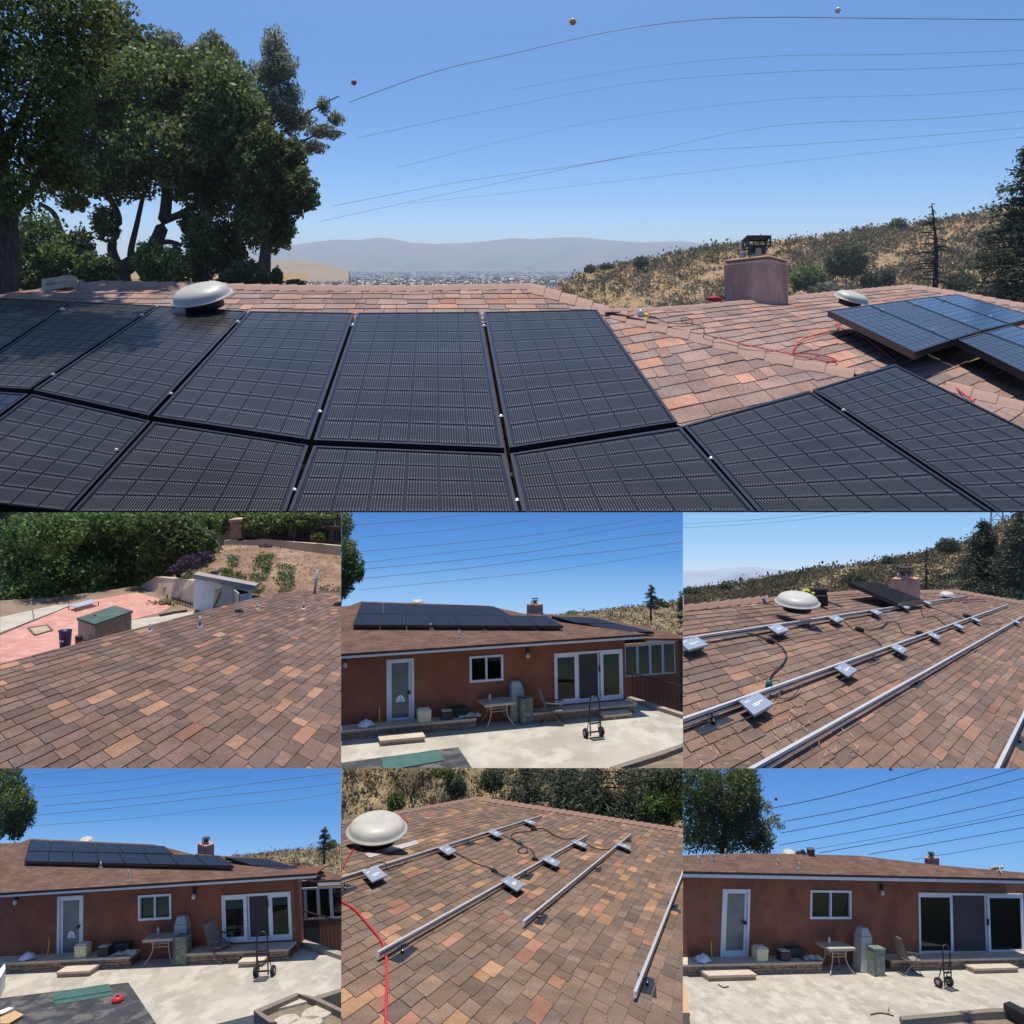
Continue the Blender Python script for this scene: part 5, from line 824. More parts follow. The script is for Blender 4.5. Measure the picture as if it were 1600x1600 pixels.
caps(roof5, [M5.hit(*p, .01) for p in ((528, 1285.5), (640, 1266), (746, 1247))], 3.2, 16, (.23, .14, .105), 'cap_shingle_dark', lift=1.5, pl=(M5, M5)); caps(roof5, [M5.hit(*p, .01) for p in ((746, 1247), (900, 1271), (1072, 1298))], 4.5, 30, (.25, .15, .11), 'cap_shingle_hip2', lift=1.8, pl=(M5, M5))
rail_set(M5, .085, [('uppermost rail of the sunny roof below the big dome vent', (-10, 515), (940, 222), 1), ('longest rail of the sunny roof with its near end over the red cable', (172, 862), (1155, 315), 1), ('third rail of the sunny roof with one inverter at its far end', (855, 718), (1360, 308), 1), ('rightmost rail of the sunny roof running out at the right edge', (1378, 1050), (1612, 465), 1)],
    [('nearest inverter on the uppermost rail of the sunny roof', (158, 494)), ('second inverter on the uppermost rail of the sunny roof', (497, 380)), ('third inverter on the uppermost rail of the sunny roof', (722, 303)), ('farthest inverter on the uppermost rail of the sunny roof', (884, 251)), ('near inverter on the longest rail of the sunny roof', (805, 537)), ('middle inverter on the longest rail of the sunny roof', (985, 433)), ('far inverter on the longest rail of the sunny roof', (1118, 352)), ('only inverter on the third rail of the sunny roof', (1323, 362))],
    ((98, 480), (170, 458), (217, 500), (145, 530)), [('foot of the uppermost rail at its middle', (600, 357)), ('foot at the near end of the longest rail', (288, 872)), ('foot in the middle of the longest rail', (872, 508)), ('foot at the near end of the third rail', (928, 708)), ('foot in the middle of the third rail', (1198, 476)), ('foot at the far end of the third rail', (1345, 342)), ('foot in the middle of the rightmost rail', (1562, 655)), ('foot at the near end of the rightmost rail', (1435, 1022)), ('foot of the uppermost rail at the left edge', (18, 575))], ((222, 895), (300, 822), (368, 850), (285, 925)), '', 'sunny roof', z)
def r5(lab, pts, px=1.7, m=M_dark, name='cable', g='black cables on the sunny roof'): cable(lab, M5, [(*z(*p[:2]), p[2] if len(p) > 2 else .022) for p in pts], px, m, name, .006, g)
r5('red cable running down under the longest rail to the bottom edge', [(-8, 622), (60, 660), (150, 760), (190, 812), (203, 850), (212, 895), (214, 1000), (211, 1100), (208, 1212)], 3.2, M_red, 'red_cable', None); r5('short red cable left of the dome vent at the picture edge', [(-8, 500), (25, 430), (62, 372)], 1.8, M_red, 'red_cable', None); r5('small red cable loop behind the dome vent', [(262, 236), (295, 238), (312, 247), (296, 262)], 1.5, M_red, 'red_cable', None)
r5('black cable from the second inverter down to the near inverter', [(525, 390), (570, 415), (640, 450), (700, 470), (722, 488), (770, 510)], 1.6); r5('black cable loop from the third to the last upper inverter', [(750, 312), (800, 335), (835, 352), (800, 325), (810, 305), (860, 300), (905, 292)], 1.3); r5('black cable ring lying between the upper and longest rail', [(835, 358), (870, 375), (870, 398), (840, 398), (830, 385), (850, 370), (890, 380), (908, 410), (905, 432)], 1.3); r5('black cable from the farthest upper inverter to the longest rail', [(905, 285), (950, 285), (1000, 315), (1050, 333), (1098, 328)], 1.3); r5('black cable from the longest rail to the third rail', [(1140, 345), (1180, 372), (1230, 382), (1290, 376)], 1.3); r5('short black cable along the uppermost rail near end', [(120, 470, .1), (170, 445, .1), (210, 450, .1), (215, 480), (260, 470), (310, 435)], 1.3)
for lab, p in (('black plug on the cable above the near inverter', (720, 485)), ('teal black plug on the cable under the third upper inverter', (838, 356)), ('black plug under the farthest upper inverter', (905, 290)), ('black plug left of the middle inverter', (910, 430))):
    c = M5.hit(*z(*p), .02); k = proj(c)[2] / FP; r = thing('cable_plug', c, lab, 'plug', 'black cable plugs of the sunny roof'); ax = nrm(XW * .8 - UP * .5); obj('shell', MB().lathe(c, ax, [(1 * k, -6 * k), (3 * k, -4.5 * k), (3.4 * k, 4 * k), (1.2 * k, 6 * k)], 8), mat('teal_plastic', (0, 0, 0)) if 'teal' in lab else M_dark, r); obj('collar', MB().lathe(c, ax, [(3.8 * k, -1.2 * k), (3.8 * k, .6 * k)], 8), M_black, r)
c = M5.hit(*z(168, 350), .1); t = proj(c)[2]; k = t / FP; dome_vent('big pale dome vent with pale flashing on the sunny roof', P(*z(168, 289), t), 47.8 * k, nrm(UP * 1. - FW * .04), k, flash=([M5.hit(*z(*p), .008) for p in ((108, 402), (135, 420), (366, 354), (350, 338))], [M5.hit(*z(*p), .016) for p in ((108, 402), (135, 420), (366, 354), (350, 338))]))
finish(533, 1200, 1067, 1603)
# ================================================================== THE PATIO HOUSE, three times
class HS:
    """frame of one house set: x along the facade, y away from the viewer, z up; picture picks in the set's own zoom units"""
    def __init__(s, ox, oy, R, pick, t0, s_):
        s.z = Zf(ox, oy); s.s = s_; s.O = P(*s.z(*pick), t0); R = np.array(R); c = lambda v: XW * v[0] + UP * v[1] + FW * v[2]
        s.ex, s.ez, s.ey = nrm(c(R[:, 0])), nrm(c(R[:, 1])), nrm(c(R[:, 2])); s.T = np.eye(4); s.T[:3, 0], s.T[:3, 1], s.T[:3, 2], s.T[:3, 3] = s.ex, s.ey, s.ez, s.O
    def w(s, x, y, z): return s.O + s.ex * x + s.ey * y + s.ez * z
    def loc(s, p): d = np.asarray(p) - s.O; return A3(d @ s.ex, d @ s.ey, d @ s.ez)
    def hit(s, zx, zy, p0, n): return s.loc(Plane(p0, n).hit(*s.z(zx, zy)))
    def fac(s, zx, zy, y=0.0): return s.hit(zx, zy, s.w(0, y, 0), s.ey)
    def gnd(s, zx, zy, h=0.0): return s.hit(zx, zy, s.w(0, 0, h), s.ez)
    def mb(s): return MB(s.T)
M_wall = mat('stucco_brown', (.30, .108, .058), (.255, .09, .05), rough=.92, scale=1.1, detail=5, bump=.25, c3=(.215, .076, .043), scale2=.45, bscale=22)
M_trim = mat('white_trim', (.74, .75, .78), (.68, .68, .70), rough=.5, scale=1.5)
M_conc = mat('patio_concrete', (.41, .37, .295), (.33, .30, .245), rough=.95, scale=.32, detail=7, c3=(.47, .43, .36), scale2=.7, bump=.12, stretch=(1, .55, 1), lo=.42, hi=.6)
M_stone = mat('ledge_stone', (.36, .26, .18), (.24, .16, .11), rough=.95, scale=2.2, bump=.5); M_slab = mat('ledge_slab', (.58, .47, .36), (.48, .38, .29), rough=.9, scale=1.5, bump=.2)
def glass_mat():
    m = bpy.data.materials.new('window_glass'); m.use_nodes = True; N = m.node_tree.nodes; K = m.node_tree.links; N.remove(N['Principled BSDF']); t = N.new('ShaderNodeBsdfTransparent'); t.inputs[0].default_value = (.36, .40, .38, 1); g = N.new('ShaderNodeBsdfGlossy'); g.inputs[0].default_value = (.9, .95, .95, 1); g.inputs[1].default_value = .02
    f = N.new('ShaderNodeFresnel'); f.inputs[0].default_value = 1.6; mr = N.new('ShaderNodeMath'); mr.operation = 'MULTIPLY_ADD'; mr.inputs[1].default_value = .3; mr.inputs[2].default_value = .004; K.new(f.outputs[0], mr.inputs[0]); x = N.new('ShaderNodeMixShader'); K.new(mr.outputs[0], x.inputs[0]); K.new(t.outputs[0], x.inputs[1]); K.new(g.outputs[0], x.inputs[2]); K.new(x.outputs[0], N['Material Output'].inputs[0]); return m
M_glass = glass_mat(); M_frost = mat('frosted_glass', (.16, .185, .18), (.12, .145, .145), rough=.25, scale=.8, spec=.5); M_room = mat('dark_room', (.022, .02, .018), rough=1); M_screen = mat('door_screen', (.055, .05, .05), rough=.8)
def roof_fine_mat():
    m = bpy.data.materials.new('fine_shingles'); m.use_nodes = True; N = m.node_tree.nodes; K = m.node_tree.links; b = N['Principled BSDF']; b.inputs['Roughness'].default_value = .95; b.inputs['Specular IOR Level'].default_value = .1
    u = N.new('ShaderNodeUVMap'); k = N.new('ShaderNodeTexBrick'); k.inputs['Scale'].default_value = 1; k.inputs['Color1'].default_value = (.12, .072, .055, 1); k.inputs['Color2'].default_value = (.18, .108, .08, 1); k.inputs['Mortar'].default_value = (.11, .065, .05, 1); k.inputs['Mortar Size'].default_value = .014; k.inputs['Brick Width'].default_value = .30; k.inputs['Row Height'].default_value = .10; k.inputs['Bias'].default_value = -.1
    n = N.new('ShaderNodeTexNoise'); n.inputs['Scale'].default_value = 1.6; n.inputs['Detail'].default_value = 8; n.inputs['Roughness'].default_value = .75; K.new(u.outputs[0], k.inputs['Vector']); K.new(u.outputs[0], n.inputs['Vector'])
    r = N.new('ShaderNodeMapRange'); r.inputs[1].default_value = .3; r.inputs[2].default_value = .7; r.inputs[3].default_value = .65; r.inputs[4].default_value = 1.35; K.new(n.outputs[0], r.inputs[0]); v = N.new('ShaderNodeVectorMath'); v.operation = 'SCALE'; K.new(k.outputs[0], v.inputs[0]); K.new(r.outputs[0], v.inputs['Scale']); K.new(v.outputs[0], b.inputs['Base Color']); return m
M_rfine = roof_fine_mat()
def house(H, d):
    s = H.s; nm = d['where']; F = lambda *p: H.fac(*p)
    rect = lambda q, y=0.0: (min(F(q[0], (q[1] + q[3]) / 2, y)[0], F(q[2], (q[1] + q[3]) / 2, y)[0]), F((q[0] + q[2]) / 2, q[3], y)[2], max(F(q[0], (q[1] + q[3]) / 2, y)[0], F(q[2], (q[1] + q[3]) / 2, y)[0]), F((q[0] + q[2]) / 2, q[1], y)[2])
    D, Wn, S = rect(d['door']), rect(d['window']), rect(d['slider']); ov = -.75 * s
    ft = lambda x: H.fac(x, np.interp(x, [p[0] for p in d['fasc_top']], [p[1] for p in d['fasc_top']]), ov)[2]; xs_f = [p[0] for p in d['fasc_top']]; zt = np.mean([ft(x) for x in xs_f]); zb = np.mean([H.fac(x, y, ov)[2] for x, y in d['fasc_bot']])
    xl = F(-60, 700)[0]; xr = F(d['right'], 700)[0]; top = zb + .10 * s; dep = .16 * s
    r = thing('house', H.w((xl + xr) / 2, 0, 0), 'brown stucco house with white trim, ' + nm, 'house')
    def wallb(x0, z0, x1, z1): 
        if x1 - x0 > .01 and z1 - z0 > .01: obj('wall', H.mb().box((x0, 0, z0), (x1, dep, z1)), M_wall, r)
    wallb(xl, -.1, D[0], top); wallb(D[0], D[3], D[2], top); wallb(D[0], -.1, D[2], D[1]); wallb(D[2], -.1, Wn[0], top); wallb(Wn[0], Wn[3], Wn[2], top); wallb(Wn[0], -.1, Wn[2], Wn[1]); wallb(Wn[2], -.1, S[0], top); wallb(S[0], S[3], S[2], top); wallb(S[0], -.1, S[2], S[1]); wallb(S[2], -.1, xr, top)
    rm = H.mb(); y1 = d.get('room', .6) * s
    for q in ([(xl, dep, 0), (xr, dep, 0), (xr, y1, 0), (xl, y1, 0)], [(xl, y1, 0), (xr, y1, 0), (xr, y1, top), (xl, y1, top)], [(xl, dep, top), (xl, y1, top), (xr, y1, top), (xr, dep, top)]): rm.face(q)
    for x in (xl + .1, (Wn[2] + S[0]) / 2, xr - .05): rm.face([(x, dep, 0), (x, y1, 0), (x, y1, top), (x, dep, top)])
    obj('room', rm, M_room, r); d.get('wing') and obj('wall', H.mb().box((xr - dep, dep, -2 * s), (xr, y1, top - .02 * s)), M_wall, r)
    def frame(q, parent, wd, y0=-.03, y1=.08, m=M_trim, name='frame', mull=()):
        f = H.mb(); x0, z0, x1, z1 = q; f.box((x0, y0 * s, z0), (x0 + wd, y1 * s, z1)); f.box((x1 - wd, y0 * s, z0), (x1, y1 * s, z1)); f.box((x0 + wd, y0 * s, z0), (x1 - wd, y1 * s, z0 + wd)); f.box((x0 + wd, y0 * s, z1 - wd), (x1 - wd, y1 * s, z1))
        for x in mull: f.box((x - wd * .4, y0 * s * .8, z0 + wd), (x + wd * .4, y1 * s, z1 - wd))
        return obj(name, f, m, parent)
    # door
    dr = thing('door', H.w(D[0], 0, D[1]), None, None); dr.parent = r; dr.location = A3(*dr.location) - A3(*r.location)
    frame((D[0], D[1], D[2], D[3]), dr, .07 * s); G = rect(d['dglass']); lf = H.mb(); a = .075 * s
    for q in ((D[0] + a, D[1] + .03, G[0], D[3] - a), (G[2], D[1] + .03, D[2] - a, D[3] - a), (G[0], D[1] + .03, G[2], G[1]), (G[0], G[3], G[2], D[3] - a)): lf.box((q[0], .03 * s, q[1]), (q[2], .08 * s, q[3]))
    obj('leaf', lf, M_trim, dr); obj('pane', H.mb().box((G[0], .05 * s, G[1]), (G[2], .06 * s, G[3])), M_frost, dr); kx = D[2] - .16 * s; kz = D[1] + .95 * s; obj('knob', MB().lathe(H.w(kx, .03 * s, kz), -H.ey, [(.03 * s, 0), (.03 * s, .03 * s), (.05 * s, .05 * s), (.05 * s, .08 * s), (.01, .09 * s)], 12), M_dark, dr, smooth=True); obj('threshold', H.mb().box((D[0], -.1 * s, D[1] - .05 * s), (D[2], .02 * s, D[1])), mat('threshold_blue', (.10, .12, .18), rough=.6), dr)
    if d.get('sticker'):  # white half-round with grey lines on the door glass
        c = F(*d['sticker']); q = [(c[0] + .13 * s * math.cos(a_), .046 * s, c[2] + .2 * s * math.sin(a_) - .08 * s) for a_ in np.linspace(0, math.pi, 10)]; obj('sticker', H.mb().face(q), mat('sticker_white', (.85, .85, .85), rough=.5), dr); st = H.mb()
        for dx in (-.05, 0, .05): st.box((c[0] + dx * s - .008 * s, .042 * s, c[2] - .08 * s), (c[0] + dx * s + .008 * s, .0445 * s, c[2] + (.02 if dx else .08) * s))
        obj('sticker_marks', st, mat('sticker_ink', (.2, .2, .2), rough=.8), dr)
    # window
    wn_ = thing('window', H.w(Wn[0], 0, Wn[1]), None, None); wn_.parent = r; wn_.location = A3(*wn_.location) - A3(*r.location); mid = (Wn[0] + Wn[2]) / 2
    frame(Wn, wn_, .065 * s, mull=(mid,)); obj('pane', H.mb().box((Wn[0] + .06 * s, .05 * s, Wn[1] + .06 * s), (mid - .02 * s, .055 * s, Wn[3] - .06 * s)), M_glass, wn_); obj('pane', H.mb().box((mid + .02 * s, .03 * s, Wn[1] + .06 * s), (Wn[2] - .06 * s, .035 * s, Wn[3] - .06 * s)), M_glass, wn_)
    # sliding door
    sl_ = thing('sliding_door', H.w(S[0], 0, S[1]), None, None); sl_.parent = r; sl_.location = A3(*sl_.location) - A3(*r.location); frame(S, sl_, .05 * s)
    xs = [F(x, (d['slider'][1] + d['slider'][3]) / 2)[0] for x in d['panels']]; w_ = .10 * s
    for i in range(3):
        q = (xs[i] + .01, S[1] + .045 * s, xs[i + 1] - .01, S[3] - .045 * s); pn = frame(q, sl_, w_ if i != 1 else .05 * s, .0 if i != 1 else .06, .05 if i != 1 else .1, M_trim, 'leaf'); y_ = (.02 if i != 1 else .08) * s; ww = w_ if i != 1 else .05 * s
        obj('pane', H.mb().box((q[0] + ww, y_, q[1] + ww), (q[2] - ww, y_ + .006 * s, q[3] - ww)), M_screen if (i == 1 and d['screen']) else M_glass, sl_)
    obj('handle', H.mb().box((xs[2] - .05 * s, -.05 * s, S[1] + .9 * s), (xs[2] - .01 * s, 0, S[1] + 1.1 * s)), M_dark, sl_); cu_ = H.mb()
    for i in range(2): cu_.box((S[0] + (.16 + i * .05) * s, .32 * s, S[1]), (S[0] + (.19 + i * .05) * s, .36 * s, S[3])) 
    obj('blinds', cu_, mat('blind_cream', (.5, .55, .5), rough=.8), sl_)
    # roof
    n_ = nrm(H.ez * math.cos(d['slope']) - H.ey * math.sin(d['slope'])); e0 = H.w(0, ov - .04 * s, zt + .02 * s); RP = Plane(e0, n_); rh = lambda zx, zy, u=0.0: RP.hit(*H.z(zx, zy), u)
    def roof_sheet(poly, off=0.0, name='roof', plane=RP):
        ps = [plane.hit(*H.z(*p)) for p in poly]
        if plane is RP: ps[0], ps[1] = (H.w(H.fac(*p, ov)[0], ov - .06 * s, zt + .02 * s) for p in poly[:2])
        o_ = obj(name, MB().prism([q - plane.n * .08 * s for q in ps], ps), M_rfine, r); me = o_.data; ul = me.uv_layers.new(name='UVMap'); base = origin_of(o_); us = nrm(np.cross(plane.n, H.ex)); co = np.array([np.array(me.vertices[l.vertex_index].co) + base - H.O for l in me.loops]); ul.data.foreach_set('uv', np.stack([co @ H.ex / s, co @ us / s], 1).astype(np.float32).ravel()); return o_
    roof_sheet(d['roof']); xe = H.fac(d['fasc_top'][-1][0], d['fasc_top'][-1][1], ov)[0]
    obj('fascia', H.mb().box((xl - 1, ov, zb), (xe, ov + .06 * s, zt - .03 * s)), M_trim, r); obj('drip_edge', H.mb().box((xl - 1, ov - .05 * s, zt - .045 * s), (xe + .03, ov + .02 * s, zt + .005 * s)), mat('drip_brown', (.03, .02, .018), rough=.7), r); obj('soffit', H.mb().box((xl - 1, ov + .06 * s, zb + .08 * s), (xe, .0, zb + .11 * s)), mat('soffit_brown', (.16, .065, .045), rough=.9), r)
    if d.get('wing'):
        W2 = Plane(e0 + H.ey * d['wing_back'] * s, n_); roof_sheet(d['wing'], plane=W2); q = [H.fac(*p, ov + d['wing_back'] * s) for p in d['wing_fascia']]; z_ = q[0][2]
        obj('fascia', H.mb().box((q[0][0], ov + d['wing_back'] * s, z_ - .14 * s), (q[1][0], ov + d['wing_back'] * s + .05, z_ + .02 * s)), M_trim, r)
        wy = d['wing_back'] * s; B_ = [H.fac(*p, wy) for p in d['sun_win']]; x0, x1 = min(B_[0][0], B_[2][0]), max(B_[1][0], B_[3][0]); z1, z0 = (B_[0][2] + B_[1][2]) / 2, (B_[2][2] + B_[3][2]) / 2; obj('wall', H.mb().box((S[2] + .3 * s, wy, -2.0 * s), (x1 + .15 * s, wy + dep, z0)), M_wall, r); obj('wall', H.mb().box((S[2] + .3 * s, wy, z1), (x1 + .15 * s, wy + dep, z1 + .03 * s)), M_wall, r); obj('wall', H.mb().box((x1, wy, z0), (x1 + .15 * s, wy + dep, z1)), M_wall, r)
        sr = thing('sunroom_window', H.w(x0, wy, z0), None, None); sr.parent = r; sr.location = A3(*sr.location) - A3(*r.location); H2 = lambda x, y, z_: H.w(x, y + wy, z_); mg = mat('alu_grey', (.42, .43, .45), rough=.4, metal=.4)
        for i in range(4):
            a0, a1 = x0 + (x1 - x0) * i / 4, x0 + (x1 - x0) * (i + 1) / 4; f = H.mb(); b_ = .05 * s
            for lo, hi in (((a0, wy - .03, z0), (a0 + b_, wy + .05 * s, z1)), ((a1 - b_, wy - .03, z0), (a1, wy + .05 * s, z1)), ((a0 + b_, wy - .03, z0), (a1 - b_, wy + .05 * s, z0 + b_)), ((a0 + b_, wy - .03, z1 - b_), (a1 - b_, wy + .05 * s, z1))): f.box(lo, hi)
            obj('frame', f, mg, sr); obj('pane', H.mb().box((a0 + b_, wy + .01, z0 + b_), (a1 - b_, wy + .02, z1 - b_)), M_glass, sr)
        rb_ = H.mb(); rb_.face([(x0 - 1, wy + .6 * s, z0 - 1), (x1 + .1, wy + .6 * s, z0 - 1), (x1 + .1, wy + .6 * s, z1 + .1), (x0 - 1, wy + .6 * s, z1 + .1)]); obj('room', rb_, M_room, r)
    for lab, p in d['lamps']:
        c = F(*p); l = thing('wall_lamp', H.w(c[0], 0, c[2]), lab + ', ' + nm, 'lamp', 'wall lamps'); obj('bracket', H.mb().box((c[0] - .03 * s, -.12 * s, c[2] + .05 * s), (c[0] + .03 * s, 0, c[2] + .22 * s)), M_dark, l); obj('bulb', MB().lathe(H.w(c[0], -.11 * s, c[2]), H.ez, [(.03 * s, -.09 * s), (.06 * s, -.06 * s), (.06 * s, 0), (.035 * s, .06 * s)], 12), mat('bulb_white', (.7, .66, .55), rough=.4), l, smooth=True)
    # roof fittings
    for i, p in enumerate(d['pipes']): q = rh(*p); pipe_vent(['nearest', 'second', 'third', 'fourth', 'fifth', 'sixth'][i] + ' vent pipe from the left on the roof, ' + nm, q, proj(q)[2] / FP, d.get('pipe_h', 9), 1.3, 'vent pipes, ' + nm)
    for lab, q, n, hgt, wing in d['arrays']:
        c4 = [(Plane(e0 + H.ey * d['wing_back'] * s, n_) if wing else RP).hit(*H.z(*p), hgt * s) for p in q]
        for i in range(n):
            a, b = i / n + .002, (i + 1) / n - .002; qq = [c4[0] * (1 - a) + c4[1] * a, c4[0] * (1 - b) + c4[1] * b, c4[3] * (1 - b) + c4[2] * b, c4[3] * (1 - a) + c4[2] * a]
            module('%s panel of the %s, %s' % (['first', 'second', 'third', 'fourth', 'fifth', 'sixth', 'seventh', 'eighth', 'ninth'][i], lab, nm), qq, 3, 5, 'solar panels, ' + nm, n_, thick=.09 * s, fw=.03 * s, cells=False)
    # ledges, steps, patio
    def ledge(x0, x1, lab, hh=.30, dd=.52):
        l = thing('stone_ledge', H.w((x0 + x1) / 2, -dd * s / 2, 0), lab + ', ' + nm, 'ledge'); h = hh * s; y0 = -dd * s; obj('core', H.mb().box((x0 + .03 * s, y0 + .04 * s, -.02), (x1 - .03 * s, -.005, h - .07 * s)), mat('ledge_core', (.12, .085, .06), rough=1), l); obj('slab', H.mb().box((x0 - .02 * s, y0 - .05 * s, h - .07 * s), (x1 + .02 * s, -.004, h)), M_slab, l, bevel=.015 * s); q = random.Random(5)
        for j in range(3):
            x = x0 + q.uniform(-.2, 0) * s
            while x < x1: wd = q.uniform(.22, .5) * s; a, b = max(x, x0), min(x + wd - .02 * s, x1); (b - a > .06 * s) and obj('stone', H.mb().box((a, y0 + q.uniform(-.02, .015) * s, j * (h - .075 * s) / 3 + .006 * s), (b, y0 + .06 * s, (j + 1) * (h - .075 * s) / 3 - .008 * s)), M_stone, l); x += wd
        return h
    lh = ledge(xl, H.fac(d['ledge_l'], 900)[0], 'stone faced ledge under the white door'); ledge(H.fac(d['ledge_r'][0], 900)[0], H.fac(d['ledge_r'][1], 900)[0], 'stone faced ledge under the sliding door')
    for lab, q in d['steps']:
        a, b = H.gnd(*q[0]), H.gnd(*q[1]); st = thing('step', H.w(*((a + b) / 2)), lab + ', ' + nm, 'step'); x0, x1, y0 = min(a[0], b[0]), max(a[0], b[0]), min((a[1] + b[1]) / 2, -.98 * s); obj('tread', H.mb().box((x0, y0, .09 * s), (x1, y0 + .55 * s, .16 * s)), M_slab, st, bevel=.012 * s)
        for i in range(4): obj('stone', H.mb().box((x0 + .02 + (x1 - x0 - .04) * i / 4, y0 + .03 * s, 0), (x0 + (x1 - x0 - .04) * (i + 1) / 4, y0 + .5 * s, .088 * s)), M_stone, st)
    g = H.mb(); pts = [H.gnd(*p) for p in d['patio']]; 
    obj('patio', H.mb().prism([(p[0], p[1], -.25 * s) for p in pts], [(p[0], p[1], 0) for p in pts]), M_conc, kind='structure')
    return dict(D=D, Wn=Wn, S=S, lh=lh, rh=rh, RP=RP, r=r, zt=zt)
# ---- loose things on the patio
def patio_table(H, p, nm, yaw=0.0, sz=(.98, .72)):
    s = H.s; c = H.gnd(*p); r = thing('patio_table', H.w(c[0], c[1], 0), 'small square patio table with bent metal legs, ' + nm, 'table'); m = mat('table_beige', (.48, .42, .34), (.42, .36, .29), rough=.6, scale=5); ca_, sa = math.cos(yaw), math.sin(yaw); W_ = lambda x, y, z: H.w(c[0] + (x * ca_ - y * sa) * s, c[1] + (x * sa + y * ca_) * s, z * s); a, b = sz[0] / 2, sz[1] / 2
    ring = [(-a, -b), (a, -b), (a, b), (-a, b)]; obj('top', MB().prism([W_(x, y, .69) for x, y in ring], [W_(x, y, .725) for x, y in ring]), m, r, bevel=.012 * s); obj('apron', MB().prism([W_(x * .97, y * .97, .64) for x, y in ring], [W_(x * .97, y * .97, .69) for x, y in ring]), m, r)
    for x, y in ring: obj('leg', MB().tube(spline([W_(x * .55, y * .55, .66), W_(x * .5, y * .5, .45), W_(x * .6, y * .6, .25), W_(x * .92, y * .95, 0.01)], 5), .018 * s, 8), m, r, smooth=True)
    br = MB()
    for i in range(4): (x, y), (x2, y2) = ring[i], ring[(i + 1) % 4]; br.tube([W_(x * .5, y * .5, .45), W_(x2 * .5, y2 * .5, .45)], .012 * s, 6); br.tube([W_(x * .53, y * .53, .54), W_(x2 * .53, y2 * .53, .54)], .01 * s, 6)
    obj('stretcher', br, m, r); bt = thing('bottle', W_(-.2, .05, .725), 'white bottle standing on the patio table, ' + nm, 'bottle'); obj('body', MB().lathe(W_(-.2, .05, .727), H.ez, [(.04 * s, 0), (.04 * s, .15 * s), (.02 * s, .18 * s)], 12), mat('bottle_white', (.75, .73, .68), rough=.4), bt, smooth=True); obj('cap', MB().lathe(W_(-.2, .05, .907), H.ez, [(.024 * s, 0), (.024 * s, .05 * s)], 10), mat('cap_red', (.5, .2, .12), rough=.5), bt)
def folding_chair(H, p, nm, yaw):
    s = H.s; c = H.gnd(*p); r = thing('folding_chair', H.w(c[0], c[1], 0), 'brown folding patio chair with sling back, ' + nm, 'chair'); m = mat('chair_frame', (.10, .085, .075), rough=.5); fab = mat('chair_sling', (.28, .235, .20), (.23, .19, .165), rough=.8, scale=12); ca_, sa = math.cos(yaw), math.sin(yaw); W_ = lambda x, y, z: H.w(c[0] + (x * ca_ - y * sa) * s, c[1] + (x * sa + y * ca_) * s, z * s)
    obj('seat', MB().prism([W_(x, y, z_ - .02) for x, y, z_ in ((-.24, -.26, .44), (.24, -.26, .44), (.24, .2, .40), (-.24, .2, .40))], [W_(x, y, z_) for x, y, z_ in ((-.24, -.26, .44), (.24, -.26, .44), (.24, .2, .40), (-.24, .2, .40))]), fab, r); obj('backrest', MB().prism([W_(-.24, .22, .42), W_(.24, .22, .42), W_(.24, .44, 1.0), W_(-.24, .44, 1.0)], [W_(-.24, .2, .43), W_(.24, .2, .43), W_(.24, .42, 1.01), W_(-.24, .42, 1.01)]), fab, r)
    for x in (-.26, .26):
        obj('leg', MB().tube([W_(x, -.3, 0), W_(x, .1, .42), W_(x, .22, .5)], .014 * s, 8), m, r); obj('leg', MB().tube([W_(x, .38, 0), W_(x, -.2, .62)], .014 * s, 8), m, r); obj('armrest', MB().tube([W_(x, -.28, .62), W_(x, .3, .66)], .022 * s, 8), m, r); obj('back_post', MB().tube([W_(x, .2, .42), W_(x, .44, 1.02)], .013 * s, 8), m, r)
    obj('foot_rail', MB().tube([W_(-.26, -.3, .02), W_(.26, -.3, .02)], .012 * s, 6).tube([W_(-.26, .38, .02), W_(.26, .38, .02)], .012 * s, 6), m, r)
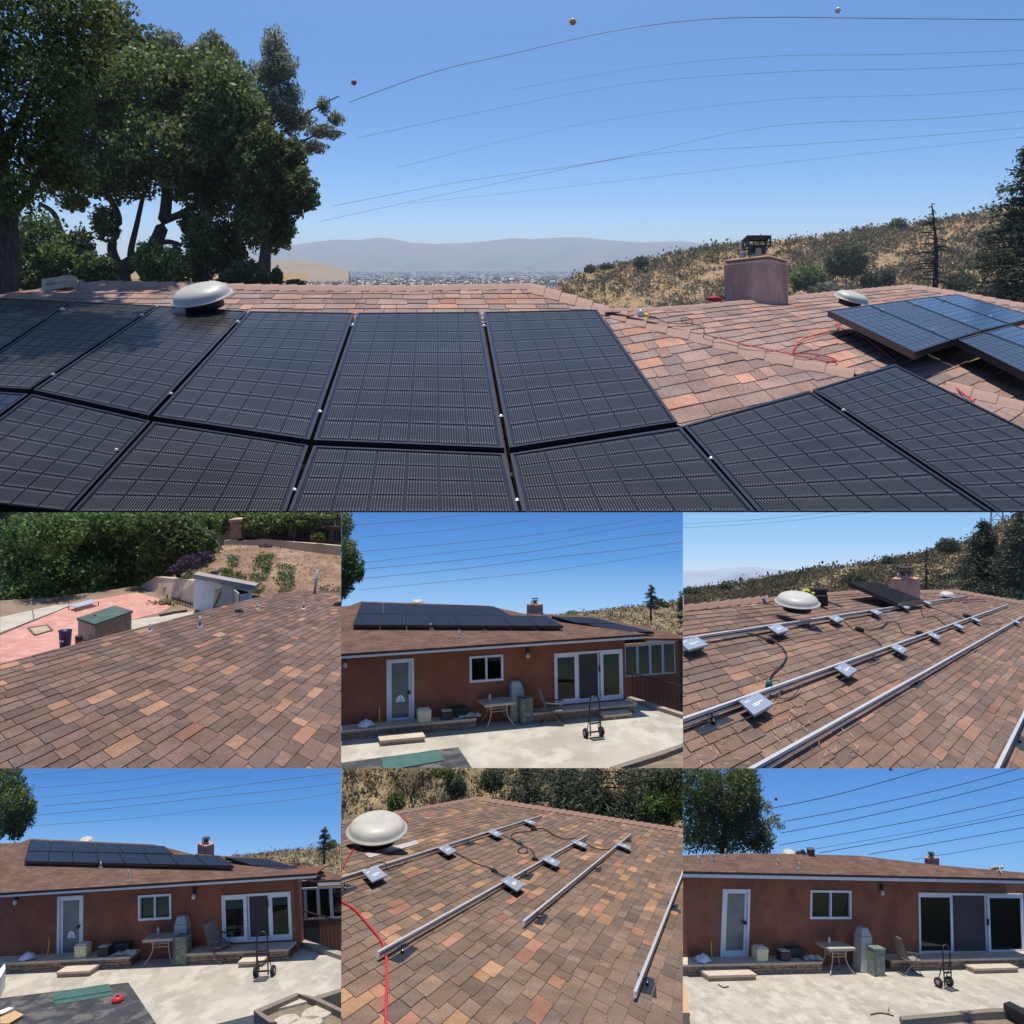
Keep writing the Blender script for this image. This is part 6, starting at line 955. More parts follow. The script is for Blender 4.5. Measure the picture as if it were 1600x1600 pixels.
def hand_truck(H, p, nm, yaw=0.0):
    s = H.s * 1.0; c = H.gnd(*p); r = thing('hand_truck', H.w(c[0], c[1], 0), 'black two wheeled hand truck standing on the patio, ' + nm, 'hand truck'); m = M_black; ca_, sa = math.cos(yaw), math.sin(yaw); W_ = lambda x, y, z: H.w(c[0] + (x * ca_ - y * sa) * s, c[1] + (x * sa + y * ca_) * s, z * s)
    fr = MB(); fr.tube(spline([W_(-.16, 0, .08), W_(-.16, .02, .5), W_(-.155, .04, .85), W_(-.14, .05, 1.02), W_(-.09, .06, 1.12), W_(0, .06, 1.15), W_(.09, .06, 1.12), W_(.14, .05, 1.02), W_(.155, .04, .85), W_(.16, .02, .5), W_(.16, 0, .08)], 4), .02 * s, 9); obj('frame', fr, m, r, smooth=True)
    for z_ in (.18, .42, .68): obj('rung', MB().bar(W_(-.16, .01, z_), W_(.16, .01, z_), .03 * s, .04 * s, up=H.ez), m, r)
    for x in (-.165, .165): obj('brace', MB().tube([W_(x, .02, .72), W_(x * 1.06, .2, .16)], .014 * s, 6), m, r)
    obj('toe_plate', MB().prism([W_(-.18, -.22, .01), W_(.18, -.22, .01), W_(.18, .02, .01), W_(-.18, .02, .01)], [W_(-.18, -.22, .03), W_(.18, -.22, .03), W_(.18, .02, .03), W_(-.18, .02, .03)]), mat('plate_grey', (.12, .12, .12), rough=.5, metal=.4), r); obj('axle', MB().tube([W_(-.27, .14, .135), W_(.27, .14, .135)], .014 * s, 8), m, r)
    for x in (-.245, .245):
        ax = nrm(W_(1, 0, 0) - W_(0, 0, 0)); w_ = thing('wheel', W_(x, .14, .135), None, None); w_.parent = r; w_.location = A3(*w_.location) - A3(*r.location); cc = W_(x, .14, .135)
        obj('tyre', MB().lathe(cc, ax, [(.07 * s, -.04 * s), (.115 * s, -.045 * s), (.135 * s, -.025 * s), (.135 * s, .025 * s), (.115 * s, .045 * s), (.07 * s, .04 * s)], 26), mat('rubber', (.025, .025, .027), rough=.85), w_, smooth=True); obj('rim', MB().lathe(cc, ax, [(.02 * s, -.05 * s), (.05 * s, -.048 * s), (.075 * s, -.035 * s), (.075 * s, .035 * s), (.05 * s, .048 * s), (.02 * s, .05 * s)], 20), mat('rim_grey', (.32, .31, .30), rough=.5, metal=.3), w_)
def fountain(H, p, nm):
    s = H.s; c = H.gnd(*p); r = thing('grey_pedestal', H.w(c[0], c[1], 0), 'tall pale grey tapered plastic cover beside the table, ' + nm, 'cover'); m = mat('grey_plastic', (.45, .46, .42), (.38, .39, .36), rough=.6, scale=3); R_4 = lambda a, b, z_, dx=0: [H.w(c[0] + (x + dx) * s, c[1] + y * s, z_ * s) for x, y in ((-a, -b), (a, -b), (a, b), (-a, b))]
    obj('body', MB().prism(R_4(.24, .2, 0), R_4(.2, .17, .98)), m, r, bevel=.03 * s); obj('hood', MB().prism(R_4(.2, .17, .98), R_4(.12, .1, 1.2, -.02)), m, r, bevel=.03 * s)
    q = thing('mottled_pillar', H.w(c[0] + .18 * s, c[1] - .34 * s, 0), 'mottled green grey square pillar in front of the plastic cover, ' + nm, 'pillar'); mm = mat('mottled_green', (.10, .13, .10), (.30, .31, .24), rough=.7, scale=6, detail=6, c3=(.17, .21, .17), scale2=11, lo=.45, hi=.6); R_5 = lambda a, z_: [H.w(c[0] + (x + .18) * s, c[1] + (y - .34) * s, z_ * s) for x, y in ((-a, -a * .8), (a, -a * .8), (a, a * .8), (-a, a * .8))]
    obj('shaft', MB().prism(R_5(.2, 0), R_5(.2, .74)), mm, q, bevel=.02 * s); obj('rim', MB().prism(R_5(.215, .70), R_5(.215, .76)), mm, q, bevel=.01 * s); obj('corner_post', MB().prism([v for v in [H.w(c[0] + (.18 - .2 + a) * s, c[1] + (-.34 - .165 + b) * s, 0) for a, b in ((-.01, -.015), (.03, -.015), (.03, .02), (-.01, .02))]], [H.w(c[0] + (.18 - .2 + a) * s, c[1] + (-.34 - .165 + b) * s, .69 * s) for a, b in ((-.01, -.015), (.03, -.015), (.03, .02), (-.01, .02))]), mat('grey_plastic_dark', (.12, .13, .12), rough=.7), q)
def ledge_things(H, nm, xs, lh):
    s = H.s; y = -.36 * s; X = [H.fac(x, 950)[0] for x in xs]          # bag, stick, cream tub, black box, green tub, plastic
    def box(name, label, cat, x, w, d, h, m, lid=None, dy=0.0):
        r = thing(name, H.w(x, y, lh), label + ', ' + nm, cat); obj('body', H.mb().prism([(x + a * w / 2 * s, y + dy * s + b * d / 2 * s, lh + .004) for a, b in ((-.92, -.92), (.92, -.92), (.92, .92), (-.92, .92))], [(x + a * w / 2 * s, y + dy * s + b * d / 2 * s, lh + h * s) for a, b in ((-1, -1), (1, -1), (1, 1), (-1, 1))]), m, r, bevel=.012 * s)
        if lid: obj('contents', H.mb().box((x - w * .42 * s, y + dy * s - d * .4 * s, lh + h * s), (x + w * .42 * s, y + dy * s + d * .4 * s, lh + (h + .035) * s)), lid, r, bevel=.012 * s)
        return r
    cm = mat('cream_plastic', (.62, .58, .38), (.55, .51, .33), rough=.6, scale=4); box('storage_tub', 'cream plastic tub on the ledge right of the door', 'tub', X[2], .40, .3, .34, cm, mat('tub_white', (.7, .68, .6), rough=.7)); box('toolbox', 'black toolbox with pale lid on the ledge', 'toolbox', X[3], .36, .26, .24, M_dark, mat('lid_grey', (.45, .45, .4), rough=.6)); box('garden_tub', 'dark green garden tub against the wall on the ledge', 'tub', X[4], .6, .24, .26, mat('tub_green', (.012, .03, .022), rough=.6), None, .22)
    q = np.random.default_rng(2); r = thing('plastic_sheet', H.w(X[5], y, lh), 'crumpled pale plastic sheet at the end of the ledge, ' + nm, 'sheet'); g = [[H.w(X[5] + (i - 4) * .085 * s, y + (j - 2) * .09 * s, lh + (.03 + .11 * q.random() * (1 - abs(j - 2) / 3)) * s) for i in range(9)] for j in range(5)]; obj('folds', MB().grid(g), mat('plastic_pale', (.6, .56, .5), (.5, .46, .4), rough=.4, scale=6), r)
    r = thing('plastic_bag', H.w(X[0], y, lh), 'white plastic bag on the ledge left of the door, ' + nm, 'bag'); g = [[H.w(X[0] + (i - 4) * .06 * s, y + (j - 3) * .06 * s, lh + (.01 + .16 * max(0, 1 - ((i - 4) / 4) ** 2) * max(0, 1 - ((j - 3) / 3) ** 2) + .05 * q.random()) * s) for i in range(9)] for j in range(7)]; obj('folds', MB().grid(g), mat('bag_white', (.7, .7, .7), (.55, .56, .58), rough=.35, scale=8), r)
    obj('yellow_stick', MB().bar(H.w(X[1], -.12 * s, lh), H.w(X[1], -.03 * s, lh + .42 * s), .035 * s, .02 * s, up=H.ey), mat('stick_yellow', (.62, .42, .05), rough=.6), None, 'yellow stick leaning on the wall left of the door, ' + nm, 'stick')
def kerb_rail(H, nm, ka, kb, ra_, rb_, n=14):
    s = H.s; a, b = H.gnd(*ka), H.gnd(*kb); k = H.mb(); d = nrm(b - a); n2 = A3(d[1], -d[0], 0) * .1 * s
    obj('kerb', H.mb().prism([a - n2, b - n2, b + n2, a + n2], [q + A3(0, 0, .12 * s) for q in (a - n2, b - n2, b + n2, a + n2)]), mat('kerb_concrete', (.36, .31, .25), (.28, .24, .19), rough=.95, scale=2), kind='structure')
    f = thing('iron_railing', H.w(*a), 'thin rusty iron railing right of the patio, ' + nm, 'railing'); m = mat('rusty_iron', (.055, .03, .024), rough=.8); off = A3(d[1], -d[0], 0) * .16 * s; sg = 1 if (off @ A3(1, 0, 0)) > 0 else -1; off = off * sg
    for zz_ in (.08, .88): obj('rail', H.mb().bar(a + off + A3(0, 0, zz_ * s), b + off + A3(0, 0, zz_ * s), .025 * s, .035 * s), m, f)
    for i in range(n): p = a + (b - a) * i / (n - 1) + off; obj('baluster', H.mb().bar(p + A3(0, 0, -.3 * s), p + A3(0, 0, .88 * s), .016 * s, .016 * s, up=XW), m, f)
def flat(H, name, label, cat, pts, z0, z1, m, kind=None): p = [H.gnd(*q) for q in pts]; return obj(name, H.mb().prism([(q[0], q[1], z0 * H.s) for q in p], [(q[0], q[1], z1 * H.s) for q in p]), m, None, label, cat, kind=kind)
M_tarp = mat('dark_tarp', (.035, .036, .042), (.055, .055, .06), rough=.7, scale=.8, c3=(.12, .115, .105), scale2=.9); M_gboard = mat('green_board', (.05, .115, .10), (.065, .14, .12), rough=.6, scale=2)
M_plank = mat('edging_plank', (.24, .20, .155), (.16, .13, .10), rough=.9, scale=3, stretch=(4, 4, 1)); M_soil = mat('planter_soil', (.25, .19, .13), (.17, .13, .09), rough=1, scale=2, bump=.6)

SKYB = [(0, (186, 216, 245)), (.18, (150, 196, 243)), (.5, (98, 158, 226)), (1, (62, 120, 200))]
# ---------------------------------------------------------------- second row, middle
begin()
H2 = HS(533, 800, [[0.96, -0.013, -0.279], [-0.003, 0.998, -0.057], [0.28, 0.055, 0.959]], (700, 985), 36, 1.43)
N2 = 'middle picture of the second row'
sky_sheet('', 500, 770, 1100, 980, 330, SKYB, .8)
d2 = dict(where=N2, door=(213, 688, 342, 1003), dglass=(238, 708, 318, 966), sticker=(279, 880), window=(602, 672, 760, 795), slider=(1000, 652, 1320, 890), panels=(1000, 1111, 1216, 1320), screen=True, right=1332, slope=R_(17),
    fasc_top=[(0, 641), (700, 619), (1425, 598)], fasc_bot=[(0, 668), (700, 641), (1425, 612)], roof=[(-40, 645), (1428, 600), (1040, 519), (870, 480), (690, 439), (95, 419), (40, 440), (-40, 445)], wing=[(860, 476), (985, 484), (1185, 492), (1400, 535), (1610, 580), (1610, 594), (1430, 592), (1050, 520)], wing_back=1.3, wing_fascia=[(1432, 594), (1612, 590)], sun_win=[(1330, 622), (1565, 614), (1330, 778), (1567, 752)],
    lamps=[('left wall lamp beside the picture edge', (18, 712)), ('wall lamp left of the sliding door', (871, 668))], pipes=[(420, 552), (553, 588)], pipe_h=10, ledge_l=612, ledge_r=(872, 1345), steps=[('stone step below the white door', ((186, 1108), (392, 1072))), ('stone step below the sliding door', ((1165, 935), (1288, 918)))],
    arrays=[('upper roof row', ((92, 424), (718, 443), (798, 484), (74, 474)), 6, .16, False), ('lower roof row', ((73, 476), (965, 487), (1043, 534), (54, 528)), 8, .16, False), ('upper right wing row', ((988, 489), (1190, 497), (1292, 522), (1110, 521)), 3, .14, True), ('lower right wing row', ((1150, 524), (1295, 523), (1468, 562), (1290, 560)), 3, .14, True)],
    patio=[(-80, 930), (700, 930), (1356, 870), (1620, 972), (1620, 1090), (1270, 1215), (-80, 1215)])
o2 = house(H2, d2)
patio_table(H2, (732, 1000), N2, .05); folding_chair(H2, (998, 992), N2, 1.2); hand_truck(H2, (1195, 1062), N2, .05); fountain(H2, (823, 978), N2); ledge_things(H2, N2, (112, 178, 378, 482, 540, 588), o2['lh']); kerb_rail(H2, N2, (1352, 884), (1625, 972), 0, 0)
flat(H2, 'tarp', 'dark tarp spread over the patio, ' + N2, 'tarp', [(-60, 1185), (0, 1178), (550, 1105), (622, 1215), (-60, 1260)], .004, .012, M_tarp); flat(H2, 'board', 'teal green board lying on the tarp, ' + N2, 'board', [(190, 1163), (455, 1120), (480, 1172), (200, 1222)], .014, .04, M_gboard)
flat(H2, 'garden_bed', None, None, [(1285, 1205), (1600, 1105), (1640, 1100), (1640, 1260), (1290, 1260)], -.2, -.05, M_soil, 'structure'); flat(H2, 'timber_edging', 'weathered timber edging at the lower right of the patio, ' + N2, 'edging', [(1262, 1212), (1500, 1135), (1625, 1092), (1635, 1104), (1510, 1152), (1290, 1222)], -.15, .08, M_plank)
k2 = panel_keep(534, 795, 1067, 1010)
g2 = hill('hillside', 840, 1090, [(840, 962), (880, 960), (900, 957), (930, 955), (960, 951), (1000, 948), (1030, 943), (1067, 937), (1090, 932)], 1000, 140, 185, mat('dry_hillside_b', (0, 0, 0)), nx=40, ny=16, rough=1.4, seed=13)
scrub('dry_grass', g2, 1500, 3, STRAW, 'dry grass on the hill behind the patio house, ' + N2, 'grass', k2, k=6, seed=71); scrub('sage_scrub', g2, 1700, 5, SAGE, 'grey brown scrub on the hill behind the patio house, ' + N2, 'scrub', k2, k=12, seed=72)
conifer('dead_tree', 'thin bare conifer on the hill, ' + N2, 130, H2.z(1452, 510), H2.z(1455, 345), 17, 34, CONIF, k2, needles=True, seed=73, lpx=1.0, first=.35, trunk=2); bush('hillside_bush', 'dark bush behind the bare conifer, ' + N2, 150, [(1031, 941, 8, 6), (1040, 945, 7, 5)], 500, 2.4, OAK, k2)
conifer('cedar_tree', 'dark cedar at the right edge beside the sunroom, ' + N2, 62, (1070, 1120), (1068, 925), 26, 60, CONIF, k2, seed=74, lpx=2.4, trunk=3)
tree('oak_tree', 'dark oak crown at the left edge above the roof, ' + N2, 44, [(530, 820, 22, 26), (536, 862, 26, 28), (545, 890, 24, 26), (528, 915, 26, 24), (560, 895, 10, 14)], [([(528, 945), (530, 900), (526, 850)], 6, 3)], 5200, 3.4, OAK, k2, jit=.8)
q = o2['rh'](905, 478); chimney('pink chimney behind the roof, ' + N2, H2.z(909, 483), 42, 13.3, 16.5, kk=1.0)
tv = 40.5; kv = tv / FP; dome_vent('pale dome vent on the ridge, ' + N2, P(*H2.z(358, 424), tv), 11 * kv, UP, kv)
for i, pts in enumerate(([(40, 62), (330, 40), (640, 8)], [(90, 118), (500, 85), (820, 45), (1000, 20)], [(60, 188), (500, 150), (900, 108), (1300, 50), (1480, 15)], [(110, 238), (500, 190), (880, 150), (1200, 95), (1610, 30)], [(100, 268), (500, 232), (900, 185), (1250, 130), (1610, 90)], [(100, 312), (600, 262), (1000, 212), (1300, 180), (1610, 140)], [(90, 365), (500, 325), (900, 285), (1250, 235), (1610, 180)])): wire(['highest', 'second', 'third', 'fourth', 'fifth', 'sixth', 'lowest'][i] + ' power line in the sky, ' + N2, [H2.z(*p) for p in pts], 120, (1.0, .8, .9, .8, 1.1, 1.1, .8)[i], 'power lines, ' + N2)
finish(533, 770, 1067, 1200.5)
# ---------------------------------------------------------------- bottom row, left
begin()
H4 = HS(0, 1200, [[0.982, -0.1, 0.161], [0.13, 0.974, -0.188], [-0.138, 0.205, 0.969]], (760, 895), 60, 2.40)
N4 = 'bottom left picture'
sky_sheet('', -40, 1150, 560, 1400, 330, SKYB, .8)
d4 = dict(where=N4, door=(270, 599, 392, 905), dglass=(292, 622, 368, 868), sticker=(330, 787), window=(650, 592, 805, 712), slider=(1043, 587, 1368, 812), panels=(1043, 1158, 1263, 1368), screen=True, right=1382, slope=R_(17),
    fasc_top=[(0, 546), (700, 541), (1482, 538)], fasc_bot=[(0, 573), (700, 563), (1482, 553)], roof=[(-40, 549), (1486, 536), (1100, 452), (920, 408), (720, 358), (140, 331), (95, 350), (-40, 355)], wing=[(915, 403), (1050, 412), (1240, 422), (1450, 470), (1610, 505), (1610, 522), (1488, 527), (1110, 455)], wing_back=1.3, wing_fascia=[(1490, 528), (1612, 527)], sun_win=[(1376, 562), (1612, 557), (1376, 717), (1612, 703)],
    lamps=[('left wall lamp', (82, 622)), ('wall lamp left of the sliding door', (917, 595))], pipes=[(473, 470), (603, 508)], pipe_h=10, ledge_l=660, ledge_r=(912, 1392), steps=[('stone step below the white door', ((240, 1000), (440, 965))), ('stone step below the sliding door', ((1200, 865), (1328, 845)))],
    arrays=[('upper roof row', ((142, 337), (772, 366), (814, 402), (126, 388)), 6, .16, False), ('lower roof row', ((125, 391), (1030, 411), (1098, 458), (112, 436)), 8, .16, False), ('upper right wing row', ((1055, 418), (1255, 427), (1360, 458), (1185, 456)), 3, .14, True), ('lower right wing row', ((1205, 458), (1365, 459), (1525, 500), (1350, 498)), 3, .14, True)],
    patio=[(-80, 850), (760, 850), (1395, 812), (1625, 900), (1625, 1050), (1200, 1155), (960, 1215), (-80, 1215)])
o4 = house(H4, d4)
patio_table(H4, (770, 905), N4, .05); folding_chair(H4, (1035, 902), N4, 1.2); hand_truck(H4, (1232, 988), N4, .05); fountain(H4, (862, 895), N4); ledge_things(H4, N4, (172, 235, 426, 528, 585, 632), o4['lh']); kerb_rail(H4, N4, (1392, 822), (1625, 900), 0, 0)
flat(H4, 'tarp', 'wide dark tarp with pale smears on the patio, ' + N4, 'tarp', [(-60, 1090), (30, 1078), (602, 1008), (738, 1210), (-60, 1260)], .004, .012, M_tarp); flat(H4, 'board', 'wide teal board lying on the tarp, ' + N4, 'board', [(252, 1062), (512, 1020), (522, 1055), (255, 1098)], .03, .05, M_gboard); flat(H4, 'board', 'narrow teal board under the wide one on the tarp, ' + N4, 'board', [(250, 1085), (524, 1045), (530, 1070), (260, 1116)], .012, .028, M_gboard)
c = H4.gnd(552, 1100); r = thing('red_reel', H4.w(c[0], c[1], .02), 'small red tape reel on the tarp, ' + N4, 'reel'); obj('case', MB().lathe(H4.w(c[0], c[1], .02), H4.ez, [(.13 * 2.47, 0), (.14 * 2.47, .02 * 2.47), (.14 * 2.47, .1 * 2.47), (.1 * 2.47, .13 * 2.47)], 18), mat('reel_red', (.55, .03, .03), rough=.45), r, smooth=True); obj('hub', MB().lathe(H4.w(c[0], c[1], .02), H4.ez, [(.04 * 2.47, .12 * 2.47), (.04 * 2.47, .15 * 2.47)], 12), M_dark, r)
for lab, pts, m in (('tan cardboard sheet at the lower left corner', [(0, 1170), (60, 1150), (112, 1172), (40, 1215), (-20, 1215)], mat('tan_card', (.52, .34, .18), (.46, .30, .16), rough=.9, scale=3)), ('white board edge at the lower left', [(-20, 1160), (40, 1138), (66, 1140), (5, 1172)], M_trim), ('dark bar lying over the cardboard sheet', [(-20, 1178), (60, 1150), (66, 1156), (-14, 1190)], M_dark)): flat(H4, 'sheet' if 'sheet' in lab else ('board' if 'board' in lab else 'bar'), lab + ', ' + N4, 'board', pts, .05, .08, m)
flat(H4, 'pale_panel', 'pale panel leaning at the left edge of the patio, ' + N4, 'board', [(-10, 1040), (20, 1005), (24, 1030), (-5, 1085)], .02, .5, M_trim)
flat(H4, 'garden_bed', None, None, [(1215, 1160), (1395, 1085), (1480, 1095), (1625, 1170), (1625, 1260), (1260, 1260)], -.25, -.06, M_soil, 'structure')
for lab, pts in (('timber edging along the far side of the garden bed', [(1205, 1152), (1390, 1076), (1402, 1086), (1222, 1166)]), ('timber edging on the left of the garden bed', [(1205, 1152), (1300, 1215), (1262, 1215), (1190, 1160)]), ('timber edging right of the garden bed', [(1390, 1076), (1490, 1096), (1625, 1160), (1625, 1178), (1480, 1110)]), ('timber edging by the second bed at the right', [(1480, 1090), (1625, 1046), (1625, 1062), (1500, 1104)])): flat(H4, 'timber_edging', lab + ', ' + N4, 'edging', pts, -.15, .1, M_plank)
for lab, x, y, rx, ry in (('round pale stepping stone at the front of the bed', 1340, 1180, 58, 20), ('larger round stepping stone cut by the lower edge', 1430, 1196, 75, 22), ('pale stepping stone at the back of the bed', 1490, 1140, 70, 22)):
    c = H4.gnd(x, y); a = H4.gnd(x + rx, y); R0 = np.linalg.norm(a - c); obj('stepping_stone', H4.mb().lathe((c[0], c[1], -.08 * 2.47), (0, 0, 1), [(R0, 0), (R0, .05 * 2.47), (R0 * .96, .07 * 2.47)], 22), mat('pebble_concrete', (.52, .46, .36), (.36, .32, .25), rough=1, scale=4, detail=8, bump=.8), None, lab + ', ' + N4, 'stone')
k4 = panel_keep(0, 1195, 533, 1380)
g4 = hill('hillside', 360, 560, [(360, 1339), (385, 1337), (430, 1331), (470, 1327), (500, 1325), (533, 1320), (560, 1316)], 1385, 130, 175, mat('dry_hillside_b', (0, 0, 0)), nx=36, ny=14, rough=1.4, seed=14)
scrub('dry_grass', g4, 1200, 3, STRAW, 'dry grass on the hill behind the patio house, ' + N4, 'grass', k4, k=6, seed=81); scrub('sage_scrub', g4, 1500, 5, SAGE, 'grey brown scrub on the hill behind the patio house, ' + N4, 'scrub', k4, k=12, seed=82)
conifer('dead_tree', 'thin bare conifer on the hill, ' + N4, 115, H4.z(1520, 450), H4.z(1523, 280), 17, 34, CONIF, k4, seed=83, lpx=1.0, first=.35, trunk=2); bush('hillside_bush', 'dark bush behind the bare conifer, ' + N4, 135, [(518, 1319, 8, 6)], 400, 2.2, OAK, k4)
tree('oak_tree', 'dark oak crown hanging in at the upper left, ' + N4, 74, [(5, 1220, 30, 30), (20, 1250, 30, 28), (38, 1275, 17, 22), (5, 1285, 22, 24), (26, 1298, 14, 14), (46, 1258, 10, 10)], [([(-14, 1330), (-6, 1290), (0, 1240)], 6, 3)], 5200, 3.4, OAK, k4, jit=.8)
chimney('pink chimney behind the roof, ' + N4, H4.z(960, 410), 73, 13.6, 16.5); tv = 70.0; kv = tv / FP; dome_vent('pale dome vent on the ridge, ' + N4, P(*H4.z(405, 340), tv), 11 * kv, UP, kv)
for i, pts in enumerate(([(120, 35), (400, 10), (520, -8)], [(110, 98), (500, 68), (800, 30), (950, 5)], [(180, 140), (600, 100), (900, 55)], [(200, 178), (700, 135), (1100, 85), (1400, 45), (1610, 22)], [(165, 222), (600, 180), (1000, 135), (1300, 105), (1610, 70)], [(140, 272), (600, 238), (1000, 190), (1400, 145), (1610, 110)])): wire(['highest', 'second', 'third', 'fourth', 'fifth', 'lowest'][i] + ' power line in the sky, ' + N4, [H4.z(*p) for p in pts], 150, (.8, .8, .7, 1.1, 1.1, .8)[i], 'power lines, ' + N4)
finish(0, 1170, 533, 1603)
# ---------------------------------------------------------------- bottom row, right
begin()
H6 = HS(1067, 1200, [[0.927, 0.104, -0.361], [-0.185, 0.963, -0.196], [0.327, 0.249, 0.912]], (720, 925), 88, 3.45)
N6 = 'bottom right picture'
sky_sheet('', 1030, 1150, 1640, 1400, 330, [(0, (150, 197, 245)), (.4, (112, 170, 235)), (1, (72, 128, 210))], .8)
d6 = dict(where=N6, room=.4, door=(180, 567, 310, 893), dglass=(208, 590, 291, 858), window=(596, 573, 788, 708), slider=(1105, 586, 1598, 878), panels=(1105, 1268, 1432, 1598), screen=True, right=1625, slope=R_(17),
    fasc_top=[(0, 488), (800, 502), (1600, 515)], fasc_bot=[(0, 515), (800, 527), (1600, 540)], roof=[(-40, 488), (1640, 516), (1640, 494), (1205, 456), (1000, 432), (830, 411), (290, 398), (-40, 412)],
    lamps=[('wall lamp between window and sliding door', (924, 578))], pipes=[(75, 446), (141, 430), (200, 413), (445, 456), (547, 473)], pipe_h=11, ledge_l=592, ledge_r=(918, 1640), steps=[('stone step below the white door', ((78, 975), (300, 968))), ('stone step below the sliding door', ((1322, 945), (1528, 940)))], arrays=[],
    patio=[(-80, 900), (720, 900), (1640, 880), (1640, 1155), (1020, 1190), (1020, 1215), (-80, 1215)])
o6 = house(H6, d6)
patio_table(H6, (715, 955), N6, .02, (1.0, .6)); folding_chair(H6, (1062, 964), N6, 1.4); hand_truck(H6, (1245, 1035), N6, .12); fountain(H6, (845, 950), N6); ledge_things(H6, N6, (58, 122, 322, 432, 505, 560), o6['lh'])
flat(H6, 'garden_bed', None, None, [(1020, 1190), (1640, 1160), (1640, 1260), (1020, 1260)], -.25, -.06, M_soil, 'structure'); flat(H6, 'timber_edging', 'weathered timber edging along the lower right of the patio, ' + N6, 'edging', [(1015, 1188), (1430, 1150), (1640, 1142), (1640, 1158), (1440, 1168), (1030, 1206)], -.15, .12, M_plank)
flat(H6, 'metal_channel', 'dark upturned metal channel lying at the lower right corner, ' + N6, 'channel', [(1505, 1160), (1535, 1150), (1640, 1205), (1600, 1215)], .05, .3, M_dark)
flat(H6, 'cardboard', 'orange brown cardboard sheet leaning at the lower left corner, ' + N6, 'cardboard', [(-30, 1095), (8, 1075), (30, 1215), (-30, 1215)], .02, .3, mat('tan_card', (0, 0, 0))); flat(H6, 'low_bench', 'low grey timber bench at the left edge of the patio, ' + N6, 'bench', [(-40, 955), (38, 942), (30, 968), (-40, 980)], .02, .28, M_plank)
tw = MB(); tw.tube(spline([H6.w(*(H6.gnd(x, y) + A3(0, 0, .06))) for x, y in ((880, 1160), (930, 1152), (990, 1166))], 5), .06, 6).tube([H6.w(*(H6.gnd(960, 1158) + A3(0, 0, .06))), H6.w(*(H6.gnd(968, 1150) + A3(0, 0, .5)))], .035, 5); obj('twig', tw, M_bark, None, 'dry twig lying at the front of the patio, ' + N6, 'twig')
tw = MB(); tw.tube(spline([H6.w(*(H6.gnd(x, y) + A3(0, 0, .06))) for x, y in ((165, 1018), (190, 1032), (215, 1028))], 5), .05, 6); obj('twig', tw, M_bark, None, 'small curved twig near the door step, ' + N6, 'twig')
k6 = panel_keep(1067, 1196, 1600, 1345)
tree('oak_tree', 'tall dark oak above the left end of the roof, ' + N6, 104, [(1090, 1225, 40, 45), (1130, 1240, 40, 40), (1165, 1230, 26, 34), (1085, 1290, 40, 40), (1130, 1300, 45, 34), (1175, 1300, 34, 28), (1190, 1318, 20, 16), (1150, 1265, 40, 30), (1160, 1210, 24, 22), (1175, 1255, 20, 24)], [([(1130, 1345), (1132, 1300), (1140, 1250)], 6, 3)], 15000, 3.4, OAK, k6, jit=2); tree('pine_tree', 'sparse pale branches at the right side of the oak, ' + N6, 108, [(1200, 1262, 8, 12), (1212, 1280, 9, 10), (1218, 1290, 12, 5), (1200, 1285, 12, 10)], [([(1180, 1300), (1200, 1280), (1222, 1272)], 1.2, .5)], 420, 2.4, PALE, k6, shell=.1)
chimney('low brown chimney with round cap at the right of the roof, ' + N6, H6.z(1165, 452), 98, 13, 11, pl=((-.9, -.1), (.1, -.3), (.95, -.1), (0, .6)), kk=.85)
tv = 97.0; kv = tv / FP; dome_vent('pale dome vent on the ridge, ' + N6, P(*H6.z(497, 399), tv), 10.5 * kv, UP, kv)
def ridge_bag():
    tt = proj(o6['rh'](556, 408))[2] + .5; k = tt / FP; b = P(*H6.z(556, 412), tt); r = thing('tool_bag', b, 'dark tool bag on the ridge beside the dome vent, ' + N6, 'bag'); obj('body', MB().prism([b + XW * x * k + FW * y * k for x, y in ((-9, -4), (9, -4), (9, 4), (-9, 4))], [b + UP * 7 * k + XW * x * k + FW * y * k for x, y in ((-7, -3), (6, -3), (6, 3), (-7, 3))]), M_dark, r, bevel=1.2 * k); obj('flap', MB().lathe(b + UP * 7 * k + XW * 2 * k, UP, [(3.4 * k, -1 * k), (2.6 * k, 2 * k), (.6 * k, 3 * k)], 10), M_dark, r, smooth=True)
    b = P(*H6.z(600, 412), tt); r = thing('crate', b, 'square brown crate on the ridge, ' + N6, 'crate'); obj('box', MB().obox(b + UP * 5.2 * k, XW * 5 * k, FW * 4 * k, UP * 5.4 * k), mat('crate_brown', (.10, .075, .05), (.07, .05, .035), rough=.9, scale=3), r, bevel=.5 * k); obj('lid', MB().obox(b + UP * 11 * k, XW * 5.3 * k, FW * 4.3 * k, UP * .6 * k), mat('crate_lid', (.08, .09, .06), rough=.8), r)
ridge_bag()
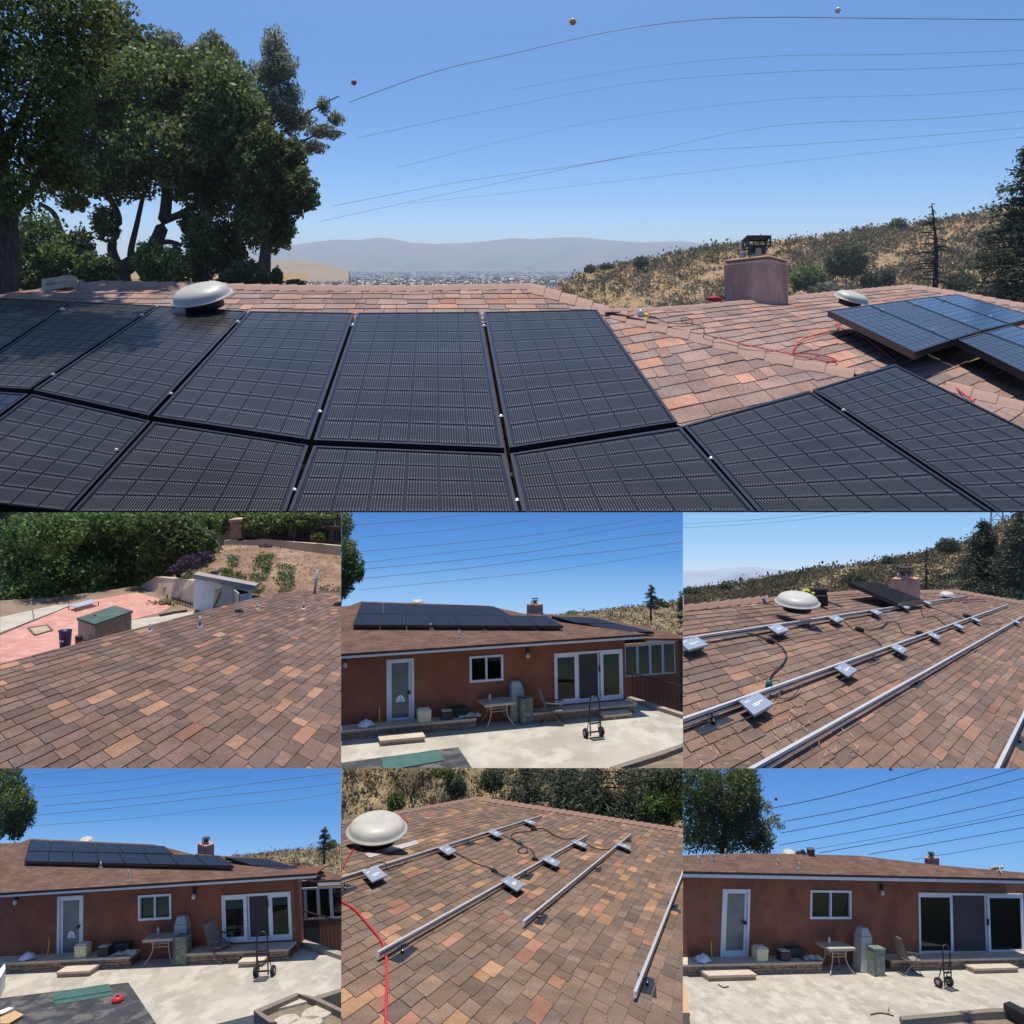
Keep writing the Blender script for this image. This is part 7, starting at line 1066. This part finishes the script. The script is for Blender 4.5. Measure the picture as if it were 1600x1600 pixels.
def worker():
    t = proj(o6['rh'](1465, 481))[2] + .6; k = t / FP; W_ = lambda x, y, dt=0: P(*H6.z(x, y), t + dt); r = thing('person', W_(1470, 490), 'person in striped pale shirt and brimmed hat bending over on the roof ridge', 'person')
    me = bpy.data.meshes.new('body'); J = [(W_(1434, 482), 5.5), (W_(1450, 470), 6.4), (W_(1470, 466), 6.8), (W_(1488, 468), 5.2), (W_(1495, 468), 2.4), (W_(1500, 470), 3.6), (W_(1486, 474, -1), 2.4), (W_(1490, 486, -1.4), 2.0), (W_(1498, 496, -1.6), 1.5), (W_(1486, 474, 1), 2.4), (W_(1480, 488, 1.6), 2.0), (W_(1440, 498, -.6), 3.2), (W_(1460, 505, -.8), 2.6), (W_(1440, 498, .8), 3.2), (W_(1460, 506, 1), 2.6)]
    E = [(0, 1), (1, 2), (2, 3), (3, 4), (4, 5), (3, 6), (6, 7), (7, 8), (3, 9), (9, 10), (0, 11), (11, 12), (0, 13), (13, 14)]; o0 = W_(1434, 482); me.from_pydata([Vector(j[0] - o0) for j in J], E, []); o = bpy.data.objects.new('body', me); COL.objects.link(o); o.parent = r; o.location = o0 - origin_of(r); m = o.modifiers.new('skin', 'SKIN')
    for v, j in zip(me.skin_vertices[0].data, J): v.radius = (j[1] * k / 2.0, j[1] * k / 2.0)
    me.skin_vertices[0].data[0].use_root = True; sb = o.modifiers.new('sub', 'SUBSURF'); sb.levels = sb.render_levels = 2
    sm = bpy.data.materials.new('striped_shirt'); sm.use_nodes = True; N = sm.node_tree.nodes; K = sm.node_tree.links; wv = N.new('ShaderNodeTexWave'); wv.inputs['Scale'].default_value = 1.1; wv.bands_direction = 'X'; g = N.new('ShaderNodeNewGeometry'); K.new(g.outputs['Position'], wv.inputs['Vector']); cr = N.new('ShaderNodeValToRGB'); cr.color_ramp.elements[0].color = (.12, .13, .17, 1); cr.color_ramp.elements[1].color = (.42, .40, .38, 1); K.new(wv.outputs[0], cr.inputs[0]); K.new(cr.outputs[0], N['Principled BSDF'].inputs['Base Color']); N['Principled BSDF'].inputs['Roughness'].default_value = .9; me.materials.append(sm)
    hc = W_(1499, 463); ax = nrm(UP * .75 + XW * .65); hat = MB().lathe(hc, ax, [(1.9 * k, 1.8 * k), (2.0 * k, 0), (3.9 * k, -.5 * k), (3.9 * k, -.8 * k), (1.8 * k, -.9 * k)][::-1], 18); obj('hat', hat, mat('hat_straw', (.5, .46, .38), rough=.9), r, smooth=True); obj('hat_crown', MB().lathe(hc, ax, [(2.0 * k, -.2 * k), (1.8 * k, 1.9 * k), (.8 * k, 2.5 * k)], 16), mat('hat_dark', (.12, .12, .10), rough=.9), r, smooth=True)
worker()
for i, pts in enumerate(([(412, 190), (700, 130), (960, 60), (1180, -5)], [(470, 252), (800, 190), (1150, 115), (1400, 52), (1580, 0)], [(460, 305), (800, 240), (1200, 150), (1610, 45)], [(450, 362), (800, 300), (1200, 225), (1610, 135)], [(620, 380), (1000, 315), (1350, 250), (1610, 190)], [(640, 398), (1000, 335), (1300, 275), (1610, 215)], [(870, 405), (1200, 350), (1610, 278)], [(1080, 430), (1350, 385), (1610, 340)])): wire(['highest', 'second', 'third', 'fourth', 'fifth', 'sixth', 'seventh', 'lowest'][i] + ' power line in the sky, ' + N6, [H6.z(*p) for p in pts], 170, (1.5, 1.4, 1.4, 1.3, .8, 1.3, 1.3, .9)[i], 'power lines, ' + N6)
ball('small red marker ball right of the oak, ' + N6, *H6.z(437, 147), 168, 2.2, (.5, .04, .1)); ball('marker ball at the top edge of the sky, ' + N6, *H6.z(975, 6), 168, 2.6, (.55, .35, .3))
finish(1067, 1170, 1603, 1603)
# ------------------------------------------------------------------ haze over the valley
def haze():
    m = bpy.data.materials.new('haze'); m.use_nodes = True; N = m.node_tree.nodes
    for n in list(N): N.remove(n)
    o = N.new('ShaderNodeOutputMaterial'); v = N.new('ShaderNodeVolumePrincipled'); v.inputs['Color'].default_value = (.78, .88, 1, 1); v.inputs['Density'].default_value = 1.0e-4; v.inputs['Anisotropy'].default_value = .2
    m.node_tree.links.new(v.outputs[0], o.inputs['Volume']); obj('haze', MB().box((-9800, -30, -330), (9800, 15500, 460)), m, kind='stuff', label='pale blue haze lying over the far valley', cat='haze', base=np.zeros(3))
haze()
# ------------------------------------------------------------------ tidy: roots whose parts were all cut away go
for _ in range(3):
    par = set(o.parent for o in bpy.data.objects if o.parent)
    for o in list(bpy.data.objects):
        if o.type == 'EMPTY' and o not in par: bpy.data.objects.remove(o)
for o in bpy.data.objects:
    if '_b' in o: del o['_b']
